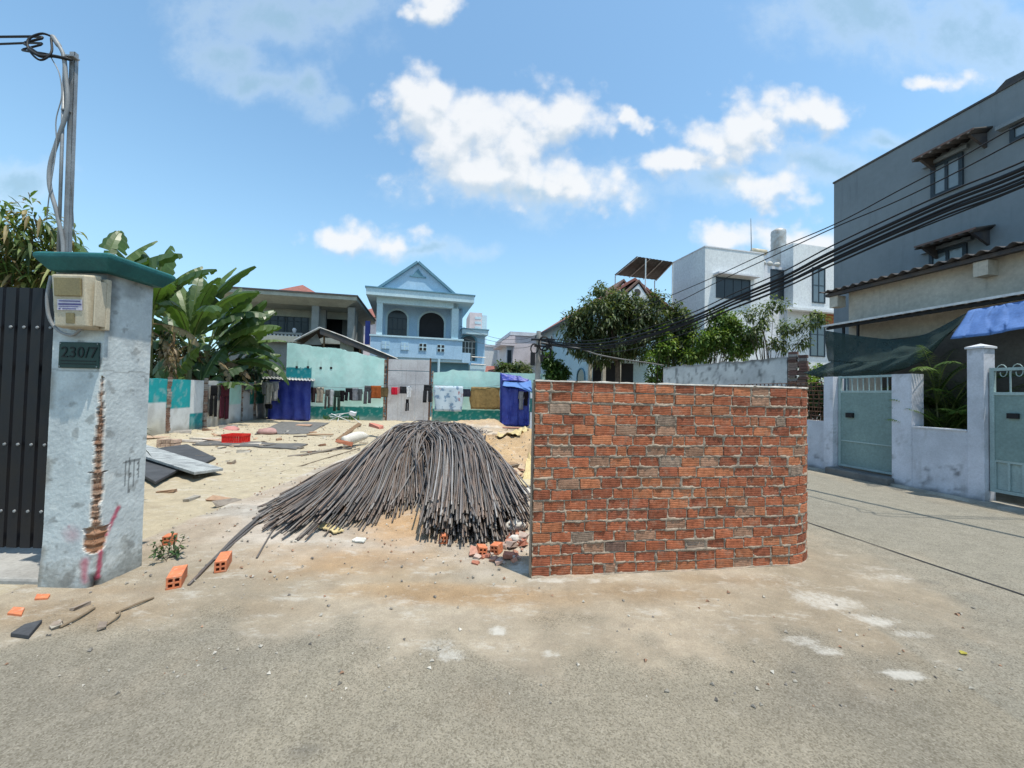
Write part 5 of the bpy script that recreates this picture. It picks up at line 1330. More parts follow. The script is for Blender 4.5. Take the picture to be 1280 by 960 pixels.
# ---- blue house
BF_ = front_frame(tuple(pw(463, 430, 23.5))[:2], 15)
U = lambda px, py, v=0: BF_.u(px, py, v)
Z = lambda px, py, v=0: BF_.z(px, py, v)
bh = fthing('blue_house', 'light blue two-storey house with a triangular pediment and arched windows', 'house', BF_, loc=(3, 4, 0))
bp = lambda n, m, *a, **k: B1(n, MT[m], bh, *a, fr=BF_, **k)
uR = U(571, 425); ub = U(588, 440)
zrail, zbot = Z(500, 420), Z(520, 447)
zf = zrail - .95; vW = 1.5
us_, ue_ = U(457.5, 364, -.5), U(593, 372, -.5)
zt_ = (Z(458, 359, -.5) + Z(592, 370, -.5)) / 2; ft = .42
bp('roof_slab', 'blue_pale', us_, ue_, -.5, 9, zt_ - ft, zt_)
bp('roof_edge', 'blue_trim', us_ - .06, ue_ + .06, -.56, 9.05, zt_ + .002, zt_ + .07)
bp('beam', 'blue_pale', U(471, 372), U(567, 378), -.05, .35, zt_ - ft - .35, zt_ - ft - .002)
bp('beam', 'blue_pale', U(566, 378), U(566, 378) + .4, .36, vW, zt_ - ft - .35, zt_ - ft - .002)
bp('ceiling', 'white_clean', U(471, 372), U(567, 378), .36, vW - .01, zt_ - ft - .06, zt_ - ft - .003)
ap = BF_.uz(522.5, 329, 0); l0 = BF_.uz(474, 360, 0); r0 = BF_.uz(568, 366, 0); zb_ = zt_ + .075
tri = [BF_.p(l0[0], .0, zb_), BF_.p(r0[0], .0, zb_), BF_.p(ap[0], .0, ap[1])]
MB().prism(tri, BF_.V * 8).build('pediment', MT['blue_paint'], bh)
for a, b in ((tri[0], tri[2]), (tri[1], tri[2])):
    d = (b - a).normalized(); n_ = Vector((0, 0, 1)) - d * d.z; n_.normalize()
    MB().prism([a - BF_.V * .18 - d * .25 - n_ * .02, b - BF_.V * .18 - n_ * .02, b - BF_.V * .18 + n_ * .12, a - BF_.V * .18 - d * .25 + n_ * .12], BF_.V * 8.4).build('verge', MT['blue_trim'], bh)
oc = BF_.uz(522.5, 345, -.04)
MB().prism([BF_.p(oc[0] - .34, -.05, oc[1]), BF_.p(oc[0] + .34, -.05, oc[1]), BF_.p(oc[0], -.05, BF_.z(522.5, 336, -.04))], BF_.V * .045).box(oc[0] - .5, oc[0] + .5, -.07, -.003, oc[1] - .08, oc[1] - .003, BF_).build('ornament', MT['blue_trim'], bh)
bp('wall', 'blue_paint', U(471, 400), U(578, 400, vW), vW, 9, -.1, zt_ - ft)
u = U(474.5, 395); bp('column', 'blue_pale', u - .17, u + .17, .0, .34, zf, zt_ - ft - .35)
u = U(569, 400); bp('column', 'blue_pale', u - .22, u + .22, .02, .42, zf, zt_ - ft - .35)
w1 = [U(484.5, 400, vW), U(509, 400, vW), zf + .15, Z(497, 388, vW)]; arch_window(BF_, *w1, vW, bh, nx=4, ny=3)
w2 = [U(524, 405, vW), U(555, 405, vW), zf + .02, Z(540, 391, vW)]; arch_window(BF_, *w2, vW, bh, nx=1, ny=1, gm='dark_in')
bp('balcony_floor', 'blue_pale', U(463, 430), ub, .0, vW, zbot - .2, zf)
bp('balcony_wall', 'blue_paint', U(463, 430), uR + .35, -.08, .10, zbot - .02, zrail - .1)
bp('balcony_wall', 'blue_paint', U(463, 430) + .002, U(463, 430) + .18, .102, vW, zbot - .02, zrail - .1)
bp('balcony_wall', 'blue_paint', uR + .36, ub, -.06, .10, zbot - .2, Z(580, 441))
bp('coping', 'blue_pale', U(462, 419), uR + .42, -.16, .18, zrail - .098, zrail)
bp('lower_wall', 'blue_trim', U(463, 430) + .3, ub, .5, vW - .01, -.1, zbot - .21)
for k, (px, py) in enumerate(((482, 431.5), (506, 433), (528.5, 434), (551, 435.5))):
    cu, cz_ = BF_.uz(px, py, -.08); s = .23
    v_ = B1('vent', MT['blue_pale'], bh, cu - s, cu + s, -.13, -.083, cz_ - s, cz_ + s, fr=BF_)
    for a in (-1, 1):
        for b in (-1, 1): MB().box(cu + a * .12 - .085, cu + a * .12 + .085, -.137, -.132, cz_ + b * .12 - .085, cz_ + b * .12 + .085, BF_).build('opening', MT['dark_in' if k > 1 else 'blue_paint'], v_)
# right wing
vw = 1.1; zw = Z(595, 413, vw)
bp('wing_wall', 'blue_paint', U(578, 430, vw) - .2, U(607, 430, vw), vw + .3, 7, -.1, zw - .3)
bp('wing_roof', 'blue_pale', U(577, 412, vw), U(609.5, 412, vw), vw - .3, 7.2, zw - .3, zw)
bp('wing_edge', 'blue_trim', U(577, 412, vw) - .03, U(609.5, 412, vw) + .05, vw - .35, 7.25, zw + .002, zw + .06)
arch_window(BF_, U(577, 440, vw + .3), U(594, 440, vw + .3), Z(585, 451, vw + .3), Z(585, 420, vw + .3), vw + .3, bh, fm='blue_trim', nx=4, ny=3, bars='tin')
MB().tube([BF_.p(U(589, 447), .0, Z(589, 446)), BF_.p(U(607, 447), .0, Z(607, 447))], .03, 6).tube([BF_.p(U(589, 447), .0, Z(589, 455)), BF_.p(U(607, 447), .0, Z(607, 456))], .03, 6).build('handrail', MT['tin'], bh)
bp('wing_base', 'blue_pale', ub + .01, U(607, 450), .1, vw + .29, -.1, Z(598, 456))
MB().tube([BF_.p(U(548, 450), -.3, 0), BF_.p(U(548, 450), -.3, Z(548, 449))], .08, 8).build('prop_post', MT['blue_pale'], bh)
# tall pale tower and small annex behind
p = pw(597, 400, 44)
TWF = front_frame((p.x, p.y), 12); tw = fthing('pink_tower', 'narrow pinkish concrete building top behind the blue house', 'building', TWF)
B1('wall', MT['pink'], tw, -.9, .5, 0, 4, -.1, pw(597, 391, 44).z, fr=TWF); B1('wall', MT['blue_pale'], tw, .502, 1.1, .3, 4, -.1, pw(597, 393, 44).z, fr=TWF)
for k in range(3): B1('panel', MT['blue_pale'], tw, -.3, .4, -.03, -.002, pw(597, 396 + k * 6, 44).z - .25, pw(597, 396 + k * 6, 44).z, fr=TWF)

# ---- pale houses beyond the lot
p = pw(624, 450, 42); WF = front_frame((p.x, p.y), 12)
fw = fthing('white_house', 'plain white flat-roofed house far behind the right turquoise wall', 'house', WF)
B1('wall', MT['white_clean'], fw, -1.8, 2.5, 0, 6, -.1, pw(624, 434, 42).z, fr=WF)
B1('parapet', MT['white_wall'], fw, -1.9, 2.6, -.1, 6.1, pw(624, 434, 42).z + .002, pw(624, 431.5, 42).z, fr=WF)
MB().prism([pw(606, 466, 38), pw(626, 466, 38), pw(624, 457.5, 39.5), pw(608, 457.5, 39.5)], (0, .1, -.1)).build('porch_roof', MT['roof_red'], fw)
p = pw(660, 440, 35); KF = front_frame((p.x, p.y), 12)
pk = fthing('pink_house', 'pale pink two-storey house with a sloping balcony canopy behind the utility pole', 'house', KF)
ku = lambda px, v=0: KF.u(px, 440, v); kz = lambda py, v=0: KF.z(655, py, v)
B1('wall', MT['pink'], pk, ku(641), ku(684), 0, 8, -.1, kz(420), fr=KF)
B1('parapet', MT['white_wall'], pk, ku(637), ku(684), -.15, 8, kz(420) + .002, kz(415.5), fr=KF)
B1('balcony_wall', MT['white_wall'], pk, ku(634), ku(641) - .002, .3, 5, -.1, kz(430), fr=KF)
MB().prism([KF.p(ku(625), -.2, kz(433)), KF.p(ku(643), -.2, kz(433)), KF.p(ku(643), -.2, kz(421)), KF.p(ku(637), -.2, kz(421)), KF.p(ku(625), -.2, kz(430))], KF.V * 4).build('canopy', MT['pink'], pk)
window(KF, ku(635), ku(640), kz(456), kz(438), .28, pk, nx=1)
window(KF, ku(664), ku(669), kz(455), kz(441), 0, pk, nx=1)

# ---- blue gabled house down the street
GF = front_frame((4.72, 23), 11.3); GS = side_frame((4.72, 23), 11.3)
gh = fthing('gabled_house', 'pale blue house with red tiled eaves and two little gables behind the big tree', 'house', GF, loc=(2.3, 5, 0))
DL = 11.4; ze = 6.85; um = 2.35; zrg = 8.4; e = .35
B1('wall', MT['blue_pale'], gh, 0, 4.7, 0, DL, -.1, ze, fr=GF)
MB().prism([GF.p(0.01, .002, ze), GF.p(4.69, .002, ze), GF.p(um, .002, zrg - .25)], GF.V * (DL - .1)).build('gable_wall', MT['blue_pale'], gh)
sl = (zrg - ze) / um
def slope(u0, z0, u1, z1, v0, v1, name='roof', m='roof_red', th=.16):
    MB().prism([GF.p(u0, v0, z0), GF.p(u1, v0, z1), GF.p(u1, v0, z1 + th), GF.p(u0, v0, z0 + th)], GF.V * (v1 - v0)).build(name, MT[m], gh)
slope(-e - .1, ze - sl * (e + .1), um, zrg, -.5, DL + .4); slope(4.7 + e, ze - sl * e, um + .001, zrg, -.5, DL + .4)
B1('eave_board', MT['roof_dark'], gh, -e - .14, -e - .105, -.5, DL + .4, ze - sl * .45 - .08, ze - sl * .45 + .12, fr=GF)
for px, py0, py1, w_ in ((689.8, 447, 420), (711.5, 441, 409)) and ((690, 447, 420, 6), (712, 441, 409, 7)):
    u, za = GS.uz(px, py0, 0); zb_ = GS.z(px, py1, 0)
    arch_window(GS, u - .28, u + .28, za, zb_, -.0, gh, fm='white_clean', gm='glass', nx=1, ny=1, t=.1)
u, za = GS.uz(726, 473, 0); arch_window(GS, u - .7, u + .55, za - .6, GS.z(726, 461.5, 0), 0, gh, fm='blue_trim', nx=1, ny=1, t=.08)
gu = lambda px, v=0: GF.u(px, 400, v); gz_ = lambda px, py, v=0: GF.z(px, py, v)
for nm, ax, ay, lx, ly, rx, ry, v in (('a', 780, 351, 766, 364, 792, 364, .4), ('b', 799, 352, 774, 372, 817, 371, -.75)):
    A_ = GF.uz(ax, ay, v); Lp = GF.uz(lx, ly, v); Rp = GF.uz(rx, ry, v); zb_ = min(Lp[1], Rp[1]) - .1
    gg = MB().prism([GF.p(Lp[0] + .15, v + .05, zb_), GF.p(Rp[0] - .15, v + .05, zb_), GF.p(A_[0], v + .05, A_[1] - .12)], GF.V * 2.5).build('small_gable', MT['white_clean'], gh)
    for S_ in (Lp, Rp):
        a = GF.p(S_[0], v, zb_); b = GF.p(A_[0], v, A_[1]); MB().prism([a, b, b + Vector((0, 0, .14)), a + Vector((0, 0, .14))], GF.V * 2.8).build('tiles', MT['tile_roof'], gg)
    if nm == 'b':
        cu, cz_ = GF.uz(796.5, 365.5, v); MB().lathe([(.22, 0), (.22, .03), (.14, .031), (.14, .01)], GF.p(cu, v + .02, cz_), 16, axis='Y').build('round_vent', MT['roof_dark'], gg)
        B1('gable_base', MT['white_clean'], gg, Lp[0] + .2, Rp[0] - .2, v + .1, v + 2, ze - .6, zb_ - .002, fr=GF)
vq = -1.6
B1('porch_roof', MT['blue_pale'], gh, gu(739, vq), gu(830, vq), vq, -.002, gz_(760, 450, vq), gz_(760, 444, vq), fr=GF)
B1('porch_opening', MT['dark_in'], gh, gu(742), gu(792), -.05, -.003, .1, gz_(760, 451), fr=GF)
for px in (740, 757, 776): B1('porch_column', MT['cream'], gh, gu(px, vq) - .09, gu(px, vq) + .09, vq + .05, vq + .25, -.1, gz_(760, 450, vq), fr=GF)
B1('cornice', MT['cream'], gh, gu(742), 4.8, -.35, -.003, gz_(800, 421), gz_(800, 416), fr=GF)
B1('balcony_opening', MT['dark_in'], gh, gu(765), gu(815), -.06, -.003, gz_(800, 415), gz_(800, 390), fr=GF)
# roof-terrace canopy behind it
N_ = [pw(796, 320.5, 23), pw(842, 327.5, 23.4), pw(821, 350, 27), pw(768, 343.5, 26.6)]
rc = thing('terrace_canopy', 'dark flat metal canopy on thin posts above the little gables', 'canopy', ((N_[0] + N_[2]) / 2 - Vector((0, 0, 2.4)))[:])
corrugated(N_[0], N_[1], N_[3], N_[2], wl=.22, amp=.009).build('canopy_sheet', MT['roof_under'], rc, smooth=True)
mb = MB()
for t in (.02, .35, .68, .98): mb.tube([N_[0].lerp(N_[1], t) - Vector((0, 0, .06)), N_[3].lerp(N_[2], t) - Vector((0, 0, .06))], .035, 5)
mb.build('purlins', MT['tin'], rc)
for t, q_ in ((.04, N_[3].lerp(N_[2], .02)), (.3, N_[3].lerp(N_[2], .95)), (0, N_[0].lerp(N_[1], .24)), (1, N_[1].lerp(N_[2], .05))): MB().tube([q_ - Vector((0, 0, .05)), q_ - Vector((0, 0, 3.2))], .035, 6).build('post', MT['white_clean'], rc)
a, b = N_[3] - Vector((0, 0, 1.5)), N_[2] - Vector((0, 0, 1.5))

# ---- white modern house
MF = front_frame((11.75, 24), 13.4); MS = side_frame((11.75, 24), 13.4)
wh = fthing('white_modern_house', 'large white cubic three-storey house with dark windows beyond the shrubs', 'house', MF, loc=(4, 3, 0))
u_ = lambda px, py=360, v=0: MF.u(px, py, v); z_ = lambda px, py, v=0: MF.z(px, py, v)
zt_ = (z_(880, 308) + z_(955, 318)) / 2; uA_ = u_(955)
B1('wall', MT['white_clean'], wh, 0, uA_, 0, 3.2, -.1, zt_, fr=MF)
B1('wall', MT['white_wall'], wh, uA_ + .002, u_(981, 360, .5), .5, 3.2, -.1, zt_ - .5, fr=MF)
B1('wall', MT['white_clean'], wh, u_(981, 360, .5) + .002, u_(1060, 360, -.1), -.1, 3.2, z_(1010, 387, -.1), z_(1010, 306, -.1), fr=MF)
B1('lower_wall', MT['white_clean'], wh, u_(981, 360, .5) + .002, u_(1060, 360, .3), .3, 3.2, -.1, z_(1010, 388, -.1), fr=MF)
B1('parapet', MT['white_wall'], wh, -.03, uA_ + .03, -.03, 3.23, zt_ + .002, zt_ + .07, fr=MF)
B1('ledge', MT['white_clean'], wh, u_(981, 387, -.3), u_(1060, 387, -.3), -.45, -.102, z_(1010, 389, -.3), z_(1010, 386, -.3), fr=MF)
window(MF, u_(895, 360), u_(937.5, 360), z_(916, 374), z_(916, 348), 0, wh, nx=4, ny=1, t=.07)
B1('window_canopy', MT['white_wall'], wh, u_(893, 346) - .1, u_(943, 346), -.5, -.002, z_(916, 346.5), z_(916, 344.5), fr=MF)
window(MF, u_(963, 360, .5), u_(979.5, 360, .5), z_(971, 375, .5), z_(971, 337, .5), .5, wh, nx=1, ny=3, t=.07)
window(MF, u_(1015, 360, -.1), u_(1031, 360, -.1), z_(1023, 379, -.1), z_(1023, 335, -.1), -.1, wh, 'winframe', 'glass_grey', nx=2, ny=2, t=.08)
window(MF, u_(1012, 420, .3), u_(1031, 420, .3), z_(1023, 446, .3), z_(1023, 391, .3), .3, wh, 'winframe', 'glass_grey', nx=2, ny=2, t=.08)
MT['orange_clay'] = paint('orange_clay', (.34, .12, .05), scale=5)
B1('clay_panel', MT['orange_clay'], wh, u_(1031.5, 400, .3), u_(1045, 400, .3), .27, .298, z_(1036, 406, .3), z_(1036, 391, .3), fr=MF)
# things on its roof
c_ = MF.p(u_(973, 300, 1.2), 1.2, zt_ - .5 + .25)
tk = thing('water_tank', 'tall pale ribbed water tank standing on the white house roof', 'water tank', c_[:])
prof = []; ht = z_(973, 286, 1.2) - c_.z
for k in range(15): prof += [(.44 + (.02 if k % 2 else 0), ht * k / 15)]
prof += [(.40, ht * .95), (.2, ht), (.12, ht + .02)]
MB().lathe(prof, c_, 20).build('tank', MT['tin'], tk, smooth=True)
mb = MB()
for a in range(4): mb.tube([c_ + Vector((.4 * math.cos(a * PI / 2 + .7), .4 * math.sin(a * PI / 2 + .7), -.27)), c_ + Vector((.4 * math.cos(a * PI / 2 + .7), .4 * math.sin(a * PI / 2 + .7), .02))], .04, 5)
mb.build('stand', MT['steel'], tk)
c_ = MF.p(u_(948, 308, .8), .8, zt_ + .12)
hb = thing('water_heater', 'horizontal beige solar water heater on the white house roof beside the tank', 'water heater', c_[:])
MB().tube([c_ + MF.U * -.5 + Vector((0, 0, .35)), c_ + MF.U * .55 + Vector((0, 0, .35))], .2, 14).build('drum', MT['ivory'], hb, smooth=True)
MB().tube([c_ + MF.U * -.4 - Vector((0, 0, .12)), c_ + MF.U * -.4 + Vector((0, 0, .2))], .03, 5).tube([c_ + MF.U * .4 - Vector((0, 0, .12)), c_ + MF.U * .4 + Vector((0, 0, .2))], .03, 5).build('legs', MT['steel'], hb)
p0, p1 = MF.p(u_(939.5, 305, .5), .5, zt_), MF.p(u_(938.5, 273, .5), .5, z_(938.5, 273, .5))
tag(MB().tube([p0, p1], [.035, .015], 6).build('antenna', MT['steel']), 'thin upright mast on the corner of the white house roof', 'antenna')
for k, px in enumerate((958, 966, 975)):
    c_ = MF.p(u_(px, 317, .3), .55, zt_ - .5); lump('roof_pot', (c_.x, c_.y, c_.z + .15), .2, (.5, .5, .48), ['small pale bundle on the white house parapet, left of three', 'small pale bundle on the white house parapet, middle of three', 'small pale bundle on the white house parapet, right of three'][k], 'bundle', (1, 1, .8), k, group='bundles on the parapet')

# ---- slate-grey house on the right
SL = side_frame((9.57, 11.66), 8)
su = lambda px, py: SL.u(px, py, 0); sz = lambda px, py, v=0: SL.z(px, py, v)
zt_ = sz(1042, 230)
shs = fthing('slate_house', 'tall slate grey rendered house with small tiled window hoods on the right', 'house', SL, loc=(-3, 3, 0))
B1('wall', MT['slate'], shs, -9, 0, 0, 7, -.1, zt_, fr=SL)
B1('roof_edge', MT['roof_dark'], shs, -9.02, .02, -.025, 7.02, zt_ + .002, zt_ + .05, fr=SL)
ua, ub_ = su(1262, 110), su(1190, 140)
MB().prism([SL.p(ua - .3, .25, zt_ + .052), SL.p(ub_ + .6, .25, zt_ + .052), SL.p(ub_ - .5, .25, zt_ + .16), SL.p(ua + .2, .25, zt_ + .34), SL.p(ua - .3, .25, zt_ + .3)], SL.V * 2.5).build('rooftop_shed', MT['roof_dark'], shs)
B1('rooftop_post', MT['roof_dark'], shs, su(1280, 100) - .1, su(1276, 100), .1, .3, zt_ + .06, zt_ + .7, fr=SL)
def hood(px0, py0, px1, py1, vo, rise, nm='hood'):
    u0, u1 = SL.u(px0, py0, -vo), SL.u(px1, py1, -vo); z0 = (SL.z(px0, py0, -vo) + SL.z(px1, py1, -vo)) / 2
    h_ = corrugated(SL.p(u1, -vo, z0), SL.p(u0, -vo, z0), SL.p(u1, -.004, z0 + rise), SL.p(u0, -.004, z0 + rise), wl=.17, amp=.028, th=.03).build(nm, MT['roof_under'], shs, smooth=True)
    B1('tile_lip', MT['tile_roof'], h_, u1, u0, -vo - .015, -vo - .002, z0 - .012, z0 + .03, fr=SL)
    for u in (lerp(u1, u0, .08), lerp(u1, u0, .88)):
        MB().prism([SL.p(u, -.004, z0 - .28), SL.p(u, -.004, z0 + rise - .04), SL.p(u, -vo + .06, z0 - .05)], SL.U * .05).build('bracket', MT['roof_dark'], h_)
    return u0, u1, z0
hood(1140, 199, 1217, 163, .5, .1)
hood(1143, 311, 1220, 284, .5, .1)
def swin(pts, **k):
    us = [su(x, y) for x, y in pts]; zs = [sz(x, y) for x, y in pts]
    ua, ub_ = (us[1] + us[2]) / 2, (us[0] + us[3]) / 2
    return window(SL, ua, ub_, (zs[2] + zs[3]) / 2, (zs[0] + zs[1]) / 2, 0, shs, 'winframe', 'glass_pale', **k), ua, ub_, (zs[0] + zs[1]) / 2
_, a, b, z = swin([(1165, 209), (1205, 189), (1205, 233), (1165, 249)], nx=2, t=.07)
MT['frame_grey'] = paint('frame_grey', (.22, .26, .29), scale=3, bump=0)
B1('lintel', MT['frame_grey'], shs, a - .1, b + .15, -.09, -.002, z + .02, z + .10, fr=SL)
_, a, b, z = swin([(1163, 317), (1210, 303), (1210, 345), (1163, 358)], nx=2, t=.07)
B1('lintel', MT['frame_grey'], shs, a - .1, b + .15, -.09, -.002, z + .02, z + .10, fr=SL)
_, a, b, z = swin([(1264, 160), (1300, 143), (1300, 165), (1264, 178)], nx=1, t=.07)
B1('lintel', MT['frame_grey'], shs, a - .1, b + .15, -.16, -.002, z + .02, z + .10, fr=SL)

# ---- cream ground-floor house under tin roofs
CR = side_frame((8.25, 9.6), 11)
cr_ = fthing('cream_house', 'low cream house with two dark corrugated tin roofs along the street', 'house', CR, loc=(-2.5, .5, 0))
zr1 = (CR.z(1023, 364.5, -.4) + CR.z(1280, 304, -.4)) / 2; ur0 = CR.u(1023, 364.5, -.4)
zr2 = (CR.z(1028, 409, -.75) + CR.z(1280, 365.6, -.75)) / 2; ur2 = CR.u(1028, 409, -.75)
B1('wall', MT['cream'], cr_, -6.5, 0, 0, 1.0, -.1, zr1 - .01, fr=CR)
corrugated(CR.p(-7, -.4, zr1), CR.p(ur0, -.4, zr1), CR.p(-7, 1.25, zr1 + .14), CR.p(ur0, 1.25, zr1 + .14), wl=.2, amp=.03, th=.012).build('upper_roof', MT['roof_dark'], cr_, smooth=True)
B1('wall_plate', MT['roof_dark'], cr_, -6.9, ur0 - .1, -.3, -.18, zr1 - .12, zr1 - .045, fr=CR)
for px, py in ((1233, 322), (1048, 372)): u = CR.u(px, py, -.1); B1('beam_end', MT['cream'], cr_, u - .1, u + .1, -.25, -.002, zr1 - .40, zr1 - .13, fr=CR)
zlo = zr2 + .06
corrugated(CR.p(-7, -.75, zr2), CR.p(ur2, -.75, zr2), CR.p(-7, -.01, zlo), CR.p(ur2, -.01, zlo), wl=.16, amp=.022, th=.008).build('lower_roof', MT['roof_under'], cr_, smooth=True)
mb = MB(); u = -6.8
B1('sunlit_eave_lip', MT['white_clean'], cr_, -7, ur2, -.768, -.752, zr2 - .012, zr2 + .03, fr=CR)  # white colour stands in for sunlight on the galvanised edge
B1('purlin', MT['dark_metal'], cr_, -7, ur2 - .05, -.70, -.64, zr2 - .08, zr2 - .03, fr=CR)
for px in (1054, 1072): u = CR.u(px, 405, -.68); B1('strut', MT['dark_metal'], cr_, u - .02, u + .02, -.69, -.65, zr2 - .55, zr2 - .082, fr=CR)
B1('carport_shade_panel', MT['carport_dark'], cr_, -6.4, -.75, -.02, -.003, 0, 2.95, fr=CR)  # dark panel on the wall stands in for shade under the roof

# ---- shade net and pale blue awning sheet slung under the eave
NB = lambda px, py, v: (lambda q: CR.p(q[0], v, q[1]))(CR.uz(px, py, v))
def drape(curves, name, mat, label, cat, n=28, amp=.03, seed=0):
    rows = []
    for ci, c in enumerate(curves):
        P = cat_path([NB(*q) for q in c], 8); L = len(P); rows.append([P[min(L - 1, round(i / n * (L - 1)))] for i in range(n + 1)])
    dense = []
    for j in range(len(rows) - 1):
        for k in range(5):
            t = k / 5; dense.append([a.lerp(b, t) for a, b in zip(rows[j], rows[j + 1])])
    dense.append(rows[-1])
    for j, r in enumerate(dense):
        for i, p in enumerate(r): r[i] = p + CR.V * (amp * ns(i * .35, j * .3, seed) + amp * .6 * math.sin(i * .9 + j * .4 + seed))
    return tag(MB().shell(dense, CR.V * .006).build(name, MT[mat], smooth=True), label, cat)
drape([[(1031, 413, -.72), (1075, 420, -.72), (1120, 424, -.74), (1160, 416, -.78), (1208, 391, -.8)], [(1033, 440, -.75), (1075, 441, -.85), (1120, 440, -.95), (1165, 431, -.95), (1200, 405, -.9)], [(1036, 452, -.8), (1075, 454, -1.0), (1115, 450, -1.05), (1160, 437, -1.05), (1191, 412, -1.0)]], 'shade_net', 'net', 'dark green shade net sagging below the lower tin roof', 'shade net', seed=2)
drape([[(1040, 452, -.85), (1075, 453, -1.0), (1110, 449, -1.08), (1150, 438, -1.1), (1188, 414, -1.1)], [(1016, 462, -.9), (1045, 466, -1.05), (1090, 462, -1.15), (1130, 455, -1.15), (1165, 441, -1.1)], [(1003, 466, -.9), (1040, 474, -1.0), (1090, 470, -1.1), (1130, 461, -1.1), (1160, 448, -1.08)]], 'shade_net', 'net', 'lower rolled fold of the dark green shade net above the gate', 'shade net', seed=5)
drape([[(1210, 388, -.8), (1240, 383, -.8), (1262, 379, -.8), (1310, 370, -.8)], [(1200, 406, -1.0), (1230, 398, -.95), (1262, 396, -.95), (1310, 392, -.95)], [(1188, 424, -1.2), (1235, 419, -1.15), (1260, 414, -1.15), (1310, 405, -1.15)]], 'awning_sheet', 'tarp_sky', 'pale blue tarpaulin sheet slung under the lower tin roof', 'tarpaulin', amp=.022, seed=8)

# ---- street fence of the cream house
fu = lambda px, py, v=0: SF.u(px, py, v); fz = lambda px, py, v=0: SF.z(px, py, v)
FW = (.59, .605, .675)
def fcol(u, z):
    n_ = fbm(u, z, 3, 1.6, 5); m_ = fbm(u, z, 7, 3.3, 5)
    c = cmix(FW, (.49, .51, .57), sm(-.3, .5, n_))
    c = cmix(c, (.11, .11, .115), .75 * sm(.1, .75, m_ * .6 + .3 * sm(.9, .2, z) * sm(-.35, .25, n_) - .18 + .55 * fbm(u, z, 17, 9, 5)) * sm(1.15, .5, z))
    c = cmix(c, (.10, .10, .095), .8 * sm(.13, .02, z + .08 * m_))
    return cmix(c, (.3, .3, .31), .35 * sm(.25, .65, fbm(u * 3, z * .5, 12, 2.5, 5)))
def pcol(u, z):
    c = fcol(u, z); n_ = fbm(u, z, 15, 4, 4)
    return cmix(c, (.18, .185, .18), .5 * sm(.05, .6, .7 * n_ + .4 * fbm(u, z, 3, 14, 4) + .4 * sm(2.0, 2.5, z) - .12))
fw_ = fthing('fence_wall', 'dirty white street fence wall with square pillars and a low middle section', 'fence wall', SF, loc=(1, 0, 0))
def slab(name, ua, ub, z1, v0, v1, colf, res=.04):
    us = steps((ua, ub, res)); vs_ = steps((v0, v1, .06)); zs = steps((-.05, z1, res)); mb = MB(); vc = []; rows = []
    for z in zs:
        r = [SF.p(u, v0, z) for u in us] + [SF.p(ub, v, z) for v in vs_[1:]] + [SF.p(u, v1, z) for u in us[::-1][1:]] + [SF.p(ua, v, z) for v in vs_[::-1][1:]]
        k = [u for u in us] + [ub + v for v in vs_[1:]] + [u for u in us[::-1][1:]] + [ua - v for v in vs_[::-1][1:]]
        rows.append(r); vc += [colf(a, z) for a in k]
    mb.grid(rows, flip=True)
    b = len(mb.v); mb.add([SF.p(ua, v0, z1), SF.p(ub, v0, z1), SF.p(ub, v1, z1), SF.p(ua, v1, z1)], [(0, 1, 2, 3)]); vc += [(.6, .6, .62)] * 4
    return mb.build(name, MT['wallcol'], fw_, vcol=vc, recalc=False)
um1, um2 = fu(1031, 530), fu(1042.5, 530)
slab('low_wall', um1 + .002, um1 + 5, fz(1022, 526), .02, .16, fcol)
slab('pillar', um2, um1, fz(1036, 471), -.03, .26, pcol)
u21, u20 = fu(1116, 530), fu(1141, 530)
slab('pillar', u20, u21, fz(1130, 467.5), -.025, .25, pcol)
u31, u30 = fu(1211, 530), fu(1232, 530)
slab('low_wall', u31 + .002, u20 - .002, fz(1176, 537), -.02, .14, fcol)
z3 = fz(1220, 436)
slab('pillar', u30, u31, z3, -.03, .20, pcol)
c_ = [SF.p(u30 - .02, -.05, z3 + .002), SF.p(u31 + .02, -.05, z3 + .002), SF.p(u31 + .02, .22, z3 + .002), SF.p(u30 - .02, .22, z3 + .002)]
MB().add(c_ + [q + Vector((0, 0, .03)) for q in c_] + [SF.p((u30 + u31) / 2, .085, z3 + .085)], [(3, 2, 1, 0)] + [(i, (i + 1) % 4, 4 + (i + 1) % 4, 4 + i) for i in range(4)] + [(4 + i, 4 + (i + 1) % 4, 8) for i in range(4)]).build('pillar_cap', MT['white_wall'], fw_)
B1('wall_coping', MT['white_wall'], fw_, u31 + .01, u20 - .01, -.04, .16, fz(1176, 537) + .002, fz(1176, 537) + .025, fr=SF)
# rusty grille over the far low wall
za, zb_ = fz(1022, 526) + .02, fz(1022, 478); mb = MB()
ug0, ug1 = um1 + .02, um1 + 3
for i in range(10): z = lerp(za, zb_, i / 9); mb.tube([SF.p(ug0, .09, z), SF.p(ug1, .09, z)], .008, 4)
u = ug0
while u < ug1: mb.tube([SF.p(u, .09, za), SF.p(u + .12, .09, zb_)], .008, 4); mb.tube([SF.p(u + .12, .085, za), SF.p(u, .085, zb_)], .008, 4); u += .13
mb.build('grille', MT['rust'], fw_)
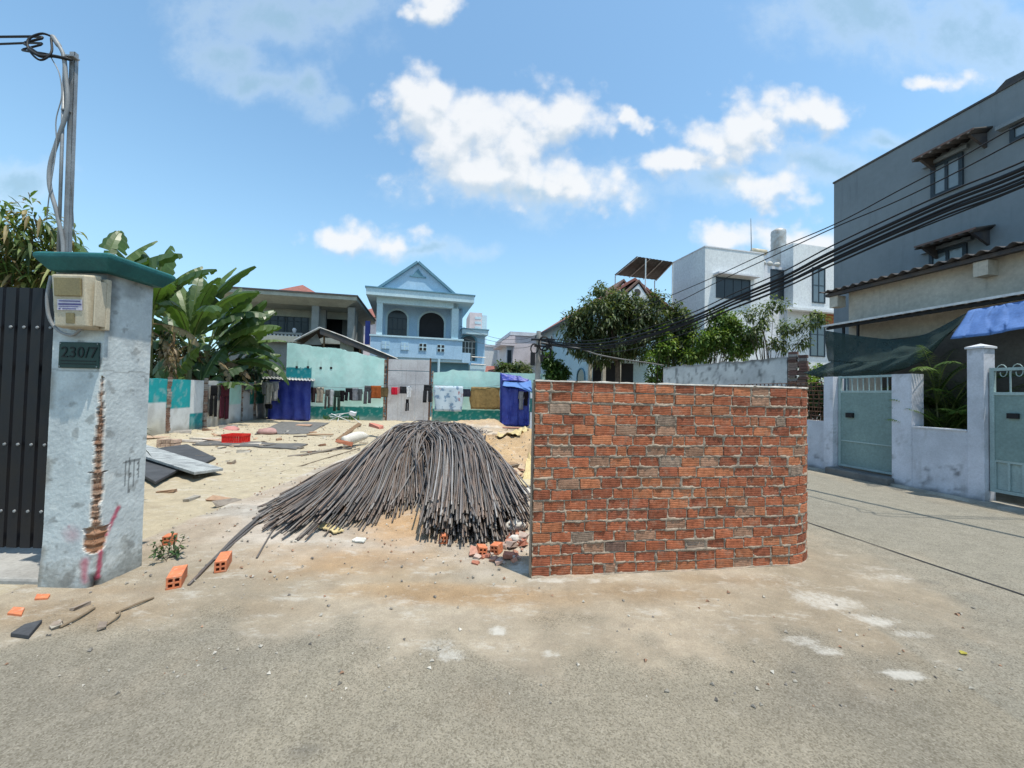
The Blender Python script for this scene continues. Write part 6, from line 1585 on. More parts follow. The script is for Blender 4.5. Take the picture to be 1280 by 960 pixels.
# gate between the first two pillars
def gate(name, label, ua, ub, zb, zt, v, panels, bars_from, spikes=False):
    t = fthing(name, label, 'gate', SF, loc=((ua + ub) / 2, v, 0))
    mb = MB()
    for a, b in ((ua, ua + .05), (ub - .05, ub)): mb.box(a, b, v - .025, v + .025, zb, zt, SF)
    for z in [zb, bars_from] + [zt - .05]: mb.box(ua + .05, ub - .05, v - .022, v + .022, z, z + .045, SF)
    mb.build('frame', MT['gate_bar'], t)
    for k, (a, b) in enumerate(panels): B1('panel', MT['gate_green'], t, ua + .05, ub - .05, v - .008 - .004 * k, v + .008, a, b, fr=SF)
    mb = MB(); n = 9
    for i in range(1, n): u = lerp(ua + .05, ub - .05, i / n); mb.tube([SF.p(u, v, bars_from + .045), SF.p(u, v, zt + (.13 if spikes and i % 2 else -.05))], .011, 5)
    if spikes:
        for i in range(n):
            c = SF.p(lerp(ua + .05, ub - .05, (i + .5) / n), v, bars_from + .35); s = (ub - ua) / n * .42
            mb.tube([c + SF.U * (s * math.cos(a) * (1 - a / 9)) + Vector((0, 0, .14 * math.sin(a) * (1 - a / 9))) for a in [k * .45 for k in range(15)]], .006, 4)
    mb.build('bars', MT['gate_bar'], t)
    return t
u0, u1 = u21 + .01, um2 - .01; v = .12
zb, zt = fz(1085, 588, v), fz(1085, 469, v); zbar = fz(1085, 491, v); zmid = fz(1085, 554, v)
g1 = gate('street_gate', 'pale green metal pedestrian gate between the two square white pillars', u0, u1, zb, zt, v, ((zb + .05, zmid), (zmid + .004, zbar)), zbar)
MB().box(u0 + .05, u1 - .05, v - .024, v - .014, zmid - .012, zmid + .012, SF).build('seam_rail', MT['gate_bar'], g1)
lu_, lz_ = SF.uz(1063, 519, v - .02); B1('lock', MT['dark_metal'], g1, lu_ - .07, lu_ + .07, v - .06, v - .013, lz_ - .05, lz_ + .05, fr=SF)
mb = MB(); c_ = pg(1100, 612); ths = tag(MB().box(u0 - .05, u1 + .05, -.20, .1, -.02, zb - .03, SF).build('doorstep', MT['concrete_dark'], bevel=.03), 'dark stained cement doorstep in front of the pale green gate', 'doorstep')
u1 = u30 - .015; u0 = u1 - 1.6; v = .08
zb, zt = fz(1262, 618, v), fz(1262, 459, v); zbar = fz(1262, 494, v); zlow = fz(1262, 577, v)
g2 = gate('driveway_gate', 'pale green driveway gate with scrolled bars at the right edge', u0, u1, zb, zt, v, ((zlow, zbar),), zbar, True)
mb = MB()
for i in range(0, 11): u = lerp(u0 + .05, u1 - .05, i / 10); mb.box(u - .012, u + .012, v - .02, v + .01, zb + .05, zlow - .03, SF)
mb.box(u0 + .05, u1 - .05, v - .02, v + .02, zlow - .03, zlow - .003, SF); mb.build('lower_bars', MT['gate_bar'], g2)
B1('lower_panel', MT['gate_bar'], g2, u0 + .05, u1 - .05, v + .012, v + .02, zb + .05, zlow - .035, fr=SF)
lu_, lz_ = SF.uz(1267, 520, v - .02); B1('lock', MT['dark_metal'], g2, lu_ - .06, lu_ + .06, v - .05, v - .014, lz_ - .04, lz_ + .04, fr=SF)

# ---- old whitewashed wall across the end of the street
OW = Fr((6.9, 17.8), (.632, -.775), (.775, .632))
u0, u1 = OW.u(829, 470), OW.u(984, 465)
ztp = lambda u: lerp(OW.z(830, 459), OW.z(975, 447), (u - u0) / (u1 - u0)) + .07 * ns(u * 1.7, 2) + .05 * ns(u * 6, 4)
def ocol(u, z):
    n_ = fbm(u, z, 2, 1.5, 5); c = cmix((.66, .67, .66), (.54, .55, .55), sm(-.2, .4, n_))
    c = cmix(c, (.11, .12, .12), .75 * sm(.05, .6, .75 * fbm(u * 2.6, z, 5, 2.2, 6) + .6 * fbm(u * 1.6, z * .6, 8, 7, 5)))
    return cmix(c, (.13, .12, .1), .8 * sm(.14, .0, ztp(u) - z + .08 * n_))
ow = fthing('old_wall', 'old whitewashed wall streaked with black mould in front of the shrubs', 'wall', OW, loc=(2, 0, 0))
colour_wall('wall_face', OW, u0, u1, ztp, .14, ocol, ow, res=.06)
for k in range(2):
    mb = MB(); z = 0; ue = u1 + .02 + k * .3
    while z < ztp(u1) + .12 - k * .1:
        h = rnd(.08, .11); mb.box(ue + rnd(-.04, .04) * k, ue + rnd(.22, .30), rnd(-.03, .02), .2, z, z + h - .012, OW, col=cmul(random.choice([(.26, .17, .14), (.36, .33, .31), (.20, .11, .09), (.33, .24, .2)]), rnd(.6, 1.1))); z += h
    mb.build('brick_stub', MT['stone'], ow)

# ---- utility pole and overhead cables
p = pw(672, 480, 18); up_ = thing('utility_pole', 'slim concrete utility pole crowded with boxes and cable coils', 'utility pole', (p.x, p.y, 0))
zt_ = pw(672, 414, 18).z
MB().tube([(p.x, p.y, 0), (p.x, p.y, zt_)], [.15, .10], 8).build('pole', MT['concrete'], up_)
B1('cross_arm', MT['dark_metal'], up_, p.x - .35, p.x + .75, p.y - .17, p.y - .11, pw(672, 425, 18).z - .04, pw(672, 425, 18).z + .04)
B1('cross_arm', MT['dark_metal'], up_, p.x - .2, p.x + .6, p.y - .17, p.y - .11, pw(672, 433, 18).z - .04, pw(672, 433, 18).z + .04)
for x, y0, y1, w_ in ((665.5, 457, 441, .2), (677, 452, 444, .12), (684, 436, 425, .16)):
    q_ = pw(x, y0, 17.8); B1('junction_box', MT['dark_metal'], up_, q_.x - w_ / 2, q_.x + w_ / 2, 17.62, 17.8, q_.z, pw(x, y1, 17.8).z)
for x, y, r in ((680, 430, .22), (683, 440, .18), (668, 436, .15)):
    c_ = pw(x, y, 17.7); mb = MB()
    for k in range(3): mb.tube([c_ + Vector((math.cos(a) * r * (1 + .1 * k), -.03 * k, math.sin(a) * r * 1.3 * (1 + .1 * k))) for a in [i * PI / 8 for i in range(17)]], .014, 4)
    mb.build('cable_coil', MT['cable'], up_)
cabY = lambda px: 8.42 / ((px - 640) / 490 + .3846)
def cable(pts, r, label, mat='cable', Y=None, seed=0, wob=0.0, group='cables from the utility pole'):
    P = [pw(x, y, (Y or cabY)(x)) for x, y in pts]
    o = MB().tube(cat_path(P, 8), r, 5).build('cable', MT[mat], smooth=True)
    return tag(o, label, 'cable', group)
main = [(676, 425), (720, 430), (770, 426), (853, 401), (917, 373), (980, 346), (1044, 313), (1172, 254), (1290, 206), (1600, 60)]
offs = [(0, 0, 0), (3, 4, 6), (5, 8, 12), (1, 9, 17), (-3, -7, -9), (4, 14, 22)]
for k, (a, b, c) in enumerate(offs):
    P = [(x, y + lerp(a, b, min(1, i / 5)) + (c - b) * max(0, (i - 5) / 3)) for i, (x, y) in enumerate(main)]
    cable(P, [.030, .022, .018, .026, .014, .016][k], ['thick black cable at the core of the overhead bundle', 'black cable just below the core of the overhead bundle', 'third black cable down in the overhead bundle', 'thick black cable along the underside of the overhead bundle', 'thin black cable riding on top of the overhead bundle', 'lowest slack black cable of the overhead bundle'][k])
mb_ = [(678, 428), (760, 440), (850, 419), (900, 393), (960, 369), (1042, 331), (1108, 302), (1163, 280), (1290, 229), (1600, 95)]
cable(mb_, .013, 'single black cable running below the overhead bundle')
ya = lambda px: max(4.2, 7.6 / ((px - 640) / 490 + .32))
cable([(790, 389), (842, 368), (893, 346), (954, 318), (1042, 281), (1120, 240), (1190, 203), (1257, 165), (1300, 142), (1600, -30)], .010, 'upper of two thin wires crossing the slate facade', Y=ya, group='thin wires above the bundle')
cable([(790, 401), (842, 380), (900, 351), (960, 323), (1042, 285), (1120, 252), (1200, 213), (1280, 171), (1320, 150), (1600, 0)], .010, 'lower of two thin wires crossing the slate facade', Y=ya, group='thin wires above the bundle')
cable([(676, 428), (700, 432), (725, 436), (746, 443), (777, 449), (805, 453), (830, 457)], .035, 'thick pale grey cable sagging to the old white wall', 'cable_grey', Y=lambda x: 17.6)
for k, (y0, y1) in enumerate(((418, 404), (423, 412), (429, 421))):
    cable([(672, y0), (650, y0 + 6), (610, y0 + 2), (540, y1 - 10)], .012, ['highest thin wire running left from the utility pole', 'middle thin wire running left from the utility pole', 'lowest thin wire running left from the utility pole'][k], 'cable_grey', Y=lambda x: 18 + (672 - x) * .09, group='wires left of the utility pole')
# ================================================================== plants
def foliage(name, parent, clumps, L, w_, cols, droop=.4, mat='leaf', outward=None):
    """clumps: (centre, radius, number of leaves). Leaves face out of and hang below their clump."""
    mb = MB()
    for c, r, n in clumps:
        c = Vector(c); tone = rnd(.72, 1.22)
        for i in range(n):
            d = rdir(); k = r * random.random() ** .45
            p = c + d * k; p.z -= .15 * r * random.random()
            dd = (d + rdir() * .9 + Vector((0, 0, rnd(-.5, .25)))).normalized()
            leaf_quad(mb, p, dd, L * rnd(.65, 1.2), w_ * rnd(.7, 1.2), droop * rnd(.3, 1.2), cmul(random.choice(cols), tone * rnd(.75, 1.25)))
    return mb.build(name, MT[mat], parent, recalc=False)
def ell_clumps(ells, r, n, dens=1.0, shell_=.5):
    out = []
    for (c, rx, ry, rz, m) in ells:
        for i in range(m):
            d = rdir(); k = lerp(shell_, 1, random.random() ** .6)
            out.append(((c[0] + d.x * rx * k, c[1] + d.y * ry * k, c[2] + d.z * rz * k), r * rnd(.6, 1.25), max(3, int(n * rnd(.6, 1.3)))))
    return out
def limbs(name, parent, base, fork, clumps, r0, nmax=26, every=1):
    mb = MB(); base, fork = Vector(base), Vector(fork)
    mb.tube(cat_path([base, base.lerp(fork, .5) + Vector((rnd(-.08, .08), rnd(-.08, .08), 0)), fork], 4), [lerp(r0, r0 * .7, i / 8) for i in range(9)], 8)
    for c, r, n in random.sample(clumps, min(nmax, len(clumps))):
        c = Vector(c); m_ = fork.lerp(c, .5) + Vector((rnd(-.2, .2), rnd(-.2, .2), rnd(0, .25) * (c - fork).length * .4))
        P = cat_path([fork - Vector((0, 0, rnd(0, .2))), m_, c], 4); mb.tube(P, [lerp(r0 * .45, r0 * .08, i / 8) for i in range(9)], 5)
    return mb.build(name, MT['bark'], parent, smooth=True)

OLIVE = [(.06, .095, .038), (.085, .12, .047), (.048, .075, .032), (.13, .155, .07), (.165, .185, .095)]
FRESH = [(.14, .23, .045), (.19, .28, .06), (.10, .18, .04), (.24, .31, .085), (.07, .13, .03)]
MANGO = [(.07, .12, .03), (.10, .16, .045), (.15, .20, .07), (.20, .21, .08), (.24, .19, .09)]
# big tree in front of the gabled house
cx = lambda px, py, Y: tuple(pw(px, py, Y))
Yt = 19.5
bt = thing('big_tree', 'large dark olive tree with a broad ragged crown before the gabled house', 'tree', (pw(775, 470, Yt).x, Yt, 0))
ells = [(cx(748, 395, Yt), 1.1, 1.1, 1.0, 26), (cx(755, 372, Yt), .75, .8, .6, 14), (cx(785, 398, Yt), 1.2, 1.2, .9, 26), (cx(815, 392, Yt), 1.15, 1.1, .85, 24), (cx(835, 403, Yt), .7, .8, .6, 12), (cx(733, 418, Yt), .9, 1.0, .8, 18), (cx(765, 425, Yt), 1.2, 1.2, .7, 20), (cx(805, 425, Yt), 1.2, 1.2, .7, 16), (cx(724, 400, Yt), .45, .5, .45, 6), (cx(850, 398, Yt), .4, .5, .3, 5), (cx(745, 440, Yt), .7, .8, .5, 8)]
ells = [(c, a * 1.12, b * 1.1, d * 1.12, int(m * 1.15)) for c, a, b, d, m in ells]; cl = ell_clumps(ells, .40, 84)
foliage('crown', bt, cl, .26, .095, OLIVE, .5)
limbs('trunk', bt, (pw(775, 470, Yt).x, Yt, 0), cx(772, 448, Yt), cl, .17, 34)
# shrubs and young trees behind the old wall
def shrub(name, label, px, py, Y, ells, r, n, L, w_, cols, trunk=.06, group=None, cat='shrub', droop=.4):
    b0 = pw(px, py, Y); t = thing(name, label, cat, (b0.x, b0.y, 0), 0, group)
    E = [((lambda q: (q.x, q.y, q.z))(pw(ex, ey, Y + dy)), rx, ry, rz, m) for ex, ey, dy, rx, ry, rz, m in ells]
    c = ell_clumps(E, r * 1.1, int(n * (3.0 if cat == 'tree' else 3.0)), shell_=.15); foliage('crown', t, c, L * 1.15, w_ * 1.25, cols, droop)
    limbs('trunk', t, (b0.x, b0.y, 0), (b0.x + rnd(-.1, .1), b0.y, max(.4, b0.z * .55)), c, trunk, 22)
    return t
gs = 'shrubs behind the old wall'
shrub('shrub', 'bright green leafy shrub at the left end of the old white wall', 822, 470, 18.6, [(820, 445, 0, .6, .6, .9, 16), (832, 425, 0, .55, .6, .6, 12), (818, 470, 0, .5, .5, .6, 8)], .28, 26, .17, .075, FRESH, group=gs)
shrub('shrub', 'dark leafed shrub second from the left behind the old white wall', 850, 455, 19, [(850, 430, 0, .6, .6, .7, 14), (862, 410, 0, .5, .5, .5, 8), (845, 448, 0, .6, .5, .5, 8)], .27, 26, .18, .08, OLIVE[:3] + FRESH[:1], group=gs)
shrub('shrub', 'dense fresh green bush behind the middle of the old white wall', 890, 455, 18.2, [(905, 396, 0, .5, .5, .45, 10), (938, 418, 0, .6, .5, .5, 10), (885, 432, 0, .9, .7, .7, 20), (900, 412, 0, .8, .7, .55, 16), (920, 435, 0, .7, .7, .6, 14), (915, 405, 0, .5, .5, .4, 8), (870, 445, 0, .6, .6, .4, 8)], .3, 32, .16, .07, FRESH, group=gs)
shrub('slender_tree', 'thin tree with sparse pale leaves reaching right over the old wall end', 962, 450, 17.2, [(955, 395, 0, .5, .5, .55, 10), (972, 382, 0, .4, .4, .3, 6), (945, 415, 0, .45, .4, .4, 8), (985, 410, 0, .5, .4, .3, 7), (1008, 402, -.5, .4, .4, .25, 5), (1022, 398, -1, .3, .3, .2, 4), (975, 430, 0, .5, .4, .4, 8), (1000, 425, -.4, .35, .3, .25, 4), (935, 390, 0, .3, .3, .3, 4)], .26, 15, .16, .055, [(.16, .20, .09), (.11, .16, .06), (.20, .23, .12), (.07, .11, .04)], .05, cat='tree')
shrub('shrub', 'low green bush at the broken end of the old white wall', 1003, 500, 13.0, [(1012, 480, 1.5, .5, .5, .35, 9), (1004, 476, 1.6, .4, .4, .3, 6), (1020, 462, 2.5, .4, .4, .2, 5)], .22, 24, .14, .06, FRESH, .03)
shrub('shrub', 'bushy greenery left of the utility pole before the pink house', 640, 475, 27, [(640, 462, 0, 1.0, .8, .5, 16), (655, 466, 0, .8, .8, .5, 12), (628, 463, 0, .6, .6, .4, 8)], .35, 30, .2, .09, OLIVE + FRESH[2:3], group='greenery around the utility pole')
shrub('shrub', 'leafy bush right of the utility pole before the blue side wall', 692, 475, 20, [(690, 460, 0, .55, .5, .45, 12), (683, 450, 0, .4, .4, .35, 8), (703, 466, 0, .35, .4, .3, 6)], .28, 28, .2, .08, [(.06, .12, .03), (.09, .16, .04), (.04, .08, .02)], group='greenery around the utility pole')
# mango tree behind the black gate and added shrub, leaves coloured dark as shade
mg = thing('mango_tree', 'mango tree with drooping leaves rising behind the black slatted gate', 'tree', (-6.6, 5.2, 0))
Ym = 5.0
ells = [(cx(12, 300, Ym), .5, .45, .33, 16), (cx(45, 290, Ym), .28, .3, .25, 8), (cx(48, 330, Ym), .33, .35, .25, 11), (cx(8, 345, Ym), .5, .5, .25, 14), (cx(-40, 310, Ym), .6, .6, .5, 20), (cx(30, 355, Ym + .3), .5, .4, .2, 10), (cx(55, 275, Ym), .14, .2, .1, 3), (cx(2, 272, Ym), .2, .2, .12, 4), (cx(66, 318, Ym + .4), .2, .2, .2, 4)]
cl = ell_clumps(ells, .16, 24)
foliage('crown', mg, cl, .20, .042, MANGO, .75)
limbs('trunk', mg, (-6.6, 5.2, 0), cx(5, 372, 5.1), cl, .07, 26)
hd = thing('shrub', 'added shrub right behind the black slatted gate, its leaf colour darkened as shade', 'shrub', (-5.6, 4.6, 0))
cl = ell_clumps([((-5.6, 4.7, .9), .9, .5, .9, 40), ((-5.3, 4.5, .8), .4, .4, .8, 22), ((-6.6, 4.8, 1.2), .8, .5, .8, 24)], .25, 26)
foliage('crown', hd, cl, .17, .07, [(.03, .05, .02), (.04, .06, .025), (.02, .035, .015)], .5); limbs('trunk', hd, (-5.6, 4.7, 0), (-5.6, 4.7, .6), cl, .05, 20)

# banana plants behind the left boundary wall
def banana_leaf(mb, base, az, e0, L, Wd, bend, tear, col, mid_col):
    n = 26; pts = []; p = Vector(base); e = e0
    h = Vector((math.cos(az), math.sin(az), 0)); side = Vector((-math.sin(az), math.cos(az), 0)); tw = rnd(-.35, .35)
    st = .22
    for i in range(n + 1):
        t = i / n; pts.append((p.copy(), e)); p = p + (h * math.cos(e) + Vector((0, 0, math.sin(e)))) * (L * (1 + st) / n); e -= bend / n * (.35 + 1.5 * t)
    mb.tube([q for q, _ in pts], [lerp(.030, .006, i / n) for i in range(n + 1)], 5, col=mid_col)
    for sgn in (-1, 1):
        i = int(n * st); grp = 0; fold = rnd(.1, .5); shift = 0
        while i < n:
            k = min(n - i, random.choice((2, 3, 4)) if random.random() < tear else random.choice((6, 9, 14)))
            dz = fold + (rnd(-.25, .7) * tear); shift = rnd(-.06, .12) * tear
            rows = []
            for j in range(k + 1):
                q, e_ = pts[i + j]; t = (i + j - n * st) / (n - n * st)
                wd = Wd * (max(0, math.sin(PI * min(1, t * .93 + .05))) ** .55) * (.9 + .1 * math.sin(j * 2.1))
                up = Vector((-math.sin(e_) * h.x, -math.sin(e_) * h.y, math.cos(e_))); tan = h * math.cos(e_) + Vector((0, 0, math.sin(e_)))
                s_ = (side * math.cos(tw) + up * math.sin(tw)) * sgn
                a = q + s_ * wd * .5 - up * (wd * .5 * dz * .5) + up * .02 + tan * shift * .4
                b = q + s_ * wd * .97 - up * (wd * dz * 1.2) - Vector((0, 0, wd * max(0, dz) * .5)) + tan * shift
                if j in (0, k) and tear > .1 and 0 < i + j < n: a = a.lerp(q, .0); b = b + tan * (.015 if j == 0 else -.015)
                rows.append([q, a, b])
            c = cmul(col, rnd(.85, 1.15)); mb.grid(rows, col=c); i += k
def banana(label, base, h, nleaf, L, az0=None, lean=(0, 0), dead=3, tear=.5, elev=(.9, 1.45), azr=None):
    t = thing('banana_plant', label, 'banana plant', base, 0, 'banana plants behind the boundary wall')
    b0 = Vector(base); top = b0 + Vector((lean[0], lean[1], h)); P = cat_path([b0, b0.lerp(top, .5) + Vector((rnd(-.05, .05), 0, 0)), top], 5)
    mb = MB(); mb.tube(P, [lerp(.13, .075, i / 10) for i in range(11)], 9, col=(.17, .17, .08)); mb.build('stem', MT['plain'], t, smooth=True)
    mb = MB()
    for i in range(nleaf):
        az = (az0[i] if az0 else i * 2.4 + rnd(-.3, .3)); e = lerp(elev[1], elev[0], (i / max(1, nleaf - 1)))
        g_ = random.choice([(.062, .115, .031), (.045, .09, .028), (.10, .16, .045), (.058, .107, .038)])
        banana_leaf(mb, top - Vector((0, 0, .05 * i)), az, e, L * rnd(.85, 1.1), .36 * rnd(.85, 1.15), lerp(.5, 1.9, i / nleaf) * rnd(.8, 1.2), tear * rnd(.5, 1.5), g_, (.16, .22, .08))
    mb.build('leaves', MT['banana'], t, recalc=False)
    mb = MB()
    for i in range(dead): banana_leaf(mb, top - Vector((0, 0, .3 + .12 * i)), rnd(0, 6.28), rnd(-.5, .1), L * .6, .16, 1.2, .9, random.choice([(.22, .16, .09), (.17, .12, .07), (.28, .22, .13)]), (.2, .14, .08))
    if dead: mb.build('dry_leaves', MT['banana'], t, recalc=False)
    return t
def wallside(px, d, Y): return (pw(px, 480, Y).x, Y, 0)
banana('tall banana plant with upright leaves, centre of the clump behind the turquoise wall', wallside(236, 0, 15.6), 3.5, 11, 3.0, az0=[2.0, .7, 2.7, .25, -.5, 3.3, -.1, .5, -1.2, 4.2, 5.6], tear=.35)
banana('banana plant with leaves sweeping right over the turquoise wall', wallside(258, 0, 16.6), 3.2, 10, 2.7, az0=[1.3, .3, -.2, .6, 2.6, .1, 1.0, 3.4, .5, 2], tear=.45, elev=(.45, 1.3))
banana('banana plant with low drooping leaves nearest the tin fence', wallside(284, 0, 18.6), 2.0, 8, 2.2, az0=[.2, .9, .5, 1.4, 1.2, 2.8, .7, .3], tear=.6, elev=(.2, 1.2))
banana('banana plant close behind the white pillar, leaves over its cap', wallside(185, 0, 13.6), 4.0, 9, 2.3, az0=[1.7, 2.6, .6, 3.2, 0, -.6, 4, 2.2, 5], tear=.4)
banana('banana plant furthest left, its torn leaf tips above the green cap', wallside(118, 0, 13.2), 4.6, 8, 2.4, az0=[1.9, .8, 2.7, .2, 3.4, -.5, 4.2, 5.2], tear=.7, elev=(.5, 1.4))
banana('young banana plant with half-dry leaves low behind the turquoise wall', wallside(205, 0, 14.3), 1.5, 7, 1.6, tear=.8, dead=6, elev=(.1, 1.1))
banana('short banana sucker between the tall stems behind the turquoise wall', wallside(250, 0, 15.6), 1.5, 7, 1.7, az0=[1.5, 2.2, .9, 2.9, .3, 3.5, 1.8], tear=.5, dead=4, elev=(.3, 1.2))
banana('leafy banana plant at the right of the clump, arching before the grey house', wallside(276, 0, 17.2), 2.9, 10, 2.5, az0=[1.2, .2, .7, 2.2, -.05, .45, 1.6, 2.9, .9, .1], tear=.5, elev=(.4, 1.35))
banana('shaggy banana plant at the back of the clump with many dry leaves', wallside(218, 0, 17.5), 3.0, 9, 2.6, tear=.6, dead=6, elev=(.2, 1.3))
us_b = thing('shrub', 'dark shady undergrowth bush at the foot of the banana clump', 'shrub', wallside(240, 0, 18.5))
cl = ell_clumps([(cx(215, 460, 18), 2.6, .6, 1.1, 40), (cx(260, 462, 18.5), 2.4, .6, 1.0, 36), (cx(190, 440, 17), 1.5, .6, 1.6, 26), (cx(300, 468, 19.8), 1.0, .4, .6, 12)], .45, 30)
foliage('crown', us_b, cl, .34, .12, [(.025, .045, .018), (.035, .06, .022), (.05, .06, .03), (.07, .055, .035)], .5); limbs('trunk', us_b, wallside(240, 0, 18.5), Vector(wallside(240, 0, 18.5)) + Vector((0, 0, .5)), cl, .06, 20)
st_ = pw(212, 475, 13.6); dp = thing('dry_plant', 'withered brown plant standing by the brick stub of the turquoise wall', 'plant', (st_.x, st_.y, 0))
MB().tube(cat_path([(st_.x, st_.y, 0), (st_.x + .05, st_.y, 1.6), (st_.x + .1, st_.y, pw(212, 415, 13.6).z)], 5), .03, 6).build('stem', MT['wood'], dp)
cl = [(tuple(pw(212 + rnd(-9, 9), rnd(412, 470), 13.6 + rnd(-.2, .2))), .16, 14) for k in range(16)]
foliage('dry_leaves', dp, cl, .2, .07, [(.20, .14, .09), (.14, .10, .06), (.28, .21, .14), (.06, .07, .03)], .9)

# areca palm inside the fence, small palm by the pole
def frond(mb, ml, base, az, e0, L, bend, nl, ll, col):
    p = Vector(base); e = e0; h = Vector((math.cos(az), math.sin(az), 0)); sd_ = Vector((-math.sin(az), math.cos(az), 0)); n = 14; P = []
    for i in range(n + 1): P.append((p.copy(), e)); p = p + (h * math.cos(e) + Vector((0, 0, math.sin(e)))) * (L / n); e -= bend / n * (.5 + i / n)
    ml.tube([q for q, _ in P], [lerp(.012, .003, i / n) for i in range(n + 1)], 4, col=(.16, .2, .06))
    for k in range(nl):
        t = .18 + .82 * k / nl; f = t * n; i = min(n - 1, int(f)); q = P[i][0].lerp(P[i + 1][0], f - i); e_ = P[i][1]; tan = h * math.cos(e_) + Vector((0, 0, math.sin(e_)))
        for s in (-1, 1): leaf_quad(mb, q, (sd_ * s * .8 + tan * .75 + Vector((0, 0, .12))), ll * math.sin(PI * min(.96, t * .8 + .2)) ** .6 * rnd(.85, 1.1), .021, .5, cmul(col, rnd(.75, 1.25)))
def palm(label, base, h, n, L, ll, cols, stems=3):
    t = thing('palm', label, 'palm', base); mb = MB(); ml = MB()
    for s in range(stems):
        b0 = Vector(base) + Vector((rnd(-.18, .18), rnd(-.18, .18), 0)) * (stems > 1); tp = b0 + Vector((rnd(-.15, .15), rnd(-.15, .15), h * rnd(.35, 1.0)))
        ml.tube([b0, tp], [.02, .013], 6, col=(.22, .22, .1))
        for k in range(n): frond(mb, ml, tp, rnd(0, 6.28), rnd(.85, 1.5), L * rnd(.75, 1.1), rnd(.7, 1.9), 26, ll, random.choice(cols))
    mb.build('leaflets', MT['leaf'], t, recalc=False); ml.build('stem', MT['plain'], t)
    return t
q = SF.p(SF.u(1180, 520, .8) - .1, .95, 0)
palm('feathery areca palm behind the low section of the white fence', q[:], 1.6, 9, 1.3, .30, [(.06, .12, .02), (.10, .17, .03), (.14, .21, .04), (.035, .075, .015)], 8)
shrub('shrub', 'shrub added as dark backing behind the rusty grille of the white fence', 1020, 510, 11.5, [(1018, 500, 0, .5, .5, .5, 14), (1030, 495, -.3, .4, .4, .4, 10), (1010, 510, .5, .4, .4, .4, 8)], .22, 20, .12, .06, OLIVE[:3], .03)  # added shrub, placed to darken the view through the grille
q = pw(660, 460, 24); palm('small fan of palm fronds just left of the utility pole', (q.x, 24, 0), pw(658, 458, 24).z, 12, .9, .3, [(.06, .09, .03), (.09, .12, .05), (.12, .13, .07)], 1)
# ------------------------------------------------------------------ sky, sun, camera
w = bpy.data.worlds.new('World'); S.world = w; w.use_nodes = True
nt = w.node_tree; nt.nodes.clear(); g = G(nt)
SUN_EL, SUN_AZ = math.radians(74), math.radians(130)        # azimuth clockwise from +Y (north)
sky = g.n('ShaderNodeTexSky', sky_type='NISHITA'); sky.sun_disc = False
sky.sun_elevation = SUN_EL; sky.sun_rotation = SUN_AZ; sky.air_density = 1.0; sky.dust_density = .6; sky.ozone_density = 1.6; sky.altitude = 0
dirn = g.n('ShaderNodeTexCoord').outputs['Generated']
def cloud_group(name, ells, amp, lo, hi, puff=False):
    ng = bpy.data.node_groups.new(name, 'ShaderNodeTree')
    ng.interface.new_socket('T', in_out='OUTPUT', socket_type='NodeSocketFloat')
    ng.interface.new_socket('P', in_out='INPUT', socket_type='NodeSocketVector'); ng.interface.new_socket('D', in_out='OUTPUT', socket_type='NodeSocketFloat')
    q = G(ng); i = q.n('NodeGroupInput'); o = q.n('NodeGroupOutput'); P = i.outputs[0]
    w1 = q.vec('SUBTRACT', q.noise(P, 3.2, 5, .6, out=1), (.5, .5, .5)); p2 = q.vec('MULTIPLY_ADD', w1, (.30, .2, 0), P)
    p2 = q.vec('MULTIPLY', p2, (1, 1, 0))
    acc = None
    for (px, py, rx, ry) in ells:
        d = ray(px, py); u, v = d.x / d.y, d.z / d.y; a, b = F_PX / rx, F_PX / ry
        x = q.vec('LENGTH', q.vec('MULTIPLY_ADD', p2, (a, b, 0), (-u * a, -v * b, 0)))
        if acc is None: acc = x
        else:
            m = q.n('ShaderNodeMath', operation='SMOOTH_MIN'); q.put(m.inputs[0], acc); q.put(m.inputs[1], x); m.inputs[2].default_value = .35; acc = m.outputs[0]
    f = q.math('SUBTRACT', q.noise(P, 6.5, 10, .66), .5)
    t = q.math('MULTIPLY_ADD', f, amp, acc)
    if puff:
        pw_ = q.vec('MULTIPLY_ADD', q.vec('SUBTRACT', q.noise(P, 14, 4, .6, out=1), (.5, .5, .5)), (.05, .05, 0), P)
        for sc_, k_ in ((11, .75), (26, .42)):
            v_ = q.n('ShaderNodeTexVoronoi', feature='SMOOTH_F1', voronoi_dimensions='2D'); q.put(v_.inputs['Vector'], pw_); v_.inputs['Scale'].default_value = sc_; v_.inputs['Smoothness'].default_value = .35
            t = q.math('MULTIPLY_ADD', q.math('SUBTRACT', v_.outputs['Distance'], .42), k_, t)
    out = q.ss(hi, lo, t)
    q.put(o.inputs['D'], out); q.put(o.inputs['T'], t)
    return ng
sp = g.n('ShaderNodeSeparateXYZ'); g.put(sp.inputs[0], dirn)
ay = g.math('MAXIMUM', g.math('ABSOLUTE', sp.outputs[1]), .04)
cb = g.n('ShaderNodeCombineXYZ'); g.put(cb.inputs[0], g.math('DIVIDE', sp.outputs[0], ay)); g.put(cb.inputs[1], g.math('DIVIDE', sp.outputs[2], ay)); cb.inputs[2].default_value = .37
P = cb.outputs[0]
BRIGHT = [(528, 125, 58, 40), (580, 160, 80, 56), (645, 165, 80, 52), (705, 160, 64, 42), (630, 210, 120, 44), (735, 235, 50, 28),
          (955, 155, 72, 44), (1005, 152, 52, 32), (900, 178, 66, 34), (840, 205, 60, 20), (898, 296, 46, 24), (1010, 300, 84, 28), (950, 243, 60, 20), (450, 296, 60, 28), (498, 304, 36, 18), (530, 12, 32, 26), (785, 158, 16, 12), (1175, 102, 44, 14)]
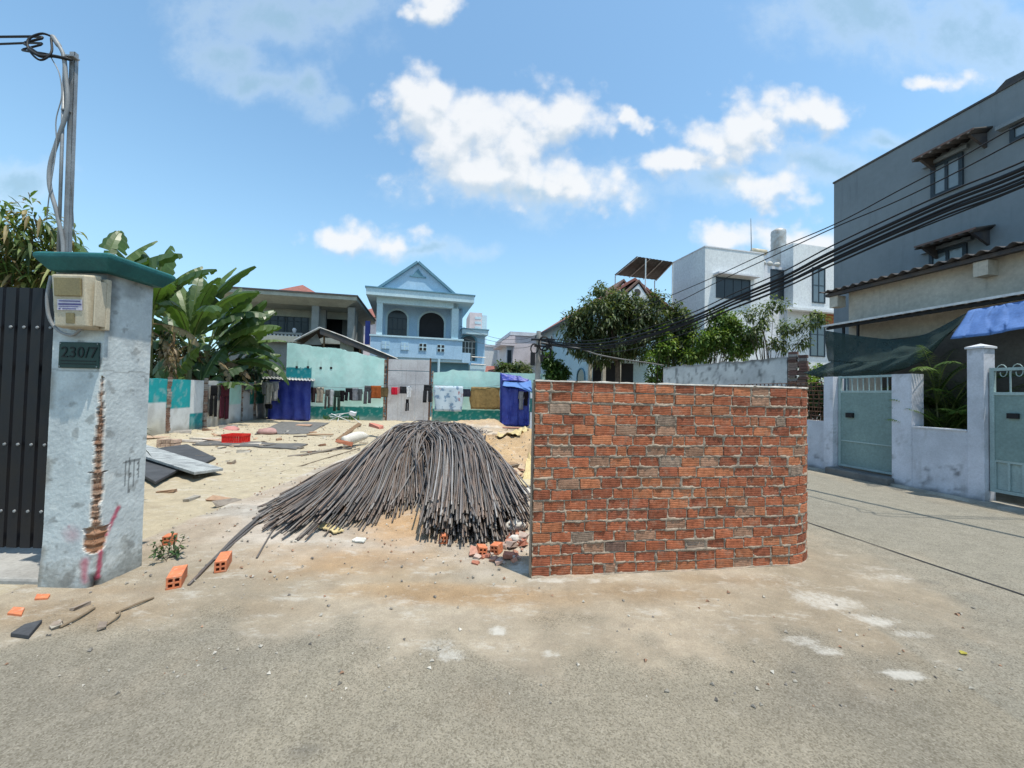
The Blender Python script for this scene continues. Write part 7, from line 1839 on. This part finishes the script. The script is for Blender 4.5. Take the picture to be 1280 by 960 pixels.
THIN = [(340, 10, 130, 60), (290, 65, 80, 46), (415, 5, 70, 44), (325, 105, 60, 26), (1090, 28, 160, 60), (1210, 50, 150, 66), (12, 238, 60, 32), (1120, 182, 70, 20), (398, 108, 34, 40), (540, 322, 80, 16), (660, 235, 170, 40), (1030, 215, 90, 26), (900, 235, 80, 24)]
gb = cloud_group('cumulus', BRIGHT, 1.6, .35, 1.30, True); gt_ = cloud_group('thin_cloud', THIN, 2.0, -.3, 1.3)
def use(ng, vec):
    n = g.n('ShaderNodeGroup'); n.node_tree = ng; g.put(n.inputs[0], vec); return n.outputs['D'], n.outputs['T']
d0, t0_ = use(gb, P); _, t1_ = use(gb, g.vec('ADD', P, (.012, .05, 0)))
d2, _ = use(gt_, P)
lit = g.ss(-.55, .30, g.math('SUBTRACT', t1_, t0_))
ccol = g.mix(lit, (3.3, 3.75, 4.2), (4.8, 4.9, 5.0))
skyc = g.mix(1.0, sky.outputs[0], (1.12, 1.33, 1.24), 'MULTIPLY')
el = g.ss(.55, .0, sp.outputs[2])
skyc = g.mix(g.math('MULTIPLY', el, .55), skyc, (2.3, 3.6, 4.7))
tcol = g.mix(g.ss(.3, .95, d2), (3.9, 4.5, 5.0), (2.0, 3.0, 3.7))
c = g.mix(g.math('MULTIPLY', d2, .72), skyc, tcol)
c = g.mix(g.math('MULTIPLY', d0, .93), c, ccol)
bg = g.n('ShaderNodeBackground'); g.put(bg.inputs[0], c); bg.inputs[1].default_value = .14
ow = g.n('ShaderNodeOutputWorld'); nt.links.new(bg.outputs[0], ow.inputs[0])
sun = bpy.data.lights.new('sun', 'SUN'); sun.energy = 3.7; sun.angle = math.radians(.55); sun.color = (1.0, .945, .83)
so = bpy.data.objects.new('sun', sun); COL.objects.link(so)
sd = Vector((math.sin(SUN_AZ) * math.cos(SUN_EL), math.cos(SUN_AZ) * math.cos(SUN_EL), math.sin(SUN_EL)))
so.rotation_euler = sd.to_track_quat('Z', 'Y').to_euler(); so.location = (0, 0, 30)
cam = bpy.data.cameras.new('camera'); cam.sensor_width = 36; cam.lens = F_PX / 1280 * 36; cam.clip_start = .05; cam.clip_end = 2000
co = bpy.data.objects.new('camera', cam); COL.objects.link(co); co.matrix_world = CAM_M; S.camera = co
S.view_settings.view_transform = 'Standard'; S.view_settings.look = 'None'; S.view_settings.exposure = .50; S.view_settings.gamma = 1; S.view_settings.use_curve_mapping = False
try:
    S.cycles.max_bounces = 6; S.cycles.transparent_max_bounces = 12; S.cycles.diffuse_bounces = 3
except Exception: pass
